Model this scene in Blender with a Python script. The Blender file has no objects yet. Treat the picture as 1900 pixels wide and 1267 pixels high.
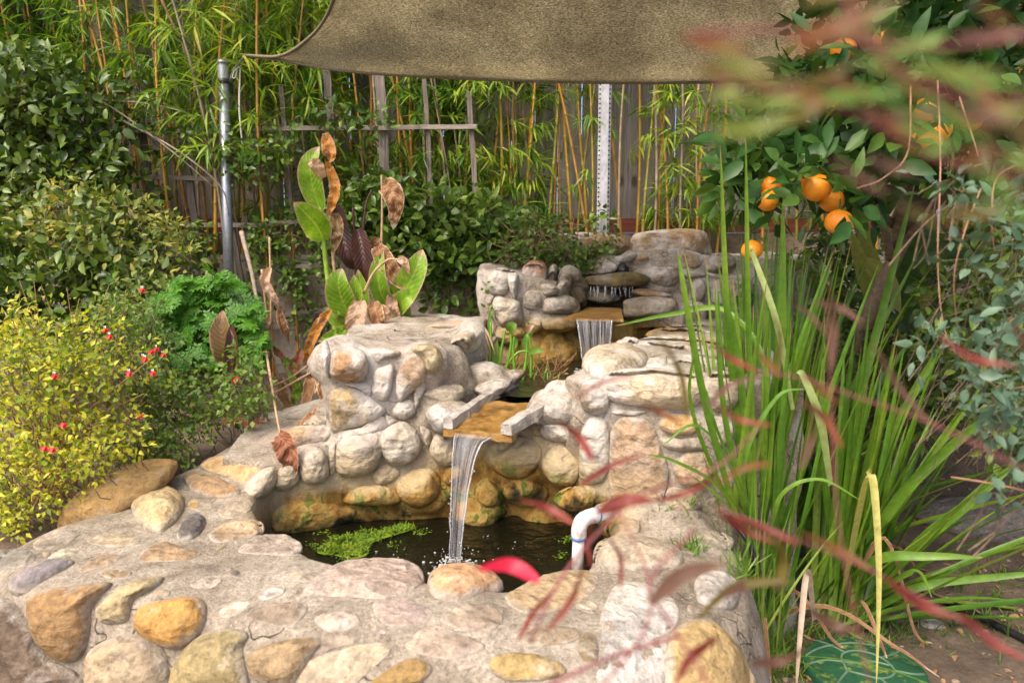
import bpy, bmesh, math, random
import numpy as np
from mathutils import Vector, noise
from mathutils.bvhtree import BVHTree

# ------------------------------------------------------------------ camera, sky, sun, exposure
SC = bpy.context.scene
COL = SC.collection
F_PX, HOR, CAM_H = 1350.0, 450.0, 1.3
PITCH = math.atan((633.5 - HOR) / F_PX)
cam_d = bpy.data.cameras.new('camera')
cam = bpy.data.objects.new('camera', cam_d)
COL.objects.link(cam)
cam.location = (0, 0, CAM_H)
cam.rotation_euler = (math.pi / 2 - PITCH, 0, 0)
cam_d.sensor_width = 36
cam_d.lens = 36 * F_PX / 1900
cam_d.clip_start = 0.02
cam_d.clip_end = 500
cam_d.dof.use_dof = True
cam_d.dof.focus_distance = 2.75
cam_d.dof.aperture_fstop = 3.5
SC.camera = cam

SUN_DIR = Vector((-0.38, -0.46, 0.80)).normalized()         # towards the sun: high, behind the camera's left shoulder, veiled
w = bpy.data.worlds.new('World')
SC.world = w
w.use_nodes = True
nt = w.node_tree
sky = nt.nodes.new('ShaderNodeTexSky')
sky.sky_type = 'NISHITA'
sky.sun_disc = False
sky.sun_elevation = math.asin(SUN_DIR.z)
sky.sun_rotation = math.atan2(SUN_DIR.x, SUN_DIR.y)
sky.air_density = 0.45
sky.dust_density = 5.0
sky.ozone_density = 0.6
nt.links.new(sky.outputs[0], nt.nodes['Background'].inputs[0])
nt.nodes['Background'].inputs[1].default_value = 0.15
sd = bpy.data.lights.new('sun', 'SUN')
sd.energy = 0.52
sd.angle = math.radians(18)
sd.color = (1.0, 0.86, 0.64)
so = bpy.data.objects.new('sun', sd)
COL.objects.link(so)
so.rotation_euler = SUN_DIR.to_track_quat('Z', 'Y').to_euler()
SC.view_settings.view_transform = 'Standard'
SC.view_settings.look = 'None'
SC.view_settings.exposure = 1.5
SC.view_settings.gamma = 1.0
SC.cycles.max_bounces = 8
SC.cycles.transparent_max_bounces = 16

rng = np.random.default_rng(7)
random.seed(7)
CP, SP = math.cos(PITCH), math.sin(PITCH)


def ray(px, py):
    u, v = (px - 950) / F_PX, (633.5 - py) / F_PX
    return np.array((u, v * SP + CP, v * CP - SP))


def P(px, py, Y):
    """The point of depth Y that the photo shows at (px, py)."""
    d = ray(px, py)
    return d * (Y / d[1]) + np.array((0, 0, CAM_H))


def Zp(px, py, z):
    d = ray(px, py)
    return d * ((z - CAM_H) / d[2]) + np.array((0, 0, CAM_H))


# ------------------------------------------------------------------ mesh building
class MB:
    def __init__(self):
        self.v, self.f3, self.f4, self.n, self.at = [], [], [], 0, []

    def add(self, V, f3=None, f4=None):
        V = np.asarray(V, dtype=float).reshape(-1, 3)
        self.v.append(V)
        if f3 is not None and len(f3):
            self.f3.append(np.asarray(f3, dtype=np.int64).reshape(-1, 3) + self.n)
        if f4 is not None and len(f4):
            self.f4.append(np.asarray(f4, dtype=np.int64).reshape(-1, 4) + self.n)
        self.n += len(V)

    def box(self, c, size, rot=None, jit=0.0):
        s = np.array([[x, y, z] for x in (-.5, .5) for y in (-.5, .5) for z in (-.5, .5)]) * np.array(size)
        if rot is not None:
            s = s @ np.array(rot).T
        if jit:
            s = s + rng.normal(0, jit, s.shape)
        self.add(s + np.array(c), f4=[(0, 1, 3, 2), (4, 6, 7, 5), (0, 4, 5, 1), (2, 3, 7, 6), (0, 2, 6, 4), (1, 5, 7, 3)])

    def tube(self, path, r, sides=6, caps=True):
        path = np.asarray(path, dtype=float)
        n = len(path)
        r = np.full(n, r) if np.isscalar(r) else np.asarray(r, dtype=float)
        T = np.gradient(path, axis=0)
        T /= np.linalg.norm(T, axis=1)[:, None] + 1e-12
        ref = np.array((0.31, 0.9, 0.2)) if abs(T[0][2]) > .6 else np.array((0.1, 0.2, 1.0))
        A = np.cross(T, ref)
        A /= np.linalg.norm(A, axis=1)[:, None] + 1e-12
        B = np.cross(T, A)
        th = np.linspace(0, 2 * math.pi, sides, endpoint=False)
        V = path[:, None, :] + r[:, None, None] * (np.cos(th)[None, :, None] * A[:, None, :] + np.sin(th)[None, :, None] * B[:, None, :])
        i, j = np.meshgrid(np.arange(n - 1), np.arange(sides), indexing='ij')
        j2 = (j + 1) % sides
        q = np.stack([i * sides + j, i * sides + j2, (i + 1) * sides + j2, (i + 1) * sides + j], -1).reshape(-1, 4)
        V = V.reshape(-1, 3)
        f3 = []
        if caps:
            V = np.vstack([V, path[:1], path[-1:]])
            a, b = n * sides, n * sides + 1
            for k in range(sides):
                f3.append((a, (k + 1) % sides, k))
                f3.append((b, (n - 1) * sides + k, (n - 1) * sides + (k + 1) % sides))
        self.add(V, f3=f3, f4=q)

    def leaves(self, Pn, D, N, L, W, fold=0.25, curl=0.2, fine=True, tip=0.75):
        """Many leaves at once, each an island: a midrib with a fold, drooping to the tip."""
        Pn, D, N = (np.asarray(a, dtype=float) for a in (Pn, D, N))
        m = len(Pn)
        if m == 0:
            return
        L = np.broadcast_to(np.asarray(L, dtype=float), (m,))[:, None]
        W = np.broadcast_to(np.asarray(W, dtype=float), (m,))[:, None]
        D = D / (np.linalg.norm(D, axis=1)[:, None] + 1e-12)
        S = np.cross(D, N)
        S /= np.linalg.norm(S, axis=1)[:, None] + 1e-12
        N = np.cross(S, D)
        cur = curl * rng.uniform(.2, 1.6, (m, 1))
        rows = ((.2, .72), (.48, 1.0), (tip, .62)) if fine else ((.42, 1.0),)
        V = [Pn]
        for t, wd in rows:
            mid = Pn + D * L * t - N * L * cur * t * t
            up = N * W * wd * fold
            V += [mid + S * W * .5 * wd + up, mid, mid - S * W * .5 * wd + up]
        V.append(Pn + D * L - N * L * cur)
        k = len(V)
        V = np.stack(V, 1).reshape(-1, 3)
        base = (np.arange(m) * k)[:, None]
        t3 = [(0, 2, 1), (0, 3, 2)]
        q4 = []
        for i in range(len(rows) - 1):
            o = 1 + 3 * i
            q4 += [(o, o + 1, o + 4, o + 3), (o + 1, o + 2, o + 5, o + 4)]
        o = 1 + 3 * (len(rows) - 1)
        t3 += [(o, o + 1, k - 1), (o + 1, o + 2, k - 1)]
        f3 = (base[:, :, None] + np.array(t3)[None]).reshape(-1, 3)
        f4 = (base[:, :, None] + np.array(q4)[None]).reshape(-1, 4) if q4 else None
        self.add(V, f3=f3, f4=f4)

    def ribbon(self, path, width, nrm, fold=0.15, across=2, rough=0.0, seed=0, twist=0.0, freq=14.0):
        """A strap or a broad leaf: PATH with half-profile WIDTH(t), NRM its upper side."""
        path = np.asarray(path, dtype=float)
        n = len(path)
        T = np.gradient(path, axis=0)
        T /= np.linalg.norm(T, axis=1)[:, None] + 1e-12
        nrm = np.broadcast_to(np.asarray(nrm, dtype=float), (n, 3))
        S = np.cross(T, nrm)
        S /= np.linalg.norm(S, axis=1)[:, None] + 1e-12
        N = np.cross(S, T)
        t = np.linspace(0, 1, n)
        if twist:
            a = (t * twist)[:, None]
            S, N = S * np.cos(a) + N * np.sin(a), N * np.cos(a) - S * np.sin(a)
        wd = np.array([width(x) for x in t])[:, None]
        c = np.linspace(-1, 1, across + 1)
        V = path[:, None, :] + S[:, None, :] * (wd * c)[:, :, None] * .5 + N[:, None, :] * (wd * np.abs(c) * fold)[:, :, None]
        if rough:
            flat = V.reshape(-1, 3)
            off = np.array([noise.noise(Vector(p * freq) + Vector((seed, seed * 1.7, 3))) for p in flat])
            off2 = np.array([noise.noise(Vector(p * freq * 2.7) + Vector((seed, 9, seed))) for p in flat])
            V = (flat + np.repeat(N, across + 1, 0) * ((off + .5 * off2) * rough)[:, None]).reshape(V.shape)
        k = across + 1
        i, j = np.meshgrid(np.arange(n - 1), np.arange(across), indexing='ij')
        q = np.stack([i * k + j, i * k + j + 1, (i + 1) * k + j + 1, (i + 1) * k + j], -1).reshape(-1, 4)
        self.at.append((self.n, np.tile(c, n), np.repeat(t, k)))
        self.add(V.reshape(-1, 3), f4=q)

    def ball(self, c, r, seg=16, rings=10, amp=0.0, fr=3.0):
        r = np.broadcast_to(np.asarray(r, dtype=float), (3,))
        V = []
        for i in range(1, rings):
            ph = math.pi * i / rings
            for j in range(seg):
                th = 2 * math.pi * j / seg
                V.append((math.sin(ph) * math.cos(th), math.sin(ph) * math.sin(th), math.cos(ph)))
        V += [(0, 0, 1), (0, 0, -1)]
        V = np.array(V)
        if amp:
            V *= np.array([1 + amp * noise.noise(Vector(p * fr) + Vector(tuple(float(x) for x in c))) for p in V])[:, None]
        f4, f3 = [], []
        for i in range(rings - 2):
            for j in range(seg):
                f4.append((i * seg + j, (i + 1) * seg + j, (i + 1) * seg + (j + 1) % seg, i * seg + (j + 1) % seg))
        a = (rings - 1) * seg
        for j in range(seg):
            f3.append((a, j, (j + 1) % seg))
            f3.append((a + 1, (rings - 2) * seg + (j + 1) % seg, (rings - 2) * seg + j))
        self.add(V * r + np.asarray(c), f3=f3, f4=f4)

    def build(self, name, mat, parent=None, smooth=True, label=None, color=None):
        V = np.vstack(self.v) if self.v else np.zeros((0, 3))
        off, p = np.zeros(3), parent
        while p is not None:
            off = off + np.array(p.location)
            p = p.parent
        V = V - off
        me = bpy.data.meshes.new(name)
        f3 = np.vstack(self.f3) if self.f3 else np.zeros((0, 3), np.int64)
        f4 = np.vstack(self.f4) if self.f4 else np.zeros((0, 4), np.int64)
        me.vertices.add(len(V))
        me.vertices.foreach_set('co', V.astype(np.float32).ravel())
        nl = len(f3) * 3 + len(f4) * 4
        me.loops.add(nl)
        me.loops.foreach_set('vertex_index', np.concatenate([f3.ravel(), f4.ravel()]).astype(np.int32))
        me.polygons.add(len(f3) + len(f4))
        st = np.concatenate([np.arange(len(f3)) * 3, len(f3) * 3 + np.arange(len(f4)) * 4]).astype(np.int32)
        me.polygons.foreach_set('loop_start', st)
        me.polygons.foreach_set('use_smooth', np.full(len(f3) + len(f4), smooth))
        me.update(calc_edges=True)
        if self.at:
            for nm, ix in (('across', 1), ('along', 2)):
                val = np.zeros(len(V), np.float32)
                for s_ in self.at:
                    val[s_[0]:s_[0] + len(s_[1])] = s_[ix]
                a_ = me.attributes.new(nm, 'FLOAT', 'POINT')
                a_.data.foreach_set('value', val)
        return link(name, me, mat, parent, label, color)


def link(name, me, mat, parent=None, label=None, color=None):
    o = bpy.data.objects.new(name, me)
    COL.objects.link(o)
    if mat is not None:
        me.materials.append(mat)
    if parent is not None:
        o.parent = parent
    if label:
        o['label'] = label
    if color is not None:
        o.color = (*color, 1)
    return o


def tag(o, label, cat, group=None, kind=None):
    o['label'] = label
    o['category'] = cat
    if group:
        o['group'] = group
    if kind:
        o['kind'] = kind
    return o


def thing(name, label, cat, loc=(0, 0, 0), group=None):
    o = bpy.data.objects.new(name, None)
    o.empty_display_size = .05
    COL.objects.link(o)
    o.location = tuple(float(x) for x in loc)
    return tag(o, label, cat, group)


def spline(pts, n=24):
    """Catmull-Rom through the points."""
    p = np.asarray(pts, dtype=float)
    if len(p) == 2:
        return p[0] + np.linspace(0, 1, n)[:, None] * (p[1] - p[0])
    q = np.vstack([2 * p[0] - p[1], p, 2 * p[-1] - p[-2]])
    m = len(p) - 1
    out = []
    for s in np.linspace(0, m - 1e-9, n):
        i = int(s)
        t = s - i
        a, b, c, d = q[i], q[i + 1], q[i + 2], q[i + 3]
        out.append(.5 * ((2 * b) + (c - a) * t + (2 * a - 5 * b + 4 * c - d) * t * t + (3 * b - a - 3 * c + d) * t ** 3))
    return np.array(out)


def closed_spline(pts, n):
    p = np.asarray(pts, dtype=float)
    m = len(p)
    out = []
    for s in np.linspace(0, m, n, endpoint=False):
        i = int(s)
        t = s - i
        a, b, c, d = p[(i - 1) % m], p[i % m], p[(i + 1) % m], p[(i + 2) % m]
        out.append(.5 * ((2 * b) + (c - a) * t + (2 * a - 5 * b + 4 * c - d) * t * t + (3 * b - a - 3 * c + d) * t ** 3))
    return np.array(out)


def pxpath(pts, n=16):
    """Points (px, py, Y) to a smooth world path."""
    return spline([P(*p) for p in pts], n)


def in_poly(x, y, poly):
    x, y = np.asarray(x), np.asarray(y)
    c = np.zeros(x.shape, bool)
    j = len(poly) - 1
    for i in range(len(poly)):
        xi, yi = poly[i]
        xj, yj = poly[j]
        c ^= ((yi > y) != (yj > y)) & (x < (xj - xi) * (y - yi) / (yj - yi + 1e-12) + xi)
        j = i
    return c


def fbm(p, s=1.0, o=4, seed=0.0):
    a, t, v = 1.0, 0.0, Vector(tuple(float(x) for x in p)) * s + Vector((seed, seed * .7, -seed))
    for _ in range(o):
        t += a * noise.noise(v)
        v = v * 2.03
        a *= .5
    return t


# ------------------------------------------------------------------ materials
class NT:
    def __init__(self, name):
        self.m = bpy.data.materials.new(name)
        self.m.use_nodes = True
        self.t = self.m.node_tree
        self.b = self.t.nodes['Principled BSDF']
        self.out = self.t.nodes['Material Output']

    def n(self, typ, **kw):
        nd = self.t.nodes.new(typ)
        for k, v in kw.items():
            if k.startswith('_'):
                setattr(nd, k[1:], v)
        for k, v in kw.items():
            if not k.startswith('_'):
                key = int(k[1:]) if k[0] == 'i' and k[1:].isdigit() else k
                if hasattr(v, 'is_output') or isinstance(v, bpy.types.NodeSocket):
                    self.t.links.new(v, nd.inputs[key])
                else:
                    nd.inputs[key].default_value = v
        return nd

    def set(self, **kw):
        for k, v in kw.items():
            key = k.replace('_', ' ')
            if isinstance(v, bpy.types.NodeSocket):
                self.t.links.new(v, self.b.inputs[key])
            else:
                self.b.inputs[key].default_value = v

    def pos(self, scale=(1, 1, 1), offset=None):
        g = self.n('ShaderNodeNewGeometry')
        v = self.n('ShaderNodeVectorMath', _operation='MULTIPLY', i0=g.outputs['Position'], i1=scale).outputs[0]
        if offset is not None:
            v = self.n('ShaderNodeVectorMath', _operation='ADD', i0=v, i1=offset).outputs[0]
        return v

    def noise(self, vec, scale, detail=4, rough=.55, dist=0):
        return self.n('ShaderNodeTexNoise', Vector=vec, Scale=scale, Detail=detail, Roughness=rough, Distortion=dist).outputs['Fac']

    def ramp(self, fac, stops, interp='LINEAR'):
        r = self.n('ShaderNodeValToRGB', Fac=fac)
        cr = r.color_ramp
        cr.interpolation = interp
        while len(cr.elements) < len(stops):
            cr.elements.new(.5)
        for e, (p, c) in zip(cr.elements, stops):
            e.position = p
            e.color = (*c, 1) if not np.isscalar(c) else (c, c, c, 1)
        return r.outputs[0]

    def math(self, op, a, b=0.0, clamp=False):
        return self.n('ShaderNodeMath', _operation=op, _use_clamp=clamp, i0=a, i1=b).outputs[0]

    def mix(self, fac, a, b, mode='MIX'):
        nd = self.n('ShaderNodeMix', _data_type='RGBA', _blend_type=mode)
        for key, v in ((0, fac), (6, a), (7, b)):
            if isinstance(v, bpy.types.NodeSocket):
                self.t.links.new(v, nd.inputs[key])
            elif key == 0:
                nd.inputs[0].default_value = v
            else:
                nd.inputs[key].default_value = (*v, 1) if not np.isscalar(v) else (v, v, v, 1)
        return nd.outputs[2]

    def rng(self, v, a, b, c=0.0, d=1.0):
        return self.n('ShaderNodeMapRange', i0=v, i1=a, i2=b, i3=c, i4=d).outputs[0]

    def bump(self, h, strength=.5, dist=.01, normal=None):
        nd = self.n('ShaderNodeBump', Height=h, Strength=strength, Distance=dist)
        if normal is not None:
            self.t.links.new(normal, nd.inputs['Normal'])
        return nd.outputs[0]


def leafmat(name, stops, trans=.35, rough=.45, clump=1.6, spec=.4, edge=None, strap=False):
    """Leaves: a colour per leaf from the ramp, slow drift through the plant, light let through."""
    k = NT(name)
    g = k.n('ShaderNodeNewGeometry')
    nz = k.noise(k.pos(), clump, 2)
    fac = k.math('ADD', k.math('MULTIPLY', g.outputs['Random Per Island'], .62), k.rng(nz, .3, .7, 0, .38), True)
    c = k.ramp(fac, stops)
    fine = k.noise(k.pos(), 45, 3)
    c = k.mix(1.0, c, k.ramp(fine, [(.3, .78), (.7, 1.15)]), 'MULTIPLY')
    if edge is not None:
        spots = k.rng(k.noise(k.pos(), 26, 3, .7), .62, .70)
        c = k.mix(spots, c, edge)
    if strap:                                                           # long veins, a browned tip, a pale foot
        ac = k.n('ShaderNodeAttribute', _attribute_name='across').outputs['Fac']
        al = k.n('ShaderNodeAttribute', _attribute_name='along').outputs['Fac']
        ln = k.math('SINE', k.math('MULTIPLY', ac, 19.0))
        c = k.mix(1.0, c, k.ramp(k.rng(ln, -1, 1), [(0, .86), (1, 1.10)]), 'MULTIPLY')
        wob = k.math('ADD', al, k.math('MULTIPLY', k.math('SUBTRACT', g.outputs['Random Per Island'], .5), .10))
        c = k.mix(k.rng(wob, .955, .985, 0, .9), c, (.36, .22, .10))
        c = k.mix(k.rng(wob, .12, .0, 0, .6), c, (.36, .40, .14))
    k.set(Base_Color=c, Roughness=rough)
    k.b.inputs['Specular IOR Level'].default_value = spec
    tr = k.n('ShaderNodeBsdfTranslucent', Color=k.mix(1.0, c, (1.25, 1.2, .55), 'MULTIPLY'))
    mx = k.n('ShaderNodeMixShader', i0=trans, i1=k.b.outputs[0], i2=tr.outputs[0])
    k.t.links.new(mx.outputs[0], k.out.inputs[0])
    return k.m


def bladmat(name, stops, trans=.35, rough=.45, vein=(.95, 1.04), freq=80.0, rim=None, blot=None, spec=.4, streak=0.0):
    """A broad leaf: midrib, side veins slanting off it, a margin and blotches of its own."""
    k = NT(name)
    ac = k.n('ShaderNodeAttribute', _attribute_name='across').outputs['Fac']
    al = k.n('ShaderNodeAttribute', _attribute_name='along').outputs['Fac']
    aa = k.math('ABSOLUTE', ac)
    nz = k.noise(k.pos(), 11, 4, .6)
    fn = k.noise(k.pos(), 60, 4, .7)
    c = k.ramp(nz, [(p * .5 + .25, q) for p, q in stops])
    ph = k.math('ADD', k.math('MULTIPLY', k.math('SUBTRACT', al, k.math('MULTIPLY', aa, .22)), freq), k.math('MULTIPLY', nz, 3.0))
    sv = k.math('SINE', ph)
    c = k.mix(1.0, c, k.ramp(k.rng(sv, -1, 1), [(0, vein[0]), (1, vein[1])]), 'MULTIPLY')
    c = k.mix(.8, c, k.ramp(fn, [(.3, .72), (.7, 1.22)]), 'MULTIPLY')
    c = k.mix(k.rng(aa, .10, .03, 0, .6), c, stops[-1][1])
    if blot is not None:
        c = k.mix(k.rng(k.noise(k.pos(), 23, 4, .7), .54, .62), c, blot)
    if rim is not None:
        e = k.math('MAXIMUM', aa, k.math('MULTIPLY', al, 1.02))
        c = k.mix(k.rng(k.math('ADD', e, k.math('MULTIPLY', k.math('SUBTRACT', fn, .5), .35)), .86, .96), c, rim)
    k.set(Base_Color=c, Roughness=rough, Normal=k.bump(k.math('ADD', sv, k.math('MULTIPLY', fn, 2.0)), .22, .003))
    k.b.inputs['Specular IOR Level'].default_value = spec
    tr = k.n('ShaderNodeBsdfTranslucent', Color=k.mix(1.0, c, (1.25, 1.2, .55), 'MULTIPLY'))
    mx = k.n('ShaderNodeMixShader', i0=trans, i1=k.b.outputs[0], i2=tr.outputs[0])
    k.t.links.new(mx.outputs[0], k.out.inputs[0])
    return k.m


def stains(k, c):
    """Rust-coloured and mossy deposits on the wetted stone below each fall (they belong to the stone)."""
    g = k.n('ShaderNodeNewGeometry')
    sx = k.n('ShaderNodeSeparateXYZ', Vector=g.outputs['Position'])
    X, Y, Z = sx.outputs
    nz = k.noise(k.pos(), 7, 5, .6)
    n2 = k.noise(k.pos((1, 1, .5)), 17, 5, .65)
    # chalky lime bloom on the drier faces of the tiers
    lm = k.math('MULTIPLY', k.math('MULTIPLY', k.rng(Y, 2.05, 2.2), k.rng(Z, .58, .72)), k.rng(k.noise(k.pos(), 5.5, 6, .68), .47, .60))
    c = k.mix(k.math('MULTIPLY', lm, .72), c, k.ramp(n2, [(.3, (.46, .43, .38)), (.6, (.64, .61, .56))]))
    # basin back wall
    inb = k.math('MULTIPLY', k.rng(Y, 1.93, 2.05), k.math('MULTIPLY', k.rng(Y, 2.75, 2.6), k.math('MULTIPLY', k.rng(X, -.86, -.72), k.rng(X, .42, .30))))
    h = k.math('ADD', Z, k.math('MULTIPLY', k.math('SUBTRACT', nz, .5), .22))
    near = k.rng(k.math('ABSOLUTE', k.math('ADD', X, .02)), .1, .34, .10, 0)   # the stain climbs higher beside the fall
    h = k.math('SUBTRACT', h, near)
    cream = k.math('MULTIPLY', inb, k.rng(h, .62, .52, 0, .75))
    c = k.mix(cream, c, k.ramp(n2, [(.3, (.36, .27, .13)), (.7, (.55, .44, .25))]))
    orange = k.math('MULTIPLY', inb, k.rng(h, .50, .455))
    c = k.mix(orange, c, k.ramp(n2, [(.3, (.10, .055, .014)), (.46, (.26, .14, .03)), (.58, (.36, .25, .07)), (.72, (.40, .34, .17))]))
    moss = k.math('MULTIPLY', inb, k.math('MULTIPLY', k.rng(h, .52, .43), k.rng(n2, .55, .62)))
    c = k.mix(moss, c, k.ramp(n2, [(.5, (.03, .045, .008)), (.75, (.14, .17, .02))]))
    black = k.math('MULTIPLY', inb, k.math('MULTIPLY', k.rng(Z, .44, .39), k.rng(nz, .46, .56)))
    c = k.mix(black, c, (.02, .02, .012))
    right = k.math('MULTIPLY', k.rng(X, -.14, -.06), k.rng(X, .36, .28))
    dark2 = k.math('MULTIPLY', inb, k.math('MULTIPLY', right, k.math('MULTIPLY', k.rng(k.math('ADD', Z, k.math('MULTIPLY', k.math('SUBTRACT', n2, .5), .25)), .50, .45), k.rng(nz, .40, .52))))
    c = k.mix(k.math('MULTIPLY', dark2, .92), c, k.ramp(n2, [(.35, (.012, .014, .007)), (.55, (.03, .04, .012)), (.72, (.12, .15, .02))]))
    # the upper cascade
    inu = k.math('MULTIPLY', k.rng(Y, 3.1, 3.22), k.math('MULTIPLY', k.rng(X, .16, .28), k.rng(X, .72, .62)))
    wet = k.math('MULTIPLY', inu, k.rng(k.math('ADD', Z, k.math('MULTIPLY', k.math('SUBTRACT', nz, .5), .16)), 1.2, 1.13))
    c = k.mix(k.math('MULTIPLY', wet, .72), c, k.ramp(n2, [(.3, (.035, .028, .02)), (.5, (.12, .09, .045)), (.7, (.24, .18, .07))]))
    low = k.math('MULTIPLY', k.math('MULTIPLY', k.rng(Y, 3.0, 3.1), k.math('MULTIPLY', k.rng(X, -.12, .0), k.rng(X, .8, .7))), k.rng(k.math('ADD', Z, k.math('MULTIPLY', k.math('SUBTRACT', nz, .5), .12)), .97, .90))
    c = k.mix(low, c, k.ramp(n2, [(.32, (.10, .07, .02)), (.5, (.36, .22, .05)), (.7, (.44, .33, .12))]))
    return c


def stone_material():
    k = NT('sandstone')
    oi = k.n('ShaderNodeObjectInfo')
    off = k.n('ShaderNodeVectorMath', _operation='SCALE', i0=(13.1, 7.7, 3.3))
    k.t.links.new(oi.outputs['Random'], off.inputs['Scale'])
    p = k.pos((1, 1, 1), off.outputs[0])
    ps = k.pos((1, 1, 3.2), off.outputs[0])
    big = k.noise(p, 7, 4, .6, .6)
    strata = k.noise(ps, 14, 5, .65, .35)
    fine = k.noise(p, 85, 4, .75)
    mid = k.noise(p, 34, 5, .68)
    c = k.mix(1.0, oi.outputs['Color'], (.72, .71, .68), 'MULTIPLY')
    c = k.mix(1.0, c, k.ramp(big, [(.25, (.58, .55, .52)), (.5, (1, 1, 1)), (.75, (1.30, 1.22, 1.10))]), 'MULTIPLY')
    c = k.mix(.6, c, k.ramp(strata, [(.3, (.66, .58, .5)), (.5, (1, 1, 1)), (.72, (1.2, 1.13, 1.0))]), 'MULTIPLY')
    c = k.mix(.8, c, k.ramp(mid, [(.32, (.60, .58, .55)), (.5, (1, 1, 1)), (.70, (1.28, 1.26, 1.22))]), 'MULTIPLY')
    c = k.mix(.7, c, k.ramp(fine, [(.32, (.62, .61, .60)), (.5, (1, 1, 1)), (.66, (1.28, 1.28, 1.28))]), 'MULTIPLY')
    lime = k.math('MULTIPLY', k.rng(k.noise(p, 9, 6, .7), .56, .68), k.rng(fine, .35, .6, .3, .8))
    c = k.mix(k.math('MULTIPLY', lime, .55), c, (.60, .56, .49))
    dk = k.rng(k.noise(p, 42, 2, .5), .70, .76)
    c = k.mix(k.math('MULTIPLY', dk, .6), c, (.09, .075, .055))
    lich = k.math('MULTIPLY', k.rng(k.noise(p, 16, 6, .75), .60, .70), .6)
    c = k.mix(lich, c, (.17, .14, .10))
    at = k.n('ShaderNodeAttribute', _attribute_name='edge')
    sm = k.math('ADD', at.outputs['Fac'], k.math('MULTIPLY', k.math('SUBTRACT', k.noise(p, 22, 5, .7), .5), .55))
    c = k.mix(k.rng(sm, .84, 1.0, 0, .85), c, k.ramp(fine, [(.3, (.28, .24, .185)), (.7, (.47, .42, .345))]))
    c = stains(k, c)
    k.set(Base_Color=c, Roughness=.82)
    k.b.inputs['Specular IOR Level'].default_value = .25
    chip = k.n('ShaderNodeTexVoronoi', Vector=k.pos((1, 1, 1.5), k.mix(1.0, k.n('ShaderNodeTexNoise', Vector=p, Scale=11.0).outputs['Color'], (.16, .16, .16), 'MULTIPLY')), Scale=15.0).outputs['Distance']
    h = k.math('ADD', k.math('ADD', k.math('MULTIPLY', strata, .55), k.math('MULTIPLY', chip, .8)), k.math('ADD', k.math('MULTIPLY', mid, .6), k.math('MULTIPLY', fine, .22)))
    k.set(Normal=k.bump(h, 1.0, .014))
    return k.m


def mortar_material(name='mortar', base=((.20, .165, .12), (.375, .32, .245), (.50, .44, .355))):
    k = NT(name)
    p = k.pos()
    big = k.noise(p, 3.2, 5, .6)
    mid = k.noise(p, 18, 5, .65)
    grit = k.noise(p, 105, 4, .8)
    c = k.ramp(big, [(.3, base[0]), (.52, base[1]), (.75, base[2])])
    c = k.mix(.75, c, k.ramp(mid, [(.30, (.50, .46, .41)), (.5, (1, 1, 1)), (.72, (1.28, 1.27, 1.25))]), 'MULTIPLY')
    c = k.mix(.9, c, k.ramp(grit, [(.30, (.45, .43, .40)), (.5, (1, 1, 1)), (.68, (1.42, 1.42, 1.42))]), 'MULTIPLY')
    v = k.n('ShaderNodeTexVoronoi', Vector=p, Scale=75)
    spk = k.rng(v.outputs['Distance'], .22, .14)
    c = k.mix(k.math('MULTIPLY', spk, .55), c, k.mix(v.outputs['Color'], (.2, .16, .12), (.7, .66, .6)))
    pink = k.rng(k.noise(p, 2.2, 3), .55, .66)
    c = k.mix(k.math('MULTIPLY', pink, .35), c, (.50, .40, .345))
    crk = k.n('ShaderNodeTexVoronoi', _feature='DISTANCE_TO_EDGE', Vector=k.pos((1, 1, 1), k.mix(1.0, k.n('ShaderNodeTexNoise', Vector=p, Scale=9.0).outputs['Color'], (.3, .3, .3), 'MULTIPLY')), Scale=2.4)
    crack = k.math('MULTIPLY', k.rng(crk.outputs['Distance'], .006, .002), k.rng(k.noise(p, 1.9, 2), .52, .58))
    c = k.mix(k.math('MULTIPLY', crack, .8), c, (.07, .055, .04))
    c = stains(k, c)
    k.set(Base_Color=c, Roughness=.9)
    k.b.inputs['Specular IOR Level'].default_value = .15
    h = k.math('ADD', k.math('MULTIPLY', mid, .7), k.math('MULTIPLY', grit, .55))
    h = k.math('SUBTRACT', h, k.math('MULTIPLY', crack, .8))
    k.set(Normal=k.bump(h, 1.0, .016))
    return k.m


def wood_material(name, cols, axis=2, scale=1.0, knots=True):
    k = NT(name)
    g = k.n('ShaderNodeNewGeometry')
    sc = [26 * scale] * 3
    sc[axis] = 1.6 * scale
    r = k.n('ShaderNodeVectorMath', _operation='SCALE', i0=(31.0, 17.0, 9.0))
    k.t.links.new(g.outputs['Random Per Island'], r.inputs['Scale'])
    p = k.pos(tuple(sc), r.outputs[0])
    gr = k.noise(p, 1.0, 6, .7, .8)
    gr2 = k.noise(p, 4.5, 4, .7)
    c = k.ramp(gr, [(.25, cols[0]), (.5, cols[1]), (.75, cols[2])])
    c = k.mix(1.0, c, k.ramp(g.outputs['Random Per Island'], [(0, (.62, .6, .6)), (.5, (1, .97, .93)), (1, (1.3, 1.25, 1.2))]), 'MULTIPLY')
    c = k.mix(.8, c, k.ramp(gr2, [(.3, (.62, .62, .62)), (.6, (1.15, 1.15, 1.15))]), 'MULTIPLY')
    if knots:
        kp = [7.0 * scale] * 3
        kp[axis] = 3.2 * scale
        v = k.n('ShaderNodeTexVoronoi', Vector=k.pos(tuple(kp), r.outputs[0]), Scale=1.0)
        kn = k.rng(v.outputs['Distance'], .16, .08)
        c = k.mix(k.math('MULTIPLY', kn, .85), c, (.05, .035, .025))
    k.set(Base_Color=c, Roughness=.85, Normal=k.bump(k.math('ADD', gr, k.math('MULTIPLY', gr2, .4)), .5, .006))
    k.b.inputs['Specular IOR Level'].default_value = .2
    return k.m


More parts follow.
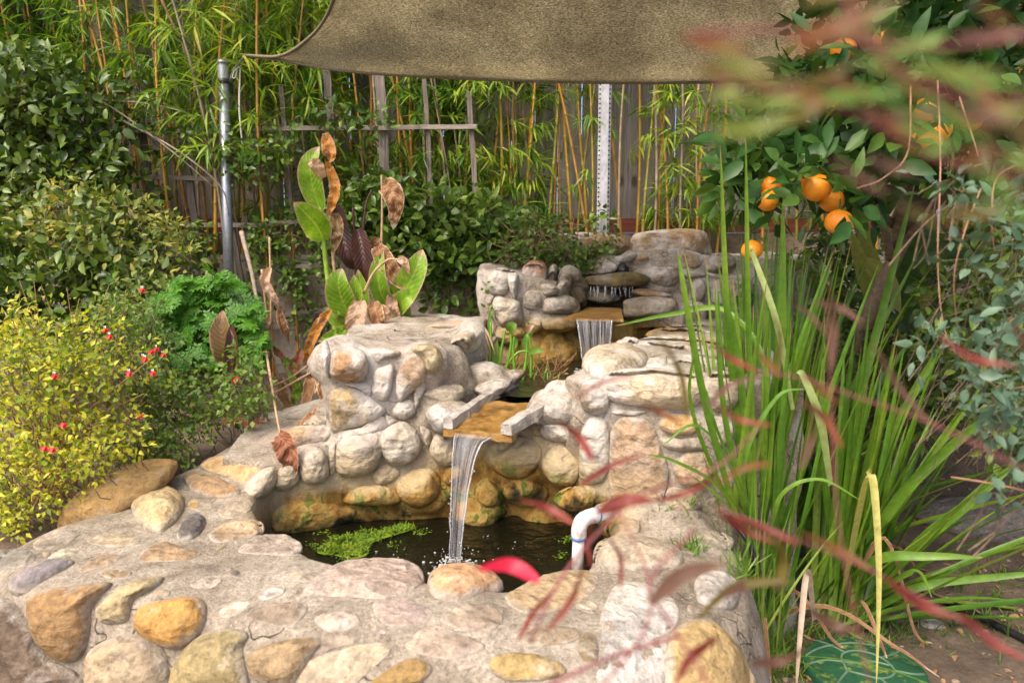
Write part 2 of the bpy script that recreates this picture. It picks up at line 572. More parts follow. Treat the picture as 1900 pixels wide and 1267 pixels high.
def plain(name, col, rough=.5, metal=0.0, nscale=30, var=.25, bump=.2, spec=.5):
    k = NT(name)
    nz = k.noise(k.pos(), nscale, 4, .6)
    lo = tuple(x * (1 - var) for x in col)
    hi = tuple(x * (1 + var) for x in col)
    k.set(Base_Color=k.ramp(nz, [(.3, lo), (.7, hi)]), Roughness=rough, Metallic=metal, Normal=k.bump(nz, bump, .003))
    k.b.inputs['Specular IOR Level'].default_value = spec
    return k.m


M_STONE = stone_material()
M_MORTAR = mortar_material()
M_FENCE = wood_material('weathered_boards', ((.12, .104, .088), (.26, .233, .20), (.40, .368, .325)))
M_RED = wood_material('red_board', ((.10, .03, .02), (.19, .06, .04), (.28, .10, .07)), axis=0, knots=True)
M_TRELLIS = wood_material('grey_lath', ((.06, .05, .04), (.15, .13, .11), (.30, .275, .245)), axis=2, scale=2.0, knots=False)
M_LATH = wood_material('grey_lath_flat', ((.14, .12, .10), (.27, .235, .20), (.44, .40, .35)), axis=0, scale=2.0, knots=False)
M_TWIG = plain('bark', (.20, .14, .09), .85, nscale=60, var=.4)
M_TWIG_GREY = plain('grey_twig', (.30, .24, .18), .85, nscale=60, var=.35)

# ------------------------------------------------------------------ ground, water
def sstep(a, b, x):
    t = np.clip((x - a) / (b - a), 0, 1)
    return t * t * (3 - 2 * t)


def ground_h(x, y):
    left = .44 * sstep(-.55, -.95, x) * sstep(1.4, 2.1, y)
    far_left = .2 * sstep(-1.3, -1.6, x) * sstep(2.3, 1.6, y)
    back = .55 * sstep(2.7, 3.5, y) * sstep(1.1, .7, x) + .28 * sstep(2.6, 4.0, y) * sstep(.7, 1.1, x)
    h = np.maximum(np.maximum(left, back), far_left)
    t = sstep(4.22, 4.32, y)
    h = h * (1 - t) + (1.20 + .155 * sstep(4.34, 4.55, y)) * t
    return h - .0 * y


def build_ground():
    def axis(fine0, fine1, step, far):
        a = list(np.arange(fine0, fine1, step))
        s, x = step, fine1
        up = []
        while x < far:
            up.append(x)
            s *= 1.25
            x += s
        s, x = step, fine0 - step
        dn = []
        while x > -far:
            dn.append(x)
            s *= 1.25
            x -= s
        return np.array(dn[::-1] + a + up)
    xs, ys = axis(-2.4, 3.0, .022, 90), axis(.6, 4.6, .022, 90)
    X, Y = np.meshgrid(xs, ys, indexing='ij')
    H = ground_h(X, Y)
    near = (np.abs(X) < 3.2) & (Y > .5) & (Y < 4.7)
    idx = np.argwhere(near)
    for i, j in idx:
        p = (X[i, j], Y[i, j], 0)
        H[i, j] += .018 * fbm(p, 3.1, 3) + .009 * fbm(p, 14, 3, 5)
    V = np.stack([X, Y, H], -1).reshape(-1, 3)
    n, m = X.shape
    i, j = np.meshgrid(np.arange(n - 1), np.arange(m - 1), indexing='ij')
    q = np.stack([i * m + j, (i + 1) * m + j, (i + 1) * m + j + 1, i * m + j + 1], -1).reshape(-1, 4)
    mb = MB()
    mb.add(V, f4=q)
    k = NT('garden_soil')
    p = k.pos()
    a = k.noise(p, 5, 5, .65)
    b = k.noise(p, 60, 5, .75)
    c = k.ramp(a, [(.3, (.085, .060, .040)), (.5, (.15, .108, .072)), (.72, (.25, .185, .125))])
    c = k.mix(.9, c, k.ramp(b, [(.3, (.5, .48, .45)), (.55, (1, 1, 1)), (.75, (1.35, 1.3, 1.2))]), 'MULTIPLY')
    k.set(Base_Color=c, Roughness=.95, Normal=k.bump(k.math('ADD', b, a), .9, .012))
    o = mb.build('ground', k.m)
    tag(o, 'brown garden soil with bare patches and debris', 'ground', kind='structure')


build_ground()

# ------------------------------------------------------------------ masonry bodies
def prism(bm, plan, z0, tops):
    n = len(plan)
    tops = [tops] * n if np.isscalar(tops) else tops
    b = [bm.verts.new((x, y, z0)) for x, y in plan]
    t = [bm.verts.new((x, y, z)) for (x, y), z in zip(plan, tops)]
    c0 = bm.verts.new((sum(x for x, y in plan) / n, sum(y for x, y in plan) / n, z0))
    c1 = bm.verts.new((sum(x for x, y in plan) / n, sum(y for x, y in plan) / n, sum(tops) / n))
    for i in range(n):
        j = (i + 1) % n
        bm.faces.new((b[i], b[j], t[j], t[i]))
        bm.faces.new((t[i], t[j], c1))
        bm.faces.new((b[j], b[i], c0))
    return bm


def lump(bm, c, r, rot=0.0):
    """A rough boulder of mortar-covered rubble."""
    d = bmesh.new()
    bmesh.ops.create_icosphere(d, subdivisions=3, radius=1)
    cs, sn = math.cos(rot), math.sin(rot)
    m = {}
    for v in d.verts:
        p = v.co * (1 + .18 * noise.noise(v.co * 1.7 + Vector(c) * 5))
        x, y, z = p.x * r[0], p.y * r[1], p.z * r[2]
        m[v.index] = bm.verts.new((c[0] + x * cs - y * sn, c[1] + x * sn + y * cs, c[2] + z))
    for f in d.faces:
        bm.faces.new([m[v.index] for v in f.verts])
    d.free()


def masonry(name, bm, voxel=.013, smooth=7, amp=.008, parent=None, seed=0, part='mortar', mat=None):
    bmesh.ops.recalc_face_normals(bm, faces=bm.faces)
    me = bpy.data.meshes.new('tmp')
    bm.to_mesh(me)
    bm.free()
    o = bpy.data.objects.new('tmp', me)
    COL.objects.link(o)
    r = o.modifiers.new('r', 'REMESH')
    r.mode = 'VOXEL'
    r.voxel_size = voxel
    s = o.modifiers.new('s', 'SMOOTH')
    s.factor = .6
    s.iterations = smooth
    dg = bpy.context.evaluated_depsgraph_get()
    me2 = bpy.data.meshes.new_from_object(o.evaluated_get(dg))
    bpy.data.objects.remove(o)
    bpy.data.meshes.remove(me)
    n = len(me2.vertices)
    co = np.empty(n * 3, np.float32)
    nr = np.empty(n * 3, np.float32)
    me2.vertices.foreach_get('co', co)
    me2.vertices.foreach_get('normal', nr)
    co, nr = co.reshape(-1, 3), nr.reshape(-1, 3)
    d = np.array([fbm(p, 4.0, 3, seed) * 1.8 + fbm(p, 19, 2, seed) * .5 for p in co])
    co = co + nr * (d * amp)[:, None]
    me2.vertices.foreach_set('co', co.astype(np.float32).ravel())
    me2.polygons.foreach_set('use_smooth', np.ones(len(me2.polygons), bool))
    me2.update()
    ob = link(part, me2, mat or M_MORTAR, parent)
    return ob


def bvh_of(*obs):
    V, Fc, n = [], [], 0
    for o in obs:
        me = o.data
        V += [tuple(v.co) for v in me.vertices]
        Fc += [tuple(i + n for i in p.vertices) for p in me.polygons]
        n = len(V)
    return BVHTree.FromPolygons(V, Fc)


BASIN = thing('stone_basin_wall', 'low rounded cobblestone rim curving round the front of the lowest dark pool', 'stone wall')
MIDW = thing('stone_terrace_wall', 'square-cornered stone wall behind the lowest pool, brown block stones at its upper left', 'stone wall')
RIGHTW = thing('stone_terrace_wall', 'stone wall with a long pale boulder on its flat top, beside the tall strap leaves', 'stone wall')
UPPERW = thing('cascade_wall', 'highest tier of the rock fountain with the black outlet pipe and mossy ledge', 'stone wall')

# the rim: stations of (outer xy, inner xy, top z), from the left rear round the front to the right rear
ST = [
    (Zp(560, 765, .70)[:2], Zp(600, 800, .67)[:2], .68),
    (Zp(440, 790, .64)[:2], Zp(520, 850, .60)[:2], .62),
    (Zp(335, 835, .58)[:2], Zp(480, 918, .53)[:2], .55),
    (Zp(135, 945, .50)[:2], Zp(490, 985, .50)[:2], .51),
    (Zp(-10, 1000, .50)[:2], Zp(555, 1012, .50)[:2], .50),
    (Zp(-55, 1048, .50)[:2], Zp(600, 1034, .50)[:2], .50),
    (Zp(60, 1105, .49)[:2], Zp(650, 1042, .50)[:2], .50),
    (Zp(300, 1150, .48)[:2], Zp(720, 1040, .50)[:2], .50),
    (Zp(590, 1215, .48)[:2], Zp(800, 1068, .50)[:2], .50),
    (Zp(900, 1262, .48)[:2], Zp(930, 1086, .49)[:2], .495),
    (Zp(1180, 1275, .46)[:2], Zp(1010, 1062, .49)[:2], .485),
    (Zp(1340, 1225, .44)[:2], Zp(1078, 1040, .49)[:2], .475),
    (Zp(1392, 1130, .44)[:2], Zp(1110, 1000, .49)[:2], .475),
    (Zp(1390, 1040, .45)[:2], Zp(1128, 960, .50)[:2], .48),
    (Zp(1345, 960, .48)[:2], Zp(1135, 930, .52)[:2], .50),
    (Zp(1290, 900, .52)[:2], Zp(1150, 890, .56)[:2], .53),
]


def ring_mesh(bm, st, sub=6):
    o = spline([(a[0], a[1], 0) for a, b, z in st], len(st) * sub)
    i = spline([(b[0], b[1], 0) for a, b, z in st], len(st) * sub)
    zt = spline([(z, 0, 0) for a, b, z in st], len(st) * sub)[:, 0]
    rows = []
    for k in range(len(o)):
        d = i[k, :2] - o[k, :2]
        L = np.linalg.norm(d)
        d = d / L
        z = zt[k]
        ro = min(.14, L * .4)
        ri = min(.05, L * .2)
        prof = [(-.06, -.1), (-.05, z * .5), (-.03, z - ro * 1.1), (.012, z - ro * .5), (ro * .55, z - ro * .12), (ro * 1.2, z), (L * .6, z + .008),
                (L - ri, z), (L - ri * .35, z - ri * .22), (L, z - ri * .9), (L + .01, z - .12), (L + .03, .1), (L + .03, -.1)]
        rows.append([bm.verts.new((o[k, 0] + d[0] * s, o[k, 1] + d[1] * s, zz)) for s, zz in prof])
    for a, b in zip(rows, rows[1:]):
        for j in range(len(a)):
            j2 = (j + 1) % len(a)
            bm.faces.new((a[j], a[j2], b[j2], b[j]))
    bm.faces.new(rows[0][::-1])
    bm.faces.new(rows[-1])


bm = bmesh.new()
ring_mesh(bm, ST)
basin_m = masonry('basin', bm, .014, 5, .006, BASIN, 1)

bm = bmesh.new()
# lower face behind the basin, running right under the lower spillway
prism(bm, [(-.97, 2.30), (-.80, 2.24), (-.60, 2.33), (-.30, 2.40), (0, 2.42), (.20, 2.34), (.34, 2.28), (.4, 2.6), (.1, 3.0), (-.6, 3.0), (-.95, 2.7)], 0,
      [.62, .60, .67, .69, .68, .68, .68, .70, .70, .72, .66])
# upper block at the left
prism(bm, [(-.635, 2.40), (-.42, 2.405), (-.245, 2.42), (-.20, 2.60), (-.15, 3.0), (-.10, 3.35), (-.5, 3.4), (-.66, 3.1)], .4,
      [.945, .94, .915, .925, .945, .965, .97, .955])
# rubble each side of the spillway
lump(bm, P(835, 775, 2.40), (.09, .10, .055), .3)
lump(bm, P(905, 700, 2.72), (.10, .13, .055), .5)
lump(bm, P(1035, 760, 2.42), (.10, .10, .06), -.2)
lump(bm, P(1020, 850, 2.40), (.12, .07, .08), 0)
for px, py, r in ((560, 930, .09), (640, 935, .10), (700, 920, .09), (790, 915, .10), (960, 880, .11), (1070, 930, .09), (890, 945, .08), (1010, 960, .08), (510, 955, .06)):
    c = P(px, py, 2.385 if px < 1040 else 2.28)
    lump(bm, c, (r, .045, r * .62), 0)
# floor of the middle pool and its left lip
prism(bm, [(-.28, 2.5), (.3, 2.5), (.75, 3.3), (.6, 3.6), (-.2, 3.6)], .2, .64)
prism(bm, [(-.235, 2.50), (-.10, 2.60), (-.02, 2.78), (-.13, 2.92), (-.2, 2.9)], .5, [.75, .755, .76, .765, .765])
lump(bm, (-.60, 2.46, .90), (.09, .09, .09))
lump(bm, (-.30, 2.47, .88), (.10, .09, .10))
lump(bm, (-.24, 2.60, .80), (.10, .14, .12), .2)
lump(bm, (-.17, 2.95, .88), (.08, .14, .10))
mid_m = masonry('mid', bm, .012, 16, .011, MIDW, 2)

bm = bmesh.new()
prism(bm, [(.17, 2.36), (.25, 2.26), (.42, 2.20), (.68, 2.17), (.95, 2.3), (1.12, 3.6), (.86, 3.62), (.58, 3.06), (.30, 2.56)], 0,
      [.86, .87, .885, .88, .88, .93, .93, .92, .90])
lump(bm, P(1105, 738, 2.40), (.07, .07, .07))
lump(bm, P(1085, 800, 2.33), (.07, .06, .10))
lump(bm, P(1200, 960, 2.12), (.16, .08, .05))
right_m = masonry('right', bm, .013, 5, .008, RIGHTW, 3)

bm = bmesh.new()
# left pillar of the upper tier
prism(bm, [(-.145, 3.30), (.02, 3.26), (.15, 3.29), (.27, 3.40), (.27, 4.05), (-.16, 4.05)], .5, [1.165, 1.16, 1.12, 1.05, 1.20, 1.2])
lump(bm, P(1030, 600, 3.36), (.14, .12, .055), .2)
lump(bm, P(1040, 650, 3.44), (.16, .10, .13), .2)
# back wall round the outlet, right-hand face
prism(bm, [(.22, 3.82), (.40, 3.80), (.62, 3.78), (.90, 3.66), (1.25, 3.62), (1.6, 3.75), (1.6, 4.1), (.2, 4.1)], .4, [1.16, 1.23, 1.235, 1.235, 1.23, 1.22, 1.24, 1.23])
prism(bm, [(.26, 3.42), (.54, 3.40), (.62, 3.48), (.62, 3.85), (.24, 3.85)], .5, .945)
prism(bm, [(.56, 3.44), (.80, 3.40), (.95, 3.55), (.95, 3.8), (.55, 3.8)], .9, .965)
lump(bm, P(1185, 620, 3.55), (.07, .06, .05))
lump(bm, P(1160, 660, 3.55), (.10, .06, .06))
lump(bm, P(1240, 610, 3.62), (.09, .07, .09))
lump(bm, P(1100, 545, 3.70), (.10, .08, .05))
lump(bm, P(1065, 530, 3.60), (.08, .08, .06))
lump(bm, P(1225, 520, 3.72), (.16, .07, .07))
lump(bm, P(1130, 490, 3.80), (.12, .06, .05))
lump(bm, P(1230, 478, 3.80), (.22, .08, .05))
up_m = masonry('upper', bm, .012, 5, .010, UPPERW, 4)

BV = {'basin': bvh_of(basin_m), 'mid': bvh_of(mid_m), 'right': bvh_of(right_m), 'upper': bvh_of(up_m)}
CAMV = Vector((0, 0, CAM_H))


def stone(poly, where, color, bulge=.03, parent=None, seed=None, label=None, rings=13, seg=52, power=2.6, name='stone', flat=False, rough=1.0):
    """A cobble bedded in the mortar: its own outline, a domed face, and a root buried in the wall."""
    seed = (hash(tuple(poly[0])) % 997) * .37 if seed is None else seed
    tree = BV[where]
    q = closed_spline([(x, y, 0) for x, y in poly], seg)[:, :2]
    c = q.mean(0)

    def hit(p):
        d = Vector(ray(p[0], p[1]))
        h = tree.ray_cast(CAMV, d.normalized())
        return (h[0], h[1]) if h[0] is not None else (None, None)
    pts, nrm = [], []
    for r in (0, .35, .7):
        for k in range(0, seg, 4):
            a, b = hit(c + (q[k] - c) * r)
            if a is not None:
                pts.append(np.array(a))
                nrm.append(np.array(b))
            if r == 0:
                break
    if len(pts) < 4:
        print('stone missed', poly[0], where)
        return None
    pts, nrm = np.array(pts), np.array(nrm)
    med = np.median(pts[:, 1])
    keep = np.abs(pts[:, 1] - med) < .22
    pts, nrm = pts[keep], nrm[keep]
    n = nrm.mean(0)
    n /= np.linalg.norm(n)
    o = pts.mean(0)
    n2 = n.copy()
    vd = -ray(*c)
    vd /= np.linalg.norm(vd)
    if n2 @ vd < .3:
        n2 = n2 + vd * .4
        n2 /= np.linalg.norm(n2)
    cam0 = np.array(CAMV)

    def at(p):
        d = ray(p[0], p[1])
        t = ((o - cam0) @ n2) / (d @ n2)
        pl = cam0 + d * t
        a, b = hit(p)
        if a is not None and not flat:
            a = np.array(a)
            if np.linalg.norm(a - pl) < .07:
                return a * .75 + pl * .25
        return pl
    rr = 1 - np.linspace(0, 1, rings) ** 1.4
    V, E = [], []
    for r in rr[:-1]:
        h = bulge * (1 - r ** power) ** .55 - .006 * (r > .99)
        for k in range(seg):
            p = at(c + (q[k] - c) * r)
            d = noise.noise(Vector(p * 9) + Vector((seed, 0, seed))) * .28 + noise.noise(Vector(p * 26) + Vector((0, seed, seed))) * .12
            V.append(p + n * (h * (1 + rough * d)) + n * rough * .0035 * noise.noise(Vector(p * 55)) * (r < .99))
    top = len(V)
    V.append(at(c) + n * bulge)
    base = len(V)
    for k in range(seg):
        V.append(V[k] * .55 + (o - n * .05) * .45 - n * .02)
    bot = len(V)
    V.append(o - n * (.05 + bulge * .5))
    f3, f4 = [], []
    R = rings - 1
    for i in range(R - 1):
        for k in range(seg):
            k2 = (k + 1) % seg
            f4.append((i * seg + k, i * seg + k2, (i + 1) * seg + k2, (i + 1) * seg + k))
    for k in range(seg):
        k2 = (k + 1) % seg
        f3.append(((R - 1) * seg + k, (R - 1) * seg + k2, top))
        f4.append((k2, k, base + k, base + k2))
        f3.append((base + k2, base + k, bot))
    mb = MB()
    mb.add(V, f3=f3, f4=f4)
    ob = mb.build(name, M_STONE, parent, label=label, color=color)
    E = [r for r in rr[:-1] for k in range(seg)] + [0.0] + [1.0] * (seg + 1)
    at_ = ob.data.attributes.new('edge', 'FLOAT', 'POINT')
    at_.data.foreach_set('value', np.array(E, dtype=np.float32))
    b2 = bmesh.new()
    b2.from_mesh(ob.data)
    bmesh.ops.recalc_face_normals(b2, faces=b2.faces)
    b2.to_mesh(ob.data)
    b2.free()
    return ob


def oval(cx, cy, w, h, rot=0, n=9, jit=.10):
    r = random.Random(int(cx * 7 + cy))
    out = []
    for k in range(n):
        a = 2 * math.pi * k / n
        s = 1 + r.uniform(-jit, jit)
        x, y = .5 * w * math.cos(a) * s, .5 * h * math.sin(a) * s
        cr, sr = math.cos(math.radians(rot)), math.sin(math.radians(rot))
        out.append((cx + x * cr - y * sr, cy + x * sr + y * cr))
    return out


FRONT = [
    ([(242, 935), (258, 915), (300, 907), (335, 918), (342, 940), (330, 965), (300, 988), (275, 985), (250, 962)], (.60, .48, .28), .045, None),
    ([(328, 992), (345, 965), (365, 955), (382, 965), (372, 990), (350, 1003), (332, 1002)], (.13, .12, .12), .02, 'dark grey stone'),
    ([(340, 890), (357, 880), (400, 888), (446, 910), (435, 922), (395, 925), (360, 913)], (.44, .30, .17), .022, None),
    ([(372, 868), (390, 850), (440, 848), (495, 860), (480, 880), (455, 897), (420, 887)], (.60, .42, .22), .02, None),
    (oval(362, 936, 24, 20), (.45, .32, .14), .012, None),
    ([(405, 945), (430, 930), (468, 932), (462, 950), (430, 962), (408, 957)], (.44, .38, .30), .008, None),
    ([(455, 905), (470, 882), (500, 865), (512, 880), (505, 910), (485, 925), (465, 921)], (.62, .58, .51), .04, None),
    ([(388, 990), (430, 968), (482, 966), (488, 985), (445, 1002), (400, 1006)], (.56, .43, .28), .012, None),
    ([(440, 1022), (478, 996), (530, 992), (562, 1012), (542, 1030), (482, 1028)], (.54, .46, .38), .014, None),
    ([(-25, 1030), (5, 1020), (45, 1018), (66, 1030), (58, 1045), (20, 1055), (-20, 1055)], (.30, .28, .24), .012, None),
    ([(15, 1090), (25, 1075), (80, 1045), (110, 1036), (138, 1041), (120, 1056), (75, 1082), (45, 1101), (25, 1103)], (.30, .27, .28), .022, 'long slate grey stone'),
    ([(88, 1035), (110, 1020), (148, 1016), (143, 1030), (110, 1041)], (.50, .45, .33), .005, None),
    ([(160, 1003), (200, 990), (258, 998), (252, 1010), (200, 1014)], (.48, .40, .28), .006, None),
    ([(255, 1040), (275, 1014), (310, 1005), (345, 1018), (375, 1027), (348, 1039), (300, 1042)], (.45, .32, .20), .010, None),
    ([(146, 1060), (165, 1040), (190, 1028), (225, 1031), (203, 1047), (170, 1058)], (.47, .35, .23), .006, None),
    ([(185, 1062), (210, 1055), (245, 1062), (225, 1073), (197, 1071)], (.48, .37, .23), .006, None),
    ([(55, 1120), (70, 1097), (130, 1086), (203, 1080), (190, 1102), (173, 1125), (168, 1172), (155, 1212), (130, 1230), (100, 1222), (70, 1182)], (.37, .235, .11), .05, 'big brown boulder'),
    ([(178, 1142), (190, 1125), (240, 1082), (300, 1068), (292, 1087), (252, 1112), (238, 1150), (215, 1158), (190, 1156)], (.55, .45, .26), .03, None),
    ([(250, 1155), (265, 1128), (310, 1113), (365, 1108), (384, 1125), (380, 1160), (360, 1190), (330, 1206), (290, 1196), (260, 1178)], (.58, .34, .11), .05, 'rounded orange boulder'),
    ([(168, 1230), (183, 1195), (230, 1176), (280, 1182), (308, 1212), (320, 1275), (310, 1320), (180, 1320)], (.47, .38, .26), .06, None),
    ([(322, 1250), (350, 1203), (390, 1172), (440, 1166), (462, 1178), (452, 1205), (462, 1250), (458, 1300), (330, 1310)], (.38, .31, .16), .05, None),
    ([(-70, 1120), (0, 1108), (30, 1120), (60, 1165), (90, 1217), (148, 1252), (150, 1300), (60, 1340), (-60, 1300)], (.22, .165, .12), .05, 'dark boulder at the foot of the rim'),
    ([(458, 1235), (470, 1212), (520, 1192), (580, 1182), (598, 1195), (580, 1217), (562, 1250), (535, 1275), (480, 1266)], (.42, .31, .18), .035, None),
    ([(455, 1141), (490, 1122), (560, 1117), (572, 1130), (550, 1160), (520, 1163), (465, 1149)], (.37, .30, .23), .014, None),
    ([(583, 1152), (600, 1140), (640, 1134), (666, 1145), (655, 1165), (610, 1173)], (.58, .50, .43), .012, None),
    ([(479, 1105), (500, 1092), (530, 1088), (522, 1105), (490, 1114)], (.52, .48, .43), .008, None),
    ([(404, 1136), (430, 1120), (462, 1115), (455, 1131), (420, 1146)], (.62, .56, .48), .007, None),
    ([(548, 1275), (560, 1232), (640, 1202), (700, 1190), (727, 1205), (690, 1242), (640, 1280)], (.56, .48, .35), .014, None),
    ([(680, 1280), (712, 1247), (770, 1220), (802, 1235), (795, 1255), (750, 1285)], (.40, .27, .11), .02, None),
    ([(560, 1099), (600, 1062), (640, 1042), (700, 1036), (760, 1041), (788, 1066), (775, 1092), (720, 1111), (640, 1107)], (.56, .45, .38), .016, 'broad pinkish slab with damp spots at the pool edge'),
    ([(552, 1040), (575, 1024), (602, 1018), (632, 1028), (626, 1043), (590, 1053)], (.50, .47, .44), .022, None),
    ([(793, 1085), (802, 1065), (850, 1055), (900, 1060), (935, 1087), (900, 1099), (850, 1114), (808, 1109)], (.68, .42, .24), .035, 'pale stone with an orange patch'),
    ([(935, 1112), (960, 1090), (1000, 1070), (1060, 1056), (1113, 1066), (1100, 1102), (1040, 1130), (970, 1137)], (.52, .40, .25), .014, None),
    ([(1100, 1026), (1112, 1008), (1145, 998), (1200, 1000), (1255, 1015), (1266, 1045), (1200, 1058), (1130, 1055), (1104, 1044)], (.48, .41, .31), .03, None),
    ([(1120, 987), (1140, 966), (1180, 962), (1187, 985), (1150, 1000)], (.54, .42, .32), .02, None),
    ([(905, 1232), (935, 1213), (1000, 1215), (1052, 1238), (1030, 1259), (940, 1263)], (.46, .34, .15), .016, None),
    ([(968, 1182), (990, 1165), (1040, 1160), (1082, 1175), (1050, 1195), (975, 1196)], (.36, .29, .21), .012, None),
    ([(1072, 1192), (1085, 1175), (1106, 1182), (1110, 1225), (1086, 1236), (1074, 1216)], (.26, .20, .12), .015, None),
    ([(1108, 1170), (1140, 1085), (1200, 1080), (1248, 1108), (1262, 1140), (1240, 1200), (1228, 1270), (1115, 1275)], (.60, .58, .55), .004, 'white limewashed patch'),
    ([(1236, 1196), (1258, 1160), (1310, 1148), (1362, 1192), (1400, 1280), (1330, 1320), (1240, 1290)], (.52, .38, .18), .03, 'golden boulder at the lower right of the rim'),
    ([(750, 1197), (800, 1160), (860, 1176), (902, 1200), (850, 1222), (788, 1216)], (.46, .38, .31), .008, None),
    ([(690, 1122), (740, 1106), (800, 1130), (788, 1156), (720, 1161)], (.50, .41, .36), .009, None),
    ([(815, 1150), (860, 1120), (925, 1130), (930, 1160), (880, 1172)], (.44, .36, .28), .010, None),
    ([(585, 1215), (600, 1186), (650, 1178), (655, 1192), (620, 1204)], (.40, .34, .28), .008, None),
    ([(1290, 1000), (1320, 985), (1360, 1000), (1350, 1020), (1300, 1018)], (.50, .44, .36), .015, None),
    ([(1290, 1075), (1330, 1060), (1370, 1085), (1360, 1130), (1300, 1120)], (.56, .53, .49), .02, None),
    ([(20, 985), (60, 962), (120, 962), (110, 985), (50, 1000)], (.44, .38, .30), .010, None),
    ([(30, 978), (45, 962), (78, 958), (80, 970), (55, 982)], (.45, .30, .16), .02, None),
    ([(60, 1010), (100, 988), (150, 985), (130, 1005), (80, 1020)], (.42, .36, .29), .006, None),
    ([(520, 805), (560, 790), (612, 793), (605, 815), (560, 828), (530, 825)], (.52, .38, .24), .018, None),
    (oval(455, 830, 42, 20), (.50, .38, .24), .012, None),
    (oval(390, 832, 50, 24), (.55, .48, .37), .012, None),
    ([(400, 815), (430, 795), (495, 790), (500, 805), (450, 818)], (.44, .33, .22), .012, None),
    (oval(360, 815, 70, 30, -25), (.36, .29, .2), .02, None),
    (oval(300, 1100, 34, 16), (.5, .42, .32), .006, None),
    (oval(560, 1070, 50, 18, 5), (.5, .43, .35), .006, None),
    (oval(385, 1080, 60, 22, -10), (.56, .50, .42), .006, None),
]
pr = random.Random(5)
allp = [q[0] for q in FRONT]
extra = []
while len(extra) < 34:                                                  # small cobbles and chips in the gaps of the cap
    x, y = pr.uniform(20, 1330), pr.uniform(880, 1255)
    w_, h_ = pr.uniform(14, 44), 0
    h_ = w_ * pr.uniform(.35, .6)
    if not any(in_poly(np.array([x + dx, x, x]), np.array([y, y + dy, y - dy]), p).any() for p in allp for dx, dy in ((w_ * .62, h_ * .7), (-w_ * .62, h_ * .7))):
        if in_poly(np.array([x]), np.array([y]), [(560, 990), (1120, 930), (1110, 1050), (990, 1070), (800, 1070), (640, 1050)])[0] or (x < 480 and y < 860 + (300 - x) * .2):
            continue
        p = oval(x, y, w_, h_, pr.uniform(-25, 25), 8, .18)
        g_ = pr.uniform(.30, .62)
        extra.append((p, (g_, g_ * pr.uniform(.80, .90), g_ * pr.uniform(.58, .76)), pr.uniform(.003, .010), None))
        allp.append(p)
FRONT += extra
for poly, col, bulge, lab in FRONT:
    stone(poly, 'basin', col, bulge * (.55 if bulge < .016 else 1), BASIN, label=lab)

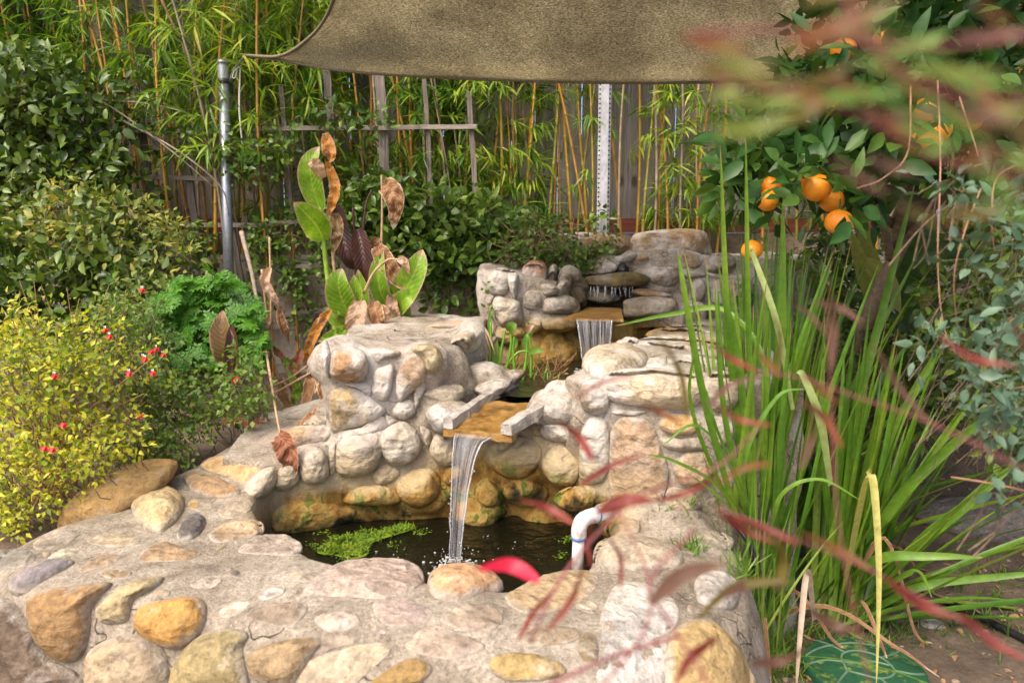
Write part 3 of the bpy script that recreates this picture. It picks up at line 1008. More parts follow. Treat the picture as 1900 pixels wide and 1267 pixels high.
MID = [
    ([(610, 690), (617, 655), (640, 645), (672, 650), (682, 675), (675, 702), (650, 709), (622, 702)], (.45, .29, .16), .06, None),
    ([(688, 655), (705, 647), (742, 652), (737, 663), (717, 668), (700, 673)], (.54, .48, .38), .02, None),
    ([(690, 715), (694, 690), (715, 677), (731, 678), (728, 715), (718, 741), (705, 743), (692, 731)], (.48, .34, .17), .03, None),
    ([(611, 770), (613, 730), (630, 718), (665, 720), (700, 745), (717, 761), (690, 783), (640, 798), (615, 801)], (.46, .36, .20), .04, None),
    ([(763, 648), (780, 638), (810, 643), (823, 670), (812, 689), (795, 692), (782, 668)], (.56, .47, .29), .05, None),
    ([(735, 702), (750, 670), (770, 655), (790, 668), (793, 692), (785, 712), (760, 732), (740, 745)], (.50, .37, .25), .03, None),
    ([(728, 762), (740, 745), (765, 740), (772, 765), (755, 779), (733, 773)], (.55, .50, .42), .02, None),
    ([(623, 872), (628, 820), (680, 802), (712, 815), (706, 850), (690, 872), (650, 885)], (.54, .45, .34), .045, None),
    ([(703, 825), (715, 795), (745, 780), (770, 795), (783, 825), (770, 851), (740, 864), (714, 853)], (.66, .60, .50), .06, 'round whitish cobble'),
    ([(796, 832), (805, 808), (825, 802), (846, 810), (852, 835), (846, 856), (825, 864), (804, 851)], (.62, .56, .46), .05, None),
    ([(553, 852), (573, 828), (600, 835), (611, 870), (600, 892), (572, 897), (557, 882)], (.56, .49, .40), .045, None),
    ([(903, 852), (920, 820), (960, 808), (1000, 825), (1006, 850), (985, 881), (950, 889), (918, 876)], (.46, .37, .23), .05, None),
    ([(1004, 862), (1015, 835), (1045, 826), (1073, 845), (1077, 870), (1060, 897), (1035, 902), (1011, 887)], (.55, .46, .34), .05, None),
    ([(735, 905), (760, 875), (800, 868), (817, 890), (812, 922), (780, 943), (748, 932)], (.46, .34, .17), .03, None),
    ([(636, 932), (660, 905), (700, 898), (737, 910), (742, 932), (700, 938)], (.48, .37, .20), .03, None),
    ([(500, 962), (520, 937), (560, 930), (620, 935), (662, 946), (640, 972), (580, 987), (510, 987)], (.42, .31, .14), .025, None),
    ([(1028, 932), (1040, 910), (1075, 903), (1102, 925), (1097, 947), (1060, 952)], (.46, .36, .22), .03, None),
    ([(835, 642), (850, 615), (880, 610), (894, 625), (887, 647), (860, 657)], (.52, .45, .34), .04, None),
    ([(985, 750), (1010, 722), (1050, 726), (1092, 750), (1082, 777), (1030, 787), (987, 782)], (.66, .62, .56), .03, None),
    ([(1003, 742), (1015, 718), (1050, 712), (1069, 725), (1062, 746), (1030, 742)], (.62, .57, .51), .03, None),
    ([(1003, 808), (1010, 787), (1070, 790), (1112, 795), (1102, 816), (1040, 820)], (.66, .62, .57), .03, None),
    ([(790, 770), (812, 750), (845, 768), (850, 792), (820, 800)], (.56, .53, .50), .03, None),
    ([(600, 640), (606, 632), (614, 660), (612, 700), (604, 690)], (.66, .64, .62), .02, None),
    ([(545, 800), (575, 775), (606, 772), (612, 800), (580, 815)], (.54, .48, .40), .02, None),
    ([(880, 905), (905, 885), (935, 905), (930, 935), (895, 940)], (.40, .30, .14), .03, None),
    ([(640, 712), (665, 706), (690, 716), (686, 735), (668, 722)], (.56, .49, .38), .015, None),
    ([(618, 806), (650, 800), (690, 790), (712, 772), (722, 790), (690, 804), (640, 818)], (.60, .54, .45), .02, None),
    ([(715, 770), (733, 778), (742, 784), (722, 792)], (.50, .44, .36), .02, None),
    ([(775, 700), (790, 715), (780, 745), (772, 760), (768, 735)], (.58, .53, .46), .02, None),
    ([(780, 790), (800, 802), (796, 830), (785, 815)], (.56, .5, .42), .02, None),
    ([(610, 830), (622, 822), (624, 870), (612, 880)], (.58, .53, .46), .015, None),
    ([(512, 880), (530, 860), (552, 862), (556, 890), (530, 910), (510, 905)], (.60, .55, .47), .03, None),
    ([(690, 880), (712, 862), (742, 872), (730, 892), (700, 898)], (.52, .44, .32), .02, None),
    ([(828, 868), (850, 860), (862, 880), (840, 900), (822, 890)], (.48, .38, .22), .025, None),
    ([(940, 895), (975, 890), (1015, 905), (1010, 930), (965, 935), (935, 920)], (.44, .34, .18), .03, None),
    ([(1078, 880), (1100, 900), (1108, 930), (1090, 920)], (.46, .38, .26), .02, None),
    ([(850, 935), (880, 930), (920, 965), (900, 995), (850, 985)], (.10, .10, .07), .03, None),
]
for poly, col, bulge, lab in MID:
    stone(poly, 'mid', col, bulge * 1.2, MIDW, label=lab)

RIGHT = [
    ([(1076, 872), (1080, 802), (1100, 770), (1126, 785), (1133, 850), (1120, 892), (1085, 897)], (.64, .60, .54), .045, None),
    ([(1077, 742), (1082, 710), (1110, 703), (1131, 725), (1133, 750), (1115, 769), (1089, 764)], (.38, .32, .24), .05, None),
    ([(1117, 722), (1125, 697), (1160, 684), (1240, 686), (1302, 705), (1306, 742), (1270, 760), (1200, 757), (1138, 746)], (.66, .56, .42), .065, 'long pale boulder laid along the top edge'),
    ([(1080, 682), (1090, 660), (1130, 651), (1190, 655), (1202, 675), (1160, 697), (1110, 704)], (.56, .48, .35), .055, None),
    ([(1130, 852), (1135, 792), (1165, 770), (1210, 785), (1227, 830), (1242, 882), (1220, 942), (1170, 952), (1133, 922)], (.44, .32, .21), .03, None),
    ([(1221, 787), (1235, 770), (1270, 766), (1299, 780), (1291, 801), (1260, 807), (1233, 801)], (.62, .40, .16), .035, 'small orange oval stone'),
    ([(1155, 652), (1180, 632), (1250, 621), (1330, 624), (1342, 642), (1250, 662), (1180, 657)], (.54, .46, .34), .016, None),
    ([(1200, 622), (1230, 608), (1300, 604), (1350, 612), (1300, 620)], (.55, .48, .38), .012, None),
    ([(1302, 712), (1325, 690), (1365, 695), (1372, 745), (1340, 765), (1308, 750)], (.50, .42, .31), .04, None),
    ([(1250, 870), (1270, 840), (1310, 838), (1330, 870), (1300, 900), (1262, 898)], (.48, .36, .24), .03, None),
    ([(1235, 670), (1270, 660), (1330, 662), (1335, 678), (1280, 684)], (.58, .52, .43), .012, None),
    ([(1135, 765), (1160, 760), (1200, 763), (1170, 772)], (.56, .5, .42), .012, None),
    ([(1225, 812), (1260, 812), (1300, 812), (1310, 832), (1262, 836), (1232, 828)], (.54, .47, .38), .025, None),
    ([(1310, 780), (1340, 772), (1365, 800), (1340, 830), (1312, 815)], (.50, .42, .32), .03, None),
    ([(1140, 640), (1165, 628), (1185, 632), (1150, 650)], (.56, .5, .4), .015, None),
    ([(1205, 665), (1235, 662), (1232, 682), (1200, 682)], (.50, .43, .33), .012, None),
    ([(1340, 660), (1370, 655), (1390, 670), (1350, 685)], (.52, .45, .35), .012, None),
    ([(1250, 640), (1300, 632), (1330, 645), (1280, 655)], (.5, .43, .34), .01, None),
    ([(1240, 905), (1280, 912), (1300, 940), (1260, 955), (1235, 940)], (.46, .38, .28), .02, None),
]
for poly, col, bulge, lab in RIGHT:
    stone(poly, 'right', col, bulge, RIGHTW, label=lab)

UP = [
    ([(905, 540), (907, 515), (920, 499), (942, 498), (950, 515), (940, 545), (922, 548)], (.56, .50, .40), .03, None),
    ([(942, 505), (962, 508), (960, 545), (955, 555), (944, 530)], (.58, .54, .46), .03, None),
    ([(967, 517), (972, 497), (1010, 496), (1016, 515), (1000, 523), (975, 521)], (.48, .26, .14), .04, 'reddish brown stone on the top edge'),
    (oval(1022, 514, 20, 26), (.54, .48, .40), .03, None),
    ([(914, 562), (925, 547), (950, 555), (966, 560), (971, 597), (955, 607), (928, 602)], (.54, .47, .36), .04, None),
    ([(970, 567), (975, 542), (1000, 540), (1006, 565), (990, 576)], (.48, .43, .36), .012, None),
    ([(1007, 577), (1015, 552), (1050, 549), (1066, 565), (1060, 582), (1030, 582)], (.60, .55, .48), .05, None),
    ([(1035, 522), (1045, 507), (1075, 509), (1079, 522), (1050, 530)], (.54, .50, .44), .04, None),
    ([(1275, 552), (1280, 522), (1300, 515), (1309, 535), (1300, 557), (1284, 562)], (.36, .29, .20), .04, None),
    (oval(1270, 536, 20, 22), (.52, .46, .38), .03, None),
    ([(1266, 477), (1275, 470), (1290, 472), (1301, 490), (1282, 499)], (.50, .34, .19), .03, None),
    ([(1311, 502), (1320, 477), (1350, 469), (1367, 488), (1347, 504)], (.40, .38, .30), .04, None),
    ([(1320, 560), (1330, 515), (1375, 510), (1400, 540), (1380, 580)], (.46, .42, .35), .03, None),
    ([(1180, 478), (1190, 473), (1202, 476), (1200, 483), (1184, 484)], (.46, .33, .2), .012, None),
    (oval(1042, 538, 30, 24), (.34, .28, .2), .04, None),
    (oval(1072, 545, 34, 24, 10), (.25, .2, .16), .04, None),
    ([(1085, 552), (1110, 540), (1140, 545), (1150, 555), (1110, 562)], (.42, .36, .26), .03, None),
    ([(1115, 553), (1160, 543), (1162, 556), (1122, 559)], (.28, .15, .1), .02, None),
    (oval(945, 620, 60, 40), (.56, .51, .44), .03, None),
    ([(1005, 528), (1022, 528), (1032, 545), (1010, 548)], (.50, .44, .36), .03, None),
    ([(905, 548), (918, 548), (915, 562), (905, 565)], (.52, .47, .4), .02, None),
    ([(930, 610), (960, 610), (970, 635), (940, 640)], (.57, .52, .45), .03, None),
    ([(975, 600), (1000, 590), (1005, 610), (985, 622)], (.54, .49, .42), .025, None),
    ([(905, 600), (922, 605), (925, 640), (908, 645)], (.52, .47, .4), .025, None),
    ([(1200, 500), (1240, 495), (1262, 505), (1250, 530), (1210, 525)], (.34, .28, .2), .03, None),
    ([(1262, 500), (1300, 500), (1310, 512), (1275, 516)], (.60, .57, .52), .02, None),
    ([(1310, 505), (1345, 508), (1360, 520), (1322, 515)], (.58, .54, .48), .02, None),
    ([(1258, 562), (1300, 562), (1318, 580), (1270, 590)], (.54, .49, .42), .02, None),
    ([(1085, 505), (1110, 490), (1140, 488), (1145, 500), (1110, 508)], (.40, .34, .27), .03, None),
    ([(1140, 478), (1180, 470), (1175, 485), (1150, 488)], (.58, .55, .5), .02, None),
    ([(1000, 660), (1015, 620), (1060, 630), (1078, 680), (1030, 690)], (.44, .32, .13), .02, None),
]
for poly, col, bulge, lab in UP:
    stone(poly, 'upper', col, bulge * 1.7, UPPERW, label=lab)


def rock(name, poly, Y, depth, color, parent=None, label=None, tilt=0.0, sub=26, mat=None, seed=None, flat_top=.6):
    """A free rock: outline as seen, a real body DEPTH deep round the distance Y."""
    q = closed_spline([(x, y, 0) for x, y in poly], 48)[:, :2]
    c = q.mean(0)
    seed = c[0] * .13 if seed is None else seed
    V = []
    rows = 15
    ctr = P(c[0], c[1], Y)
    for i in range(1, rows):
        a = math.pi * i / rows
        r, d = math.sin(a) ** .62, -math.cos(a)
        for k in range(48):
            p = P(*(c + (q[k] - c) * r), Y)
            p = p + np.array((0, d * depth * .5, tilt * d * depth * .5))
            n = noise.noise(Vector(p * 8) + Vector((seed, 0, 0))) * .10 + noise.noise(Vector(p * 24) + Vector((0, seed, 0))) * .04
            V.append(p + (p - ctr) * n)
    V += [ctr + np.array((0, -depth * .5, -tilt * depth * .5)), ctr + np.array((0, depth * .5, tilt * depth * .5))]
    f3, f4 = [], []
    R = rows - 1
    for i in range(R - 1):
        for k in range(48):
            k2 = (k + 1) % 48
            f4.append((i * 48 + k, i * 48 + k2, (i + 1) * 48 + k2, (i + 1) * 48 + k))
    for k in range(48):
        k2 = (k + 1) % 48
        f3.append((k2, k, R * 48))
        f3.append(((R - 1) * 48 + k, (R - 1) * 48 + k2, R * 48 + 1))
    mb = MB()
    mb.add(V, f3=f3, f4=f4)
    return mb.build(name, mat or M_STONE, parent, label=label, color=color)


# jutting slabs bedded in the tiers
rock('stone', [(130, 955), (140, 918), (180, 890), (230, 873), (300, 868), (318, 876), (314, 892), (285, 912), (246, 934), (222, 974), (190, 970), (150, 960)], 2.2, .30, (.44, .29, .12), BASIN, 'broad tan boulder beside the shrub', .12)
rock('ledge_slab', [(1084, 527), (1090, 514), (1130, 508), (1180, 504), (1202, 515), (1188, 530), (1130, 535), (1100, 532)], 3.66, .22, (.20, .16, .05), UPPERW, 'mossy olive ledge under the outlet pipe')
rock('ledge_slab', [(1172, 541), (1190, 535), (1240, 545), (1234, 552), (1185, 551)], 3.58, .16, (.42, .26, .15), UPPERW)
rock('stone', [(1158, 572), (1163, 556), (1210, 551), (1254, 558), (1242, 581), (1200, 589), (1160, 588)], 3.42, .16, (.52, .46, .37), UPPERW, 'grey flat-faced stone at the lip')
rock('stone', [(1002, 597), (1020, 582), (1052, 586), (1068, 606), (1040, 616), (1012, 610)], 3.36, .16, (.42, .34, .22), UPPERW)
rock('stone', [(777, 727), (800, 717), (842, 713), (862, 722), (850, 745), (815, 744)], 2.46, .12, (.58, .51, .40), MIDW)
rock('stone', [(878, 720), (900, 708), (932, 704), (946, 713), (920, 735), (892, 733)], 2.60, .12, (.68, .64, .58), MIDW)
rock('stone', [(845, 680), (870, 668), (930, 678), (950, 692), (930, 702), (880, 692)], 2.86, .12, (.40, .36, .31), MIDW)
rock('stone', [(900, 703), (935, 688), (975, 686), (965, 705), (930, 728)], 2.74, .10, (.28, .23, .16), MIDW)
rock('stone', [(1075, 700), (1085, 692), (1105, 700), (1095, 714), (1080, 712)], 2.6, .1, (.4, .35, .28), RIGHTW)

for poly, dep, lab in (([(1003, 462), (1012, 440), (1060, 432), (1120, 433), (1152, 445), (1162, 462), (1135, 475), (1050, 477), (1015, 474)], .28, 'tan boulder half covered by creeping ivy, left of a bigger boulder'),
                       ([(1172, 468), (1176, 440), (1200, 430), (1270, 424), (1303, 430), (1315, 455), (1310, 475), (1240, 478), (1180, 474)], .34, 'bare tan boulder, the larger of two on the wall top under the fence'),
                       ([(965, 455), (975, 436), (1000, 428), (1018, 440), (1010, 462), (985, 468)], .2, 'small tan boulder tucked under ivy at the end of the wall top')):
    o = rock('boulder', poly, 3.98, dep, (.46, .33, .19))
    tag(o, lab, 'boulder', 'boulders on the wall top')
o = rock('boulder', [(1700, 960), (1740, 940), (1810, 930), (1900, 935), (1960, 955), (1950, 1000), (1850, 1008), (1760, 990)], 3.1, .3, (.30, .27, .24))
tag(o, 'flat grey rock lying on the bare soil behind the strap leaves', 'rock')
o = rock('stone_chip', [(1700, 1165), (1720, 1150), (1760, 1160), (1780, 1180), (1750, 1190), (1715, 1185)], 2.34, .1, (.42, .40, .40))
tag(o, 'small grey flat stone on the soil beside the black hose', 'stone')

# ------------------------------------------------------------------ water
def water_material(name, col, rip=9.0, amp=.35, rough=.04):
    k = NT(name)
    p = k.pos((1, 1.6, 1))
    a = k.noise(p, rip, 3, .5, 1.2)
    b = k.noise(p, rip * 4, 3, .6, .6)
    k.set(Base_Color=col, Roughness=rough, IOR=1.33, Normal=k.bump(k.math('ADD', a, k.math('MULTIPLY', b, .3)), amp, .02))
    k.b.inputs['Specular IOR Level'].default_value = .55
    return k.m


def sheet(name, poly, z, mat, n=70, drop=None):
    """A water sheet filling a plan polygon."""
    q = closed_spline([(x, y, 0) for x, y in poly], 64)[:, :2]
    c = q.mean(0)
    V, f3, f4 = [(c[0], c[1], z)], [], []
    for r in range(1, n + 1):
        for k in range(64):
            p = c + (q[k] - c) * r / n
            rip = 0.0
            if drop is not None:                                        # rings spreading from where the fall lands
                dd = math.hypot(p[0] - drop[0], p[1] - drop[1])
                rip = .0035 * math.sin(dd * 105 + 1.5 * noise.noise(Vector((p[0] * 9, p[1] * 9, 0)))) * math.exp(-dd * 5.5)
            V.append((p[0], p[1], z + rip + .0026 * noise.noise(Vector((p[0] * 22, p[1] * 22, 3))) + .001 * noise.noise(Vector((p[0] * 70, p[1] * 70, 3)))))
    for k in range(64):
        f3.append((0, 1 + k, 1 + (k + 1) % 64))
    for r in range(n - 1):
        for k in range(64):
            k2 = (k + 1) % 64
            f4.append((1 + r * 64 + k, 1 + (r + 1) * 64 + k, 1 + (r + 1) * 64 + k2, 1 + r * 64 + k2))
    mb = MB()
    mb.add(V, f3=f3, f4=f4)
    return mb.build(name, mat)


ZL, ZM, ZU = .365, .755, .962
o = sheet('water', [(-.86, 2.2), (-.78, 1.9), (-.5, 1.7), (-.2, 1.6), (.05, 1.57), (.25, 1.7), (.36, 2.0), (.34, 2.35), (0, 2.5), (-.5, 2.45)], ZL, water_material('dark_water', (.006, .006, .003, 1), 8, .75), drop=Zp(844, 1046, ZL))
tag(o, 'dark brown water of the lowest pool with bubbles where the fall lands', 'water', kind='structure')
o = sheet('water', [(-.17, 2.62), (-.02, 2.56), (.1, 2.54), (.24, 2.56), (.5, 2.9), (.76, 3.35), (.7, 3.6), (.2, 3.55), (-.1, 3.3), (-.17, 2.95)], ZM, water_material('shallow_water', (.022, .019, .009, 1), 16, .55), drop=Zp(1105, 691, ZM))
tag(o, 'shallow olive brown water of the middle pool between the stone walls', 'water', kind='structure')
o = sheet('water', [(.30, 3.45), (.42, 3.42), (.54, 3.45), (.56, 3.7), (.5, 3.78), (.33, 3.76)], ZU, water_material('lip_water', (.045, .036, .02, 1), 26, .6))
tag(o, 'thin film of water behind the upper spillway', 'water', kind='structure')

# ------------------------------------------------------------------ retaining wall, fence, post, pole, trellis
def blockwall():
    k = NT('concrete_block')
    p = k.pos()
    br = k.n('ShaderNodeTexBrick', Vector=k.n('ShaderNodeCombineXYZ', X=k.n('ShaderNodeSeparateXYZ', Vector=p).outputs[0], Y=k.n('ShaderNodeSeparateXYZ', Vector=p).outputs[2]).outputs[0],
             Color1=(.40, .35, .28, 1), Color2=(.46, .41, .33, 1), Mortar=(.27, .24, .20, 1), Scale=1.0)
    br.inputs['Brick Width'].default_value = .40
    br.inputs['Row Height'].default_value = .20
    br.inputs['Mortar Size'].default_value = .006
    nz = k.noise(p, 40, 5, .7)
    c = k.mix(.8, br.outputs['Color'], k.ramp(nz, [(.3, (.65, .63, .6)), (.6, (1.1, 1.1, 1.1))]), 'MULTIPLY')
    st = k.rng(k.noise(p, 4, 4), .5, .7)
    c = k.mix(k.math('MULTIPLY', st, .5), c, (.22, .18, .13))
    k.set(Base_Color=c, Roughness=.9, Normal=k.bump(k.math('ADD', nz, k.math('MULTIPLY', br.outputs['Fac'], -1.0)), .6, .008))
    mb = MB()
    mb.box((0, 4.24, .6), (9.0, .19, 1.26))
    o = mb.build('retaining_wall', k.m, smooth=False)
    tag(o, 'grey block retaining wall holding the bed below the fence, mostly hidden by ivy', 'wall')


blockwall()


def fence():
    root = thing('wooden_fence', 'tall weathered grey board fence with light showing between boards, behind the bamboo', 'fence', (0, 4.6, 1.36))
    mb = MB()
    x = -4.4
    while x < 4.6:
        bw = .138 + rng.uniform(-.004, .004)
        a = rng.uniform(-.006, .006)
        ca, sa = math.cos(a), math.sin(a)
        mb.box((x + bw / 2, 4.6 + rng.uniform(-.003, .003), 2.20 + rng.uniform(-.02, .03)), (bw, .018, 1.66), ((ca, 0, sa), (0, 1, 0), (-sa, 0, ca)))
        x += bw + rng.choice([.001, .002, .004, .007, .002, .003])
    mb.build('boards', M_FENCE, root, smooth=False)
    mb = MB()
    mb.box((0, 4.578, 1.405), (9.2, .022, .085))
    mb.build('kick_board', M_RED, root, smooth=False, label='dark red-stained bottom board')
    mb = MB()
    mb.box((0, 4.64, 2.75), (9.2, .04, .09))
    mb.box((0, 4.64, 1.75), (9.2, .04, .09))
    mb.build('rail', M_FENCE, root, smooth=False)


fence()


def perforated_post():
    k = NT('galvanised_sheet')
    v = k.n('ShaderNodeTexVoronoi', Vector=k.pos((1, 1, .6)), Scale=60)
    nz = k.noise(k.pos(), 12, 4)
    c = k.mix(.5, k.ramp(v.outputs['Color'], [(.2, (.36, .37, .37)), (.8, (.56, .57, .58))]), k.ramp(nz, [(.3, (.30, .29, .28)), (.7, (.58, .59, .60))]))
    k.set(Base_Color=c, Metallic=.25, Roughness=.5)
    dark = plain('hole_dark', (.02, .02, .02), .9)
    b = P(1119, 432, 4.16)
    root = thing('fence_post', 'galvanised steel fence post with rows of punched holes, standing before the boards', 'post', (b[0], 4.16, 1.2))
    mb = MB()
    wf, wr = .018, .035
    X, H, zc = b[0], 1.55, 1.975
    mb.box((X, 4.15, zc), (wr, .004, H))
    mb.box((X - wr / 2 - .001, 4.163, zc), (.003, .028, H))
    mb.box((X + wr / 2 + .001, 4.163, zc), (.003, .028, H))
    mb.box((X - wr / 2 - wf / 2, 4.177, zc), (wf, .003, H))
    mb.box((X + wr / 2 + wf / 2, 4.177, zc), (wf, .003, H))
    mb.build('channel', k.m, root, smooth=False)
    mb = MB()
    for s in (-1, 1):
        for i in range(60):
            z = 1.25 + i * .0254
            c = (X + s * (wr / 2 + wf * .55), 4.1752, z)
            mb.tube([c, (c[0], c[1] - .0012, c[2])], .0052, 8)
    o = mb.build('punched_holes', dark, root, smooth=False)
    o['kind'] = 'stuff'


perforated_post()


def steel(name='galvanised_tube'):
    k = NT(name)
    nz = k.noise(k.pos((1, 1, .25)), 30, 4, .6)
    v = k.n('ShaderNodeTexVoronoi', Vector=k.pos(), Scale=90)
    c = k.mix(.35, k.ramp(nz, [(.3, (.24, .26, .29)), (.7, (.40, .43, .47))]), v.outputs['Color'])
    c = k.mix(.55, c, (.34, .37, .41))
    k.set(Base_Color=c, Metallic=.7, Roughness=.38)
    return k.m


M_STEEL = steel()


def poles():
    t, b = P(414, 118, 3.92), P(426, 560, 3.92)
    root = thing('shade_pole', 'upright galvanised steel pole holding the left corner of the shade sail', 'pole', (b[0], 3.92, .5))
    d = (t - b) / np.linalg.norm(t - b)
    mb = MB()
    mb.tube([b - d * .5, t], .0265, 24)
    mb.build('tube', M_STEEL, root)
    mb = MB()
    mb.tube([t - d * .004, t + d * .012], .0285, 24)
    mb.build('cap', M_STEEL, root)
    mb = MB()
    c = t - d * .09
    mb.tube([c - d * .012, c + d * .012], .030, 24)
    mb.box(c + np.array((.035, 0, 0)), (.03, .012, .022))
    mb.build('clamp', plain('dark_clamp', (.06, .06, .06), .5, .6), root)
    o = MB()
    p = P(1735, 380, 3.9)
    q = P(1728, 600, 3.9)
    d = (p - q) / np.linalg.norm(p - q)
    r2 = thing('shade_pole', 'second steel pole half hidden behind the orange tree and ginger leaves', 'pole', (q[0], 3.9, .2))
    o.tube([q - d * .5, p + d * .9], .029, 24)
    o.build('tube', M_STEEL, r2)
    mb = MB()
    mb.tube([p + d * .9, p + d * .912], .031, 24)
    mb.build('cap', M_STEEL, r2)


poles()


def rope():
    mb = MB()
    a = P(446, 122, 3.9)
    pts = [a, P(444, 200, 3.9), P(449, 260, 3.9), P(455, 312, 3.9)]
    path = spline(pts, 60)
    for s in range(3):
        th = np.linspace(0, 90, 60) + s * 2.094
        mb.tube(path + np.stack([np.cos(th) * .0022, np.sin(th) * .0022, th * 0], 1), .0026, 5)
    lp = pxpath([(444, 124, 3.88), (434, 134, 3.88), (432, 145, 3.88), (437, 143, 3.88), (440, 130, 3.88)], 24)
    mb.tube(lp, .0022, 5)
    o = mb.build('rope', plain('white_rope', (.62, .60, .55), .9, nscale=200))
    tag(o, 'thin white rope dangling beside the steel pole', 'rope')


rope()


def trellis():
    root = thing('wooden_trellis', 'old grey wooden lath trellis leaning among the bamboo and ivy', 'trellis', (-.6, 4.06, .9))

    def lath(pts, wpx, name, mat, Y=4.06, t=.016):
        p = pxpath([(x, y, Y) for x, y in pts], 12)
        wm = wpx * Y / F_PX
        mb = MB()
        d = p[-1] - p[0]
        horiz = abs(d[0]) > abs(d[2])
        for i in range(1):
            S = np.array((0, 0, wm / 2)) if horiz else np.array((wm / 2, 0, 0))
            Dp = np.array((0, t / 2, 0))
            wob = np.array([[rng.normal(0, .0015), 0, rng.normal(0, .0015)] for _ in p])
            q = p + wob
            V = np.stack([q - S - Dp, q + S - Dp, q + S + Dp, q - S + Dp], 1).reshape(-1, 3)
            n = len(q)
            f4 = [(a * 4 + b, a * 4 + (b + 1) % 4, a * 4 + 4 + (b + 1) % 4, a * 4 + 4 + b) for a in range(n - 1) for b in range(4)]
            f4 += [(0, 3, 2, 1), ((n - 1) * 4, (n - 1) * 4 + 1, (n - 1) * 4 + 2, (n - 1) * 4 + 3)]
            mb.add(V, f4=f4)
        mb.build(name, mat, root, smooth=False)
    for pts, wpx in (([(250, 160), (262, 240), (275, 330), (285, 400)], 15), ([(322, 140), (338, 250), (352, 340), (366, 440)], 12),
                     ([(400, 140), (404, 260), (430, 420), (455, 560)], 10), ([(606, 130), (611, 190), (618, 290)], 13), ([(704, 140), (710, 230), (716, 345)], 17),
                     ([(787, 147), (793, 240), (800, 380)], 8), ([(870, 170), (876, 260), (882, 360)], 9), ([(522, 160), (530, 260), (545, 430)], 8),
                     ([(455, 400), (460, 480), (466, 560)], 9), ([(552, 480), (556, 560)], 8)):
        lath(pts, wpx, 'upright', M_TRELLIS, 4.075)
    for pts, wpx in (([(228, 242), (320, 243), (410, 243)], 7), ([(425, 240), (600, 238), (885, 236)], 8), ([(255, 328), (330, 330), (414, 333)], 8), ([(335, 416), (470, 418), (560, 410), (640, 404)], 8),
                     ([(455, 500), (520, 496), (610, 492)], 7), ([(440, 582), (560, 578), (640, 572)], 8), ([(640, 498), (760, 494), (905, 492)], 6), ([(760, 586), (900, 590)], 8)):
        lath(pts, wpx, 'crosspiece', M_LATH, 4.052)


trellis()


# ------------------------------------------------------------------ shade sail
def sail():
    k = NT('knitted_shade_cloth')
    p = k.pos((1, 1, 1))
    a = k.noise(k.pos((110, 330, 330)), 1.0, 2, .7)
    b = k.noise(k.pos((60, 190, 190)), 1.0, 3, .7)
    cc = k.noise(p, 3.5, 4, .6)
    c = k.ramp(a, [(.34, (.18, .17, .13)), (.5, (.47, .435, .335)), (.64, (.74, .69, .54))])
    c = k.mix(.55, c, k.ramp(b, [(.3, (.45, .43, .4)), (.65, (1.35, 1.33, 1.28))]), 'MULTIPLY')
    c = k.mix(.7, c, k.ramp(cc, [(.35, (.72, .70, .66)), (.65, (1.2, 1.18, 1.13))]), 'MULTIPLY')
    k.set(Base_Color=c, Roughness=.9, Normal=k.bump(a, .3, .002))
    k.b.inputs['Specular IOR Level'].default_value = .1
    tr = k.n('ShaderNodeBsdfTranslucent', Color=c)
    mx = k.n('ShaderNodeMixShader', i0=.75, i1=k.b.outputs[0], i2=tr.outputs[0])
    k.t.links.new(mx.outputs[0], k.out.inputs[0])
    A = P(455, 103, 3.86)
    B = P(2450, 20, 4.0)
    C = np.array((4.6, 1.3, 2.95))
    D = np.array((.25, 1.7, 2.80))
    far = spline([A, P(520, 112, 3.74), P(640, 132, 3.62), P(800, 143, 3.56), P(1000, 151, 3.54), P(1200, 154, 3.56), P(1450, 150, 3.60), P(1700, 138, 3.68), P(2050, 92, 3.82), B], 60)
    left = spline([A, P(520, 104, 3.70), P(572, 72, 3.52), P(606, 30, 3.30), P(632, -40, 3.0), P(680, -150, 2.6), np.array((-.12, 2.05, 2.70)), D], 44)
    s = np.linspace(0, 1, 60)[:, None]
    near = D + (C - D) * s + np.array((0, .5, 0)) * (s * (1 - s) * 2)
    t = np.linspace(0, 1, 44)[:, None]
    right = B + (C - B) * t + np.array((-.5, 0, 0)) * (t * (1 - t) * 2)
    V = np.zeros((60, 44, 3))
    for i in range(60):
        for j in range(44):
            u, v = i / 59, j / 43
            V[i, j] = (1 - v) * far[i] + v * near[i] + (1 - u) * left[j] + u * right[j] - ((1 - u) * (1 - v) * A + u * (1 - v) * B + (1 - u) * v * D + u * v * C)
            V[i, j, 2] += .006 * noise.noise(Vector((u * 9, v * 7, 1)))
    root = thing('shade_sail', 'tan knitted fabric shade sail stretched overhead with curved hemmed edges', 'shade sail', A)
    n, m = 60, 44
    i, j = np.meshgrid(np.arange(n - 1), np.arange(m - 1), indexing='ij')
    q = np.stack([i * m + j, (i + 1) * m + j, (i + 1) * m + j + 1, i * m + j + 1], -1).reshape(-1, 4)
    mb = MB()
    mb.add(V.reshape(-1, 3), f4=q)
    o = mb.build('cloth', k.m, root)
    so_ = o.modifiers.new('solid', 'SOLIDIFY')
    so_.thickness = .0015
    hem = plain('hem_band', (.17, .135, .085), .9, nscale=120, var=.35)
    for path in (far, left, near, right):
        mb = MB()
        mb.tube(path, .0078, 8)
        mb.build('hem', hem, root)
    mb = MB()
    pt = P(414, 118, 3.92) - np.array((0, 0, .09))
    mb.tube(spline([A, (A + pt) / 2 - np.array((0, 0, .005)), pt + np.array((.03, 0, 0))], 8), .006, 8)
    mb.build('corner_tie', plain('steel_tie', (.3, .3, .3), .4, .8), root)


sail()

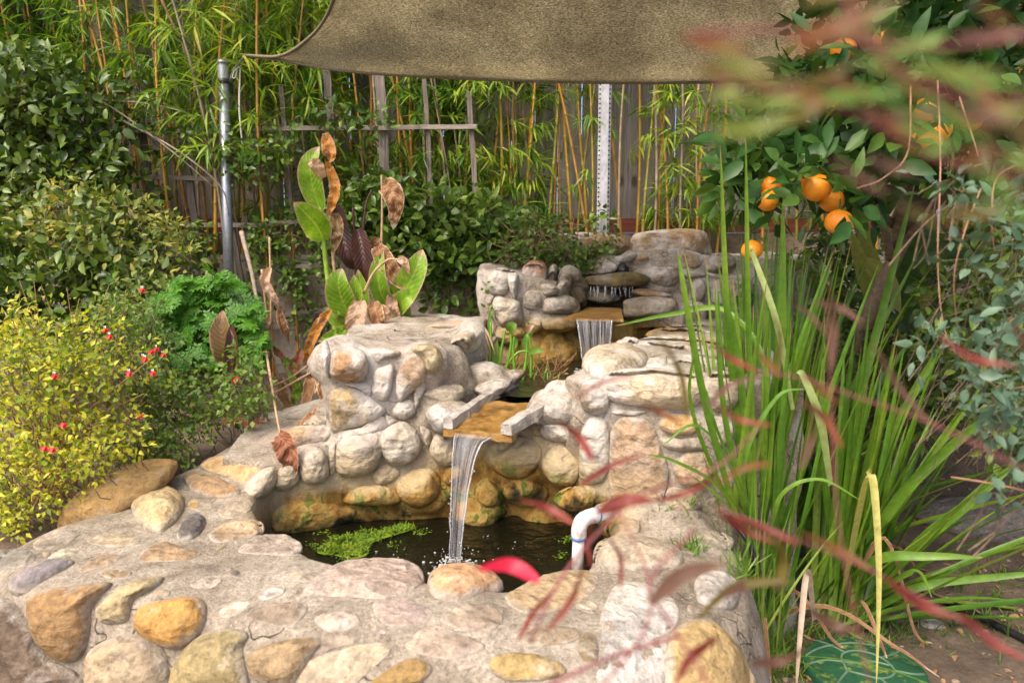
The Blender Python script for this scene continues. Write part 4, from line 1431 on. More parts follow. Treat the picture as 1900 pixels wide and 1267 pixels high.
# ------------------------------------------------------------------ foliage
G_EVER = leafmat('evergreen_leaf', [(0, (.026, .060, .010)), (.4, (.075, .135, .020)), (.75, (.15, .22, .032)), (1, (.28, .33, .06))], .25, .34)
G_IVY = leafmat('fig_leaf', [(0, (.030, .074, .012)), (.5, (.09, .17, .024)), (1, (.22, .30, .05))], .28, .32)
G_ABEL = leafmat('bronze_green_leaf', [(0, (.06, .13, .02)), (.4, (.17, .23, .04)), (.75, (.36, .34, .06)), (1, (.48, .28, .07))], .35, .45)
G_YEL = leafmat('yellow_green_leaf', [(0, (.09, .18, .015)), (.32, (.30, .38, .025)), (.6, (.64, .62, .05)), (1, (.85, .78, .16))], .45, .5)  # yellow-green leaves, brightened so their colour carries the sunlight on the shrub
G_SAGE = leafmat('sage_leaf', [(0, (.06, .13, .022)), (.5, (.15, .26, .04)), (1, (.32, .40, .08))], .38, .5)
G_GER = leafmat('bright_green_leaf', [(0, (.04, .15, .012)), (.5, (.085, .25, .018)), (1, (.17, .36, .03))], .38, .5)
G_BAM = leafmat('bamboo_leaf', [(0, (.03, .10, .012)), (.4, (.11, .24, .018)), (.7, (.28, .40, .03)), (.93, (.48, .48, .06)), (1, (.55, .42, .14))], .42, .42)
G_ORG = leafmat('citrus_leaf', [(0, (.012, .050, .013)), (.5, (.042, .115, .020)), (.85, (.10, .19, .03)), (1, (.28, .36, .05))], .28, .40, spec=.30)
G_ROSE = leafmat('blue_green_leaf', [(0, (.05, .105, .06)), (.5, (.10, .18, .105)), (1, (.20, .29, .18))], .25, .45)
G_GRASS = leafmat('grass_blade', [(0, (.05, .13, .012)), (.5, (.12, .25, .025)), (1, (.28, .38, .06))], .35, .5)
G_STRAP = leafmat('strap_leaf', [(0, (.042, .125, .014)), (.5, (.12, .25, .022)), (.85, (.25, .38, .04)), (1, (.40, .48, .08))], .28, .36, clump=4, strap=True)
G_STRAPY = leafmat('spotted_yellow_blade', [(0, (.42, .40, .10)), (1, (.60, .55, .17))], .30, .5, edge=(.10, .19, .05))
G_DRYB = leafmat('pale_dry_blade', [(0, (.42, .31, .20)), (1, (.62, .48, .36))], .25, .7)
G_CANNA = bladmat('canna_leaf', [(0, (.12, .26, .015)), (.6, (.23, .41, .03)), (1, (.42, .54, .09))], .38, .36, rim=(.50, .36, .22))
G_CANP = bladmat('purple_canna_leaf', [(0, (.035, .014, .014)), (1, (.11, .045, .03))], .15, .33, (.7, 1.3))
G_CANB = bladmat('bronze_canna_leaf', [(0, (.15, .12, .03)), (1, (.17, .07, .035))], .25, .4, (.85, 1.12), rim=(.34, .20, .12))
G_DRY = bladmat('dry_leaf', [(0, (.18, .08, .035)), (.5, (.31, .16, .07)), (1, (.46, .28, .15))], .25, .75, (.80, 1.12), 90, rim=(.60, .46, .32), blot=(.30, .15, .07))
G_DRYP = bladmat('pale_dry_leaf', [(0, (.42, .25, .16)), (1, (.64, .46, .32))], .25, .75, (.82, 1.1), 80, rim=(.34, .17, .09))
G_DRYO = bladmat('orange_dry_leaf', [(0, (.45, .15, .02)), (.5, (.58, .25, .04)), (1, (.42, .24, .12))], .35, .6, (.85, 1.1), 80, rim=(.45, .30, .20), blot=(.24, .10, .04))
G_DRYR = bladmat('red_brown_dry_leaf', [(0, (.17, .06, .028)), (1, (.34, .14, .07))], .15, .7, (.78, 1.15), 80, rim=(.40, .22, .13))
G_NANR = leafmat('red_leaf', [(0, (.13, .014, .012)), (.5, (.22, .035, .025)), (1, (.27, .09, .045))], .32, .45, clump=14)
G_NANB = leafmat('bronze_leaf', [(0, (.14, .045, .015)), (.5, (.20, .07, .02)), (1, (.17, .10, .022))], .34, .45, clump=14)
G_NANY = leafmat('olive_leaf', [(0, (.07, .075, .012)), (.5, (.13, .105, .016)), (1, (.21, .09, .018))], .34, .45, clump=12)
G_NANP = leafmat('dusky_pink_leaf', [(0, (.11, .045, .03)), (.5, (.15, .075, .05)), (1, (.19, .11, .06))], .34, .5, clump=12)
G_CRIM = leafmat('crimson_leaf', [(0, (.70, .012, .05)), (1, (.85, .04, .10))], .45, .4)
M_CULM = None


def culm_material():
    k = NT('bamboo_cane')
    g = k.n('ShaderNodeObjectInfo')
    nz = k.noise(k.pos((1, 1, .3)), 60, 4, .6)
    c = k.ramp(g.outputs['Random'], [(0, (.20, .20, .03)), (.2, (.42, .26, .03)), (.5, (.48, .24, .03)), (.7, (.36, .19, .04)), (.8, (.34, .26, .15)), (1, (.26, .21, .16))])
    c = k.mix(.8, c, k.ramp(nz, [(.3, (.6, .55, .5)), (.65, (1.15, 1.15, 1.1))]), 'MULTIPLY')
    k.set(Base_Color=c, Roughness=.42)
    return k.m


M_CULM = culm_material()


def unit(v):
    v = np.asarray(v, dtype=float)
    return v / (np.linalg.norm(v, axis=-1, keepdims=True) + 1e-12)


def sample(poly, n):
    xs, ys = [p[0] for p in poly], [p[1] for p in poly]
    out = np.zeros((0, 2))
    while len(out) < n:
        q = np.stack([rng.uniform(min(xs), max(xs), n * 2), rng.uniform(min(ys), max(ys), n * 2)], -1)
        out = np.vstack([out, q[in_poly(q[:, 0], q[:, 1], poly)]])
    return out[:n]


def clumps(mb, poly, Y0, Y1, k, per, r, L, W, tr=1.0, fine=True, up=.5, droop=.1, fold=.2, curl=.2, twigs=None, root=None, flat=1.0, front=.35):
    """Leaf sprays on K twig ends spread through the plant's volume; twigs lead back to ROOT."""
    cs = sample(poly, k)
    for (x, y) in cs:
        Y = rng.uniform(Y0, Y1)
        c = P(x, y, Y)
        m = max(3, int(per * rng.uniform(.6, 1.4)))
        rr = r * rng.uniform(.7, 1.3)
        d = unit(rng.normal(0, 1, (m, 3)) + np.array((0, -front, .25)))
        pos = c + d * rr * (rng.uniform(.15, 1, (m, 1)) ** .6) * np.array((1, 1, flat))
        D = unit(d + rng.normal(0, .6, (m, 3)) + np.array((0, 0, -droop)))
        N = unit(rng.normal(0, .45, (m, 3)) + np.array((0, -.35, up)) + d * .35)
        mb.leaves(pos, D, N, L * rng.uniform(.6, 1.25, m), W * rng.uniform(.6, 1.2, m), fold, curl, fine)
        if twigs is not None:
            a = c + np.array((rng.normal(0, .03), .10, -.14)) if root is None else np.asarray(root) * .5 + c * .5 + rng.normal(0, .05, 3)
            pth = spline([a, (a + c) / 2 + rng.normal(0, .015, 3), c + d[0] * rr * .6], 6)
            twigs.tube(pth, np.linspace(.0022, .0009, 6) * tr, 4, False)
            for t in range(2):
                e = pos[rng.integers(m)]
                twigs.tube(spline([c, e], 3), .001 * tr, 3, False)


def shrub(name, label, cat, mat, base, parts, tw=None, group=None, leafname='foliage'):
    root = thing(name, label, cat, base, group)
    mb, tb = MB(), MB()
    for kw in parts:
        clumps(mb, twigs=tb, root=np.array(base) if kw.pop('toroot', False) else None, **kw)
    mb.build(leafname, mat, root)
    if tb.n:
        tb.build('twigs', tw or M_TWIG, root)['kind'] = 'stuff'
    return root


# ---- left background: evergreen mass, bronze shrub, dark understorey
e = shrub('evergreen_shrub', 'big dense dark green shrub with oval leaves, climbing the fence left of the trellis', 'shrub', G_EVER, P(90, 520, 4.05), [
    dict(poly=[(-60, 110), (40, 95), (150, 130), (215, 190), (240, 260), (255, 330), (300, 400), (230, 430), (-60, 430)], Y0=3.72, Y1=4.12, k=200, per=18, r=.12, L=.068, W=.041),
    dict(poly=[(200, 120), (280, 150), (290, 240), (240, 260)], Y0=3.85, Y1=4.05, k=10, per=12, r=.10, L=.05, W=.03),
])
for pts in ([(95, 140, 3.9), (190, 190, 3.86), (245, 225, 3.84), (330, 290, 3.84), (400, 350, 3.9)], [(150, 185, 3.88), (250, 190, 3.86), (330, 205, 3.9), (378, 225, 3.95)], [(230, 225, 3.85), (330, 280, 3.83), (408, 345, 3.86), (425, 400, 3.9)]):
    mb = MB()
    mb.tube(pxpath(pts, 20), np.linspace(.006, .003, 20), 6)
    mb.build('bare_branch', M_TWIG_GREY, e)
shrub('evergreen_shrub', 'dark green shrub in shade under the bronze-leaved one, at the left edge', 'shrub', G_EVER, P(90, 700, 3.5), [
    dict(poly=[(-60, 455), (60, 450), (220, 470), (300, 500), (310, 560), (230, 620), (120, 660), (-60, 690)], Y0=3.2, Y1=3.55, k=130, per=16, r=.10, L=.062, W=.038),
    dict(poly=[(-60, 400), (60, 380), (200, 385), (280, 410), (340, 460), (350, 520), (250, 520), (-60, 480)], Y0=3.4, Y1=3.8, k=80, per=14, r=.11, L=.056, W=.034),
])
shrub('abelia_shrub', 'bronze and yellow-green small-leaved shrub between the dark greens', 'shrub', G_ABEL, P(220, 640, 3.5), [
    dict(poly=[(30, 430), (90, 390), (190, 375), (280, 400), (330, 440), (360, 490), (340, 525), (240, 505), (140, 480), (40, 470)], Y0=3.2, Y1=3.7, k=62, per=13, r=.12, L=.044, W=.023),
    dict(poly=[(290, 405), (330, 410), (360, 450), (330, 470)], Y0=3.4, Y1=3.7, k=12, per=12, r=.09, L=.038, W=.018),
    dict(poly=[(20, 400), (60, 350), (150, 335), (240, 360), (290, 400), (200, 400), (80, 400)], Y0=3.45, Y1=3.75, k=34, per=12, r=.09, L=.036, W=.016),
    dict(poly=[(200, 520), (330, 520), (330, 600), (180, 590)], Y0=3.0, Y1=3.2, k=26, per=12, r=.08, L=.034, W=.016),
])

# ---- left foreground: sage with red and white flowers, scented geranium
sal = shrub('sage_shrub', 'airy yellow-green shrub with small red and white flowers, spilling over the wall', 'shrub', G_YEL, P(90, 930, 2.35), [
    dict(poly=[(-40, 640), (40, 610), (110, 640), (200, 690), (250, 760), (270, 830), (215, 870), (150, 905), (60, 950), (-40, 985)], Y0=2.0, Y1=2.5, k=250, per=17, r=.066, L=.023, W=.014, fine=False),
    dict(poly=[(-40, 570), (60, 560), (160, 600), (270, 620), (300, 690), (200, 720), (60, 660), (-40, 640)], Y0=2.25, Y1=2.6, k=80, per=12, r=.065, L=.026, W=.015, fine=False),
    dict(poly=[(-20, 925), (70, 920), (110, 950), (60, 985), (-20, 1000)], Y0=1.98, Y1=2.15, k=26, per=14, r=.045, L=.02, W=.012, fine=False),
])
tb = MB()
for i in range(60):
    x, y = rng.uniform(-20, 290), rng.uniform(560, 800)
    b = P(rng.uniform(20, 160), rng.uniform(860, 950), rng.uniform(2.2, 2.45))
    t = P(x, y - rng.uniform(0, 60), rng.uniform(2.15, 2.6))
    tb.tube(spline([b, (b + t) / 2 + rng.normal(0, .04, 3), t], 10), np.linspace(.0032, .0011, 10), 4, False)
tb.build('stems', plain('tan_stem', (.36, .20, .07), .7, nscale=60), sal)
g2 = shrub('sage_shrub', 'low mid-green small-leaved plant with one red flower, between yellow shrub and rim', 'shrub', G_SAGE, P(370, 860, 2.55), [
    dict(poly=[(220, 740), (290, 680), (360, 690), (440, 650), (490, 700), (500, 745), (470, 780), (400, 800), (320, 850), (240, 875), (200, 850)], Y0=2.45, Y1=2.8, k=170, per=15, r=.06, L=.025, W=.018, fine=False),
    dict(poly=[(200, 560), (290, 560), (320, 640), (290, 690), (220, 680), (180, 620)], Y0=2.55, Y1=2.85, k=90, per=15, r=.06, L=.022, W=.010, fine=False),
    dict(poly=[(340, 835), (375, 850), (362, 870), (330, 860)], Y0=2.40, Y1=2.44, k=6, per=9, r=.03, L=.018, W=.013, fine=False),
])
M_RED_F = plain('red_petal', (.72, .012, .02), .5, var=.2)
M_WHITE_F = plain('white_petal', (.82, .76, .72), .5, var=.1)


def flower(x, y, Y, parent, white=True, s=1.0):
    c = P(x, y, Y)
    f = MB()
    D = np.array([(.3, -.4, -.8), (-.4, -.5, -.7), (0, -.8, -.5), (.6, -.3, -.6)])
    f.leaves(np.repeat(c[None], 4, 0), D, np.array([(0, -1, .4)] * 4), .022 * s, .016 * s, .3, .2)
    o = f.build('flower', M_RED_F, parent)
    if white:
        f = MB()
        f.leaves(np.repeat(c[None], 3, 0) + np.array((0, -.002, .002)), np.array([(.3, -.3, .9), (-.3, -.3, .9), (0, -.6, .6)]), np.array([(0, -1, .3)] * 3), .013 * s, .010 * s, .3, .2)
        f.build('petal', M_WHITE_F, o)


for x, y, Y, wh in ((264, 536, 2.5, 1), (196, 610, 2.4, 1), (204, 622, 2.38, 1), (290, 645, 2.38, 1), (281, 650, 2.36, 0), (303, 656, 2.4, 1), (270, 664, 2.35, 1), (266, 662, 2.37, 1), (284, 690, 2.35, 1), (102, 695, 2.1, 1),
                    (260, 768, 2.2, 0), (118, 785, 2.02, 0), (83, 828, 1.98, 0), (98, 830, 1.97, 0), (240, 690, 2.2, 1)):
    flower(x, y, Y - .06, sal, wh, .7)
flower(438, 700, 2.44, g2, 0)

ger = thing('geranium_plant', 'bright green feathery-leaved plant growing in front of the steel pole', 'plant', P(370, 720, 2.95))
mb, tb = MB(), MB()
for (x, y) in sample([(275, 560), (325, 525), (400, 500), (462, 548), (480, 590), (495, 640), (470, 690), (400, 690), (330, 670), (290, 620)], 210):
    Y = rng.uniform(2.72, 3.1) + (y - 600) * -.001
    c = P(x, y, Y)
    up = unit(rng.normal(0, .35, 3) + np.array((0, -.5, .8)))
    ax = unit(np.cross(up, rng.normal(0, 1, 3)))
    bx = np.cross(up, ax)
    for a in np.linspace(-2.2, 2.2, 7):
        d = ax * math.cos(a) + bx * math.sin(a)
        l = .058 * (1 - .12 * abs(a)) * rng.uniform(.8, 1.2)
        mb.leaves([c], [d], [up], l, l * .30, .15, .25)
        for s in (-1, 1):
            for q in (.4, .68):
                dd = unit(d + s * .9 * np.cross(up, d))
                mb.leaves([c + d * l * q], [dd], [up], l * .42, l * .22, .1, .2, fine=False)
    r0 = P(380 + rng.normal(0, 30), 700, 2.95)
    tb.tube(spline([r0, (r0 + c) / 2 + np.array((0, 0, .02)), c], 6), .0016, 4, False)
mb.build('foliage', G_GER, ger)
tb.build('stems', plain('green_stem', (.10, .20, .03), .6), ger)

# ---- creeping fig on the trellis, wall and boulders
iv = shrub('ivy', 'dense glossy green creeper covering the wall behind the canna stalks', 'ivy', G_IVY, P(780, 560, 4.05), [
    dict(poly=[(640, 400), (700, 360), (760, 345), (820, 360), (880, 370), (940, 400), (985, 420), (975, 470), (920, 500), (850, 505), (760, 480), (660, 470)], Y0=3.95, Y1=4.1, k=125, per=15, r=.09, L=.068, W=.042),
    dict(poly=[(620, 330), (700, 320), (740, 360), (660, 420), (610, 400)], Y0=3.98, Y1=4.1, k=20, per=12, r=.08, L=.045, W=.03),
    dict(poly=[(760, 500), (900, 505), (905, 585), (870, 600), (780, 580)], Y0=4.02, Y1=4.12, k=26, per=9, r=.06, L=.055, W=.036),
])
shrub('ivy', 'thin sprays of small green creeper leaves over the trellis beside the steel pole', 'ivy', G_IVY, P(500, 560, 4.0), [
    dict(poly=[(345, 240), (420, 250), (430, 310), (370, 300)], Y0=3.86, Y1=3.98, k=9, per=15, r=.075, L=.036, W=.024),
    dict(poly=[(420, 240), (480, 250), (500, 330), (440, 335)], Y0=3.84, Y1=3.98, k=15, per=15, r=.075, L=.034, W=.024),
    dict(poly=[(480, 220), (560, 230), (560, 330), (490, 330)], Y0=3.9, Y1=4.02, k=12, per=11, r=.08, L=.04, W=.027),
    dict(poly=[(470, 400), (620, 390), (640, 470), (560, 560), (470, 540)], Y0=3.92, Y1=4.05, k=52, per=14, r=.075, L=.044, W=.03),
    dict(poly=[(590, 200), (720, 200), (720, 250), (600, 260)], Y0=3.94, Y1=4.04, k=14, per=9, r=.08, L=.05, W=.032),
    dict(poly=[(370, 420), (410, 440), (400, 520), (350, 500)], Y0=3.9, Y1=4.0, k=14, per=12, r=.07, L=.04, W=.026),
    dict(poly=[(560, 540), (640, 540), (640, 620), (520, 640)], Y0=4.0, Y1=4.1, k=14, per=9, r=.06, L=.036, W=.024),
])
iv3 = shrub('ivy', 'grey-green creeper sprawling over the tan boulders and hanging down the top tier', 'ivy', G_IVY, P(1000, 470, 3.9), [
    dict(poly=[(950, 410), (1030, 400), (1060, 420), (1010, 450), (950, 440)], Y0=3.72, Y1=3.95, k=26, per=11, r=.06, L=.034, W=.024),
    dict(poly=[(930, 450), (1010, 455), (1090, 470), (1150, 465), (1120, 500), (1060, 505), (940, 495)], Y0=3.68, Y1=3.84, k=58, per=11, r=.055, L=.032, W=.023),
    dict(poly=[(1020, 435), (1120, 435), (1150, 465), (1040, 470)], Y0=3.76, Y1=3.84, k=20, per=6, r=.05, L=.03, W=.022),
    dict(poly=[(1095, 395), (1140, 400), (1130, 425), (1090, 425)], Y0=4.1, Y1=4.3, k=8, per=8, r=.06, L=.045, W=.028),
    dict(poly=[(900, 520), (925, 520), (925, 590), (905, 600)], Y0=3.22, Y1=3.28, k=6, per=5, r=.03, L=.024, W=.017),
])
tb = MB()
for i in range(170):                                                   # dry vine stems on the wall
    x, y = rng.uniform(500, 1000), rng.uniform(440, 620)
    a = P(x, y, 4.12 if y > 500 else 4.05)
    b = a + np.array((rng.normal(0, .12), -.01, rng.normal(-.08, .10)))
    tb.tube(spline([a, (a + b) / 2 + rng.normal(0, .03, 3) * np.array((1, .3, 1)), b], 8), rng.uniform(.0012, .0032), 4, False)
for i in range(90):
    x, y = rng.uniform(930, 1060), rng.uniform(420, 510)
    a = P(x, y, rng.uniform(3.72, 3.85))
    b = a + rng.normal(0, .07, 3) * np.array((1, .4, 1))
    tb.tube(spline([a, (a + b) / 2 + rng.normal(0, .03, 3), b], 8), rng.uniform(.001, .0022), 4, False)
tb.build('vines', plain('dry_vine', (.34, .22, .11), .85, nscale=60, var=.4), iv3)

# ---- bamboo
def bamboo(kind, seedv):
    r = np.random.default_rng(seedv)
    root = bpy.data.objects.new('bamboo_cane', None)
    COL.objects.link(root)
    root.empty_display_size = .05
    L = r.uniform(1.9, 2.3)
    n = 40
    t = np.linspace(0, 1, n)
    bend = r.normal(0, .10, 2)
    pth = np.stack([bend[0] * t ** 2 + .015 * np.sin(t * 7 + r.uniform(0, 6)), bend[1] * t ** 2 * .5, t * L], -1)
    rad0 = r.uniform(.0045, .0105)
    node_t = np.arange(.05, .98, .085) + r.uniform(-.012, .012)
    rad = rad0 * (1 - .45 * t)
    q, rr = [], []
    for i in range(n):
        q.append(pth[i])
        rr.append(rad[i])
    for nt_ in node_t:                                                  # a ridge at every joint
        i = np.searchsorted(t, nt_)
        p = pth[i - 1] + (pth[min(i, n - 1)] - pth[i - 1]) * ((nt_ - t[i - 1]) / (t[min(i, n - 1)] - t[i - 1] + 1e-9))
        for dz, m in ((-.006, 1.0), (-.001, 1.28), (.003, 1.22), (.007, .98)):
            q.append(p + np.array((0, 0, dz)))
            rr.append(rad0 * (1 - .45 * nt_) * m)
    o = np.argsort([p[2] for p in q])
    mb = MB()
    mb.tube(np.array(q)[o], np.array(rr)[o], 9)
    mb.build('culm', M_CULM, root)
    lb, tb = MB(), MB()
    lo, hi, dens = {'top': (.40, 1.0, 1.5), 'mid': (.12, .95, .60), 'low': (.06, .8, .75), 'bare': (.5, .95, .15)}[kind]
    for nt_ in node_t:
        if nt_ < lo or nt_ > hi:
            continue
        for br in range(r.poisson(4.6 * dens)):
            i = min(int(nt_ * (n - 1)), n - 1)
            a = pth[i]
            ang = r.uniform(0, 2 * math.pi)
            ln = r.uniform(.10, .34)
            d = np.array((math.cos(ang), math.sin(ang) * .7, r.uniform(.3, 1.1)))
            d /= np.linalg.norm(d)
            b = a + d * ln + np.array((0, 0, -.25 * ln))
            sp = spline([a, a + d * ln * .6, b], 8)
            lb.tube(sp, np.linspace(.0019, .0008, 8), 4, False)
            m = r.integers(5, 11)
            ti = r.uniform(.35, 1, m)
            pos = np.array([sp[min(int(x * 7), 7)] for x in ti])
            dd = unit(sp[-1] - sp[-3])
            D = unit(np.repeat(dd[None], m, 0) * .8 + r.normal(0, .55, (m, 3)) + np.array((0, 0, -.35)))
            N = unit(r.normal(0, .35, (m, 3)) + np.array((0, -.3, .9)))
            lb.leaves(pos, D, N, r.uniform(.075, .155, m), r.uniform(.009, .0155, m), .18, .30, True, .7)
    if lb.n:
        lb.build('foliage', G_BAM, root)
    if tb.n:
        tb.build('twigs', M_CULM, root)
    return root


def copy_tree(src):
    r = src.copy()
    COL.objects.link(r)
    for ch in src.children:
        c = ch.copy()
        COL.objects.link(c)
        c.parent = r
    return r


protos = {k: [bamboo(k, 100 + 11 * i + 7 * j) for j in range(4)] for i, k in enumerate(('top', 'mid', 'low', 'bare'))}
used = set()


def place(kind, x, y, Y, label, group, lean=0.0, sc=1.0, z=None):
    src = random.choice(protos[kind])
    if src.name in used:
        o = copy_tree(src)
    else:
        o = src
        used.add(src.name)
    p = P(x, y, Y)
    o.location = (p[0], Y, 1.17 if z is None else z)
    o.rotation_euler = (rng.normal(0, .03), lean, rng.uniform(-.5, .5) + (math.pi if rng.random() < .5 else 0))
    if abs(o.rotation_euler[2]) > 1.57:
        o.rotation_euler[1] = -lean
    o.scale = (sc, sc, sc * rng.uniform(.95, 1.08))
    tag(o, label, 'bamboo', group)


GB = 'bamboo canes along the fence'
for x in np.linspace(-60, 235, 17):
    place('top', x + rng.normal(0, 8), 470, rng.uniform(4.3, 4.5), 'leafy bamboo cane rising above the dark shrub at the far left of the fence', GB, rng.normal(-.04, .06), 1.05)
for x in np.linspace(240, 405, 17):
    place(rng.choice(['top', 'bare', 'bare']), x + rng.normal(0, 8), 470, rng.uniform(4.18, 4.5), 'bamboo cane behind the bare trellis left of the steel pole', GB, rng.normal(-.07, .07))
for x in np.linspace(420, 640, 19):
    place(rng.choice(['top', 'mid', 'bare', 'top']), x + rng.normal(0, 8), 470, rng.uniform(4.18, 4.5), 'bamboo cane in the thicket behind the tall canna and creeper', GB, rng.normal(-.03, .05))
for x in np.linspace(650, 880, 24):
    place(rng.choice(['mid', 'bare', 'mid']), x + rng.normal(0, 8), 460, rng.uniform(4.2, 4.5), 'bamboo cane behind the right half of the trellis, below the sail', GB, rng.normal(-.02, .06))
for x in (895, 905, 922, 936, 948, 958, 972, 985, 994):
    place(rng.choice(['low', 'mid', 'mid']), x + rng.normal(0, 3), 450, rng.uniform(4.25, 4.42), 'bamboo cane in the golden clump at the end of the trellis', GB, rng.normal(-.01, .04))
for x in (318, 372, 438, 492, 540):
    place('top', x, 470, rng.uniform(3.99, 4.05), 'leafy bamboo cane arching over the top of the steel pole and the sail corner', GB, rng.normal(.0, .04), 1.22, .5)
place('bare', 1104, 440, 4.30, 'slanting golden bamboo cane leaning left of the perforated post', GB, -.20)
for x, k in ((1058, 'bare'), (1074, 'low'), (1088, 'bare'), (1096, 'bare')):
    place(k, x, 440, rng.uniform(4.3, 4.42), 'bamboo cane standing close left of the perforated post', GB, rng.normal(0, .03), .95)
for x, k in ((1008, 'bare'), (1020, 'bare'), (1034, 'bare'), (1046, 'bare'), (1142, 'bare'), (1152, 'bare'), (1178, 'bare'), (1196, 'bare'), (1212, 'bare'), (1226, 'bare'), (1232, 'low'), (1246, 'low'), (1268, 'mid'), (1290, 'low'), (1302, 'low'), (1318, 'mid'), (1332, 'low')):
    place(k, x, 440, rng.uniform(4.2, 4.42), 'bamboo cane before the open boards between post and orange tree', GB, rng.normal(.02, .05), .95)
for x in np.linspace(1350, 1930, 15):
    place(rng.choice(['mid', 'low', 'bare']), x + rng.normal(0, 8), 440, rng.uniform(4.28, 4.5), 'bamboo cane behind the orange tree', GB, rng.normal(0, .06))
for k in protos:
    for o in protos[k]:
        if o.name not in used:
            for c in list(o.children):
                bpy.data.objects.remove(c)
            bpy.data.objects.remove(o)

# dead thin brown canes criss-crossing at the left
for i, pts in enumerate(([(280, 40, 4.05), (292, 150, 4.05), (318, 280, 4.05), (352, 420, 4.05)], [(300, 0, 4.1), (350, 110, 4.1), (395, 260, 4.1), (412, 340, 4.1)], [(372, 130, 4.1), (352, 240, 4.12), (380, 360, 4.1)])):
    mb = MB()
    mb.tube(pxpath(pts, 24), np.linspace(.0075, .005, 24), 7)
    o = mb.build('dry_branch', plain('brown_branch', (.22, .12, .06), .8, nscale=50, var=.35) if i == 0 else bpy.data.materials['brown_branch'])
    tag(o, 'long bare brown branch slanting through the bamboo left of the pole', 'branch', 'bare branches in the bamboo')

# ---- canna stalks
def canna(label, base):
    return thing('canna_plant', label, 'canna', base, 'canna plants behind the terrace wall')


def blade(parent, pts, wpx, mat, prof='leaf', name='leaf', nrm=(0, -1, .3), fold=.18, rough=0.0, across=6, n=22, twist=0.0, label=None, freq=38):
    if rough > .009:
        across, n = 12, 40
    path = pxpath(pts, n)
    Ym = sum(p[2] for p in pts) / len(pts)
    wm = wpx * Ym / F_PX
    f = {'leaf': lambda t: wm * (math.sin(math.pi * min(1, (.04 + t) / 1.04) ** .82) ** .75 + .03),
         'strap': lambda t: wm * (min(1, .55 + 1.5 * t) * (1 - t ** 5) ** .8 * (1 - .35 * t) + .02),
         'stub': lambda t: wm * (.7 + .3 * math.sin(t * 9)) * (1 if t < .92 else .7)}[prof]
    mb = MB()
    mb.ribbon(path, f, nrm, fold, across, rough, seed=pts[0][0] * .37, twist=twist, freq=freq)
    return mb.build(name, mat, parent, label=label)


def stalk(parent, pts, wpx, mat, name='stem', n=20, taper=.6):
    path = pxpath(pts, n)
    r = .5 * wpx * pts[0][2] / F_PX
    mb = MB()
    mb.tube(path, np.linspace(r, r * taper, n), 8)
    return mb.build(name, mat, parent)


M_CSTEM = plain('canna_stem', (.24, .36, .03), .45, nscale=40, var=.25)
M_DSTEM = plain('dry_stem', (.42, .28, .15), .8, nscale=60, var=.3)
M_PSTEM = plain('purple_stem', (.07, .02, .02), .5, nscale=40)
YC = 3.28
a = canna('tallest canna stalk, green with browning leaf tips, against the bamboo', P(628, 670, YC))
stalk(a, [(632, 690, YC), (622, 610, YC), (612, 545, YC), (604, 480, YC), (598, 420, YC), (594, 370, YC)], 12, M_CSTEM)
blade(a, [(600, 445, YC), (588, 420, YC - .06), (566, 395, YC - .12), (545, 376, YC - .16)], 50, G_CANNA, fold=.22, rough=.006)
blade(a, [(594, 392, YC), (580, 345, YC - .03), (576, 305, YC - .05), (592, 272, YC - .03)], 42, G_CANNA, fold=.25, rough=.005)
blade(a, [(600, 330, YC - .05), (590, 312, YC - .09), (580, 304, YC - .1), (572, 300, YC - .1)], 24, G_DRYP, rough=.01)
blade(a, [(604, 248, YC), (613, 285, YC - .02), (610, 300, YC)], 24, G_DRYO, rough=.012, fold=.3)
blade(a, [(608, 300, YC), (622, 345, YC - .02), (618, 375, YC - .03), (607, 408, YC)], 20, G_DRYO, rough=.014, fold=.3)
blade(a, [(622, 395, YC), (626, 430, YC - .03), (616, 475, YC - .02)], 24, G_CANB, rough=.01)
stalk(a, [(618, 470, YC), (622, 520, YC), (632, 610, YC)], 7, M_DSTEM)
b = canna('dark purple canna shoots with pointed leaves beside the green stalk', P(668, 660, YC + .06))
YP = YC + .08
stalk(b, [(664, 640, YP), (662, 540, YP), (658, 450, YP), (655, 385, YP)], 7, M_PSTEM)
stalk(b, [(668, 480, YP), (674, 420, YP), (680, 375, YP), (690, 352, YP)], 7, M_PSTEM, taper=.3)
blade(b, [(626, 380, YP), (634, 430, YP), (646, 475, YP - .03), (656, 500, YP)], 34, G_CANP, fold=.3)
blade(b, [(664, 425, YP), (672, 460, YP - .03), (676, 500, YP - .04), (674, 530, YP)], 34, G_CANP, fold=.35)
c = canna('low broad green canna leaves on a yellow stem, just left of the wall top', P(640, 660, YC - .03))
YL = YC - .04
stalk(c, [(632, 660, YL), (645, 600, YL), (654, 560, YL)], 8, M_CSTEM)
blade(c, [(652, 592, YL), (636, 560, YL - .04), (628, 525, YL - .07), (634, 498, YL - .06)], 52, G_CANNA, fold=.2)
blade(c, [(656, 572, YL), (660, 545, YL - .04), (657, 510, YL - .05)], 30, G_CANNA, fold=.35)
blade(c, [(640, 600, YL), (622, 590, YL - .04), (612, 560, YL - .02)], 26, G_CANNA, fold=.2)
blade(c, [(676, 575, YL + .05), (672, 540, YL + .05), (664, 500, YL + .05)], 26, G_CANNA, fold=.3)
d = canna('green canna with one broad upright leaf and brown folded ones, at right', P(735, 640, YC))
YR = YC + .02
stalk(d, [(728, 640, YR), (728, 600, YR), (730, 570, YR)], 12, M_CSTEM)
blade(d, [(728, 575, YR), (748, 545, YR - .05), (772, 500, YR - .08), (784, 463, YR - .06)], 54, G_CANNA, fold=.2)
blade(d, [(722, 572, YR), (706, 540, YR - .05), (702, 500, YR - .06), (710, 462, YR - .03)], 34, G_CANNA, fold=.3)
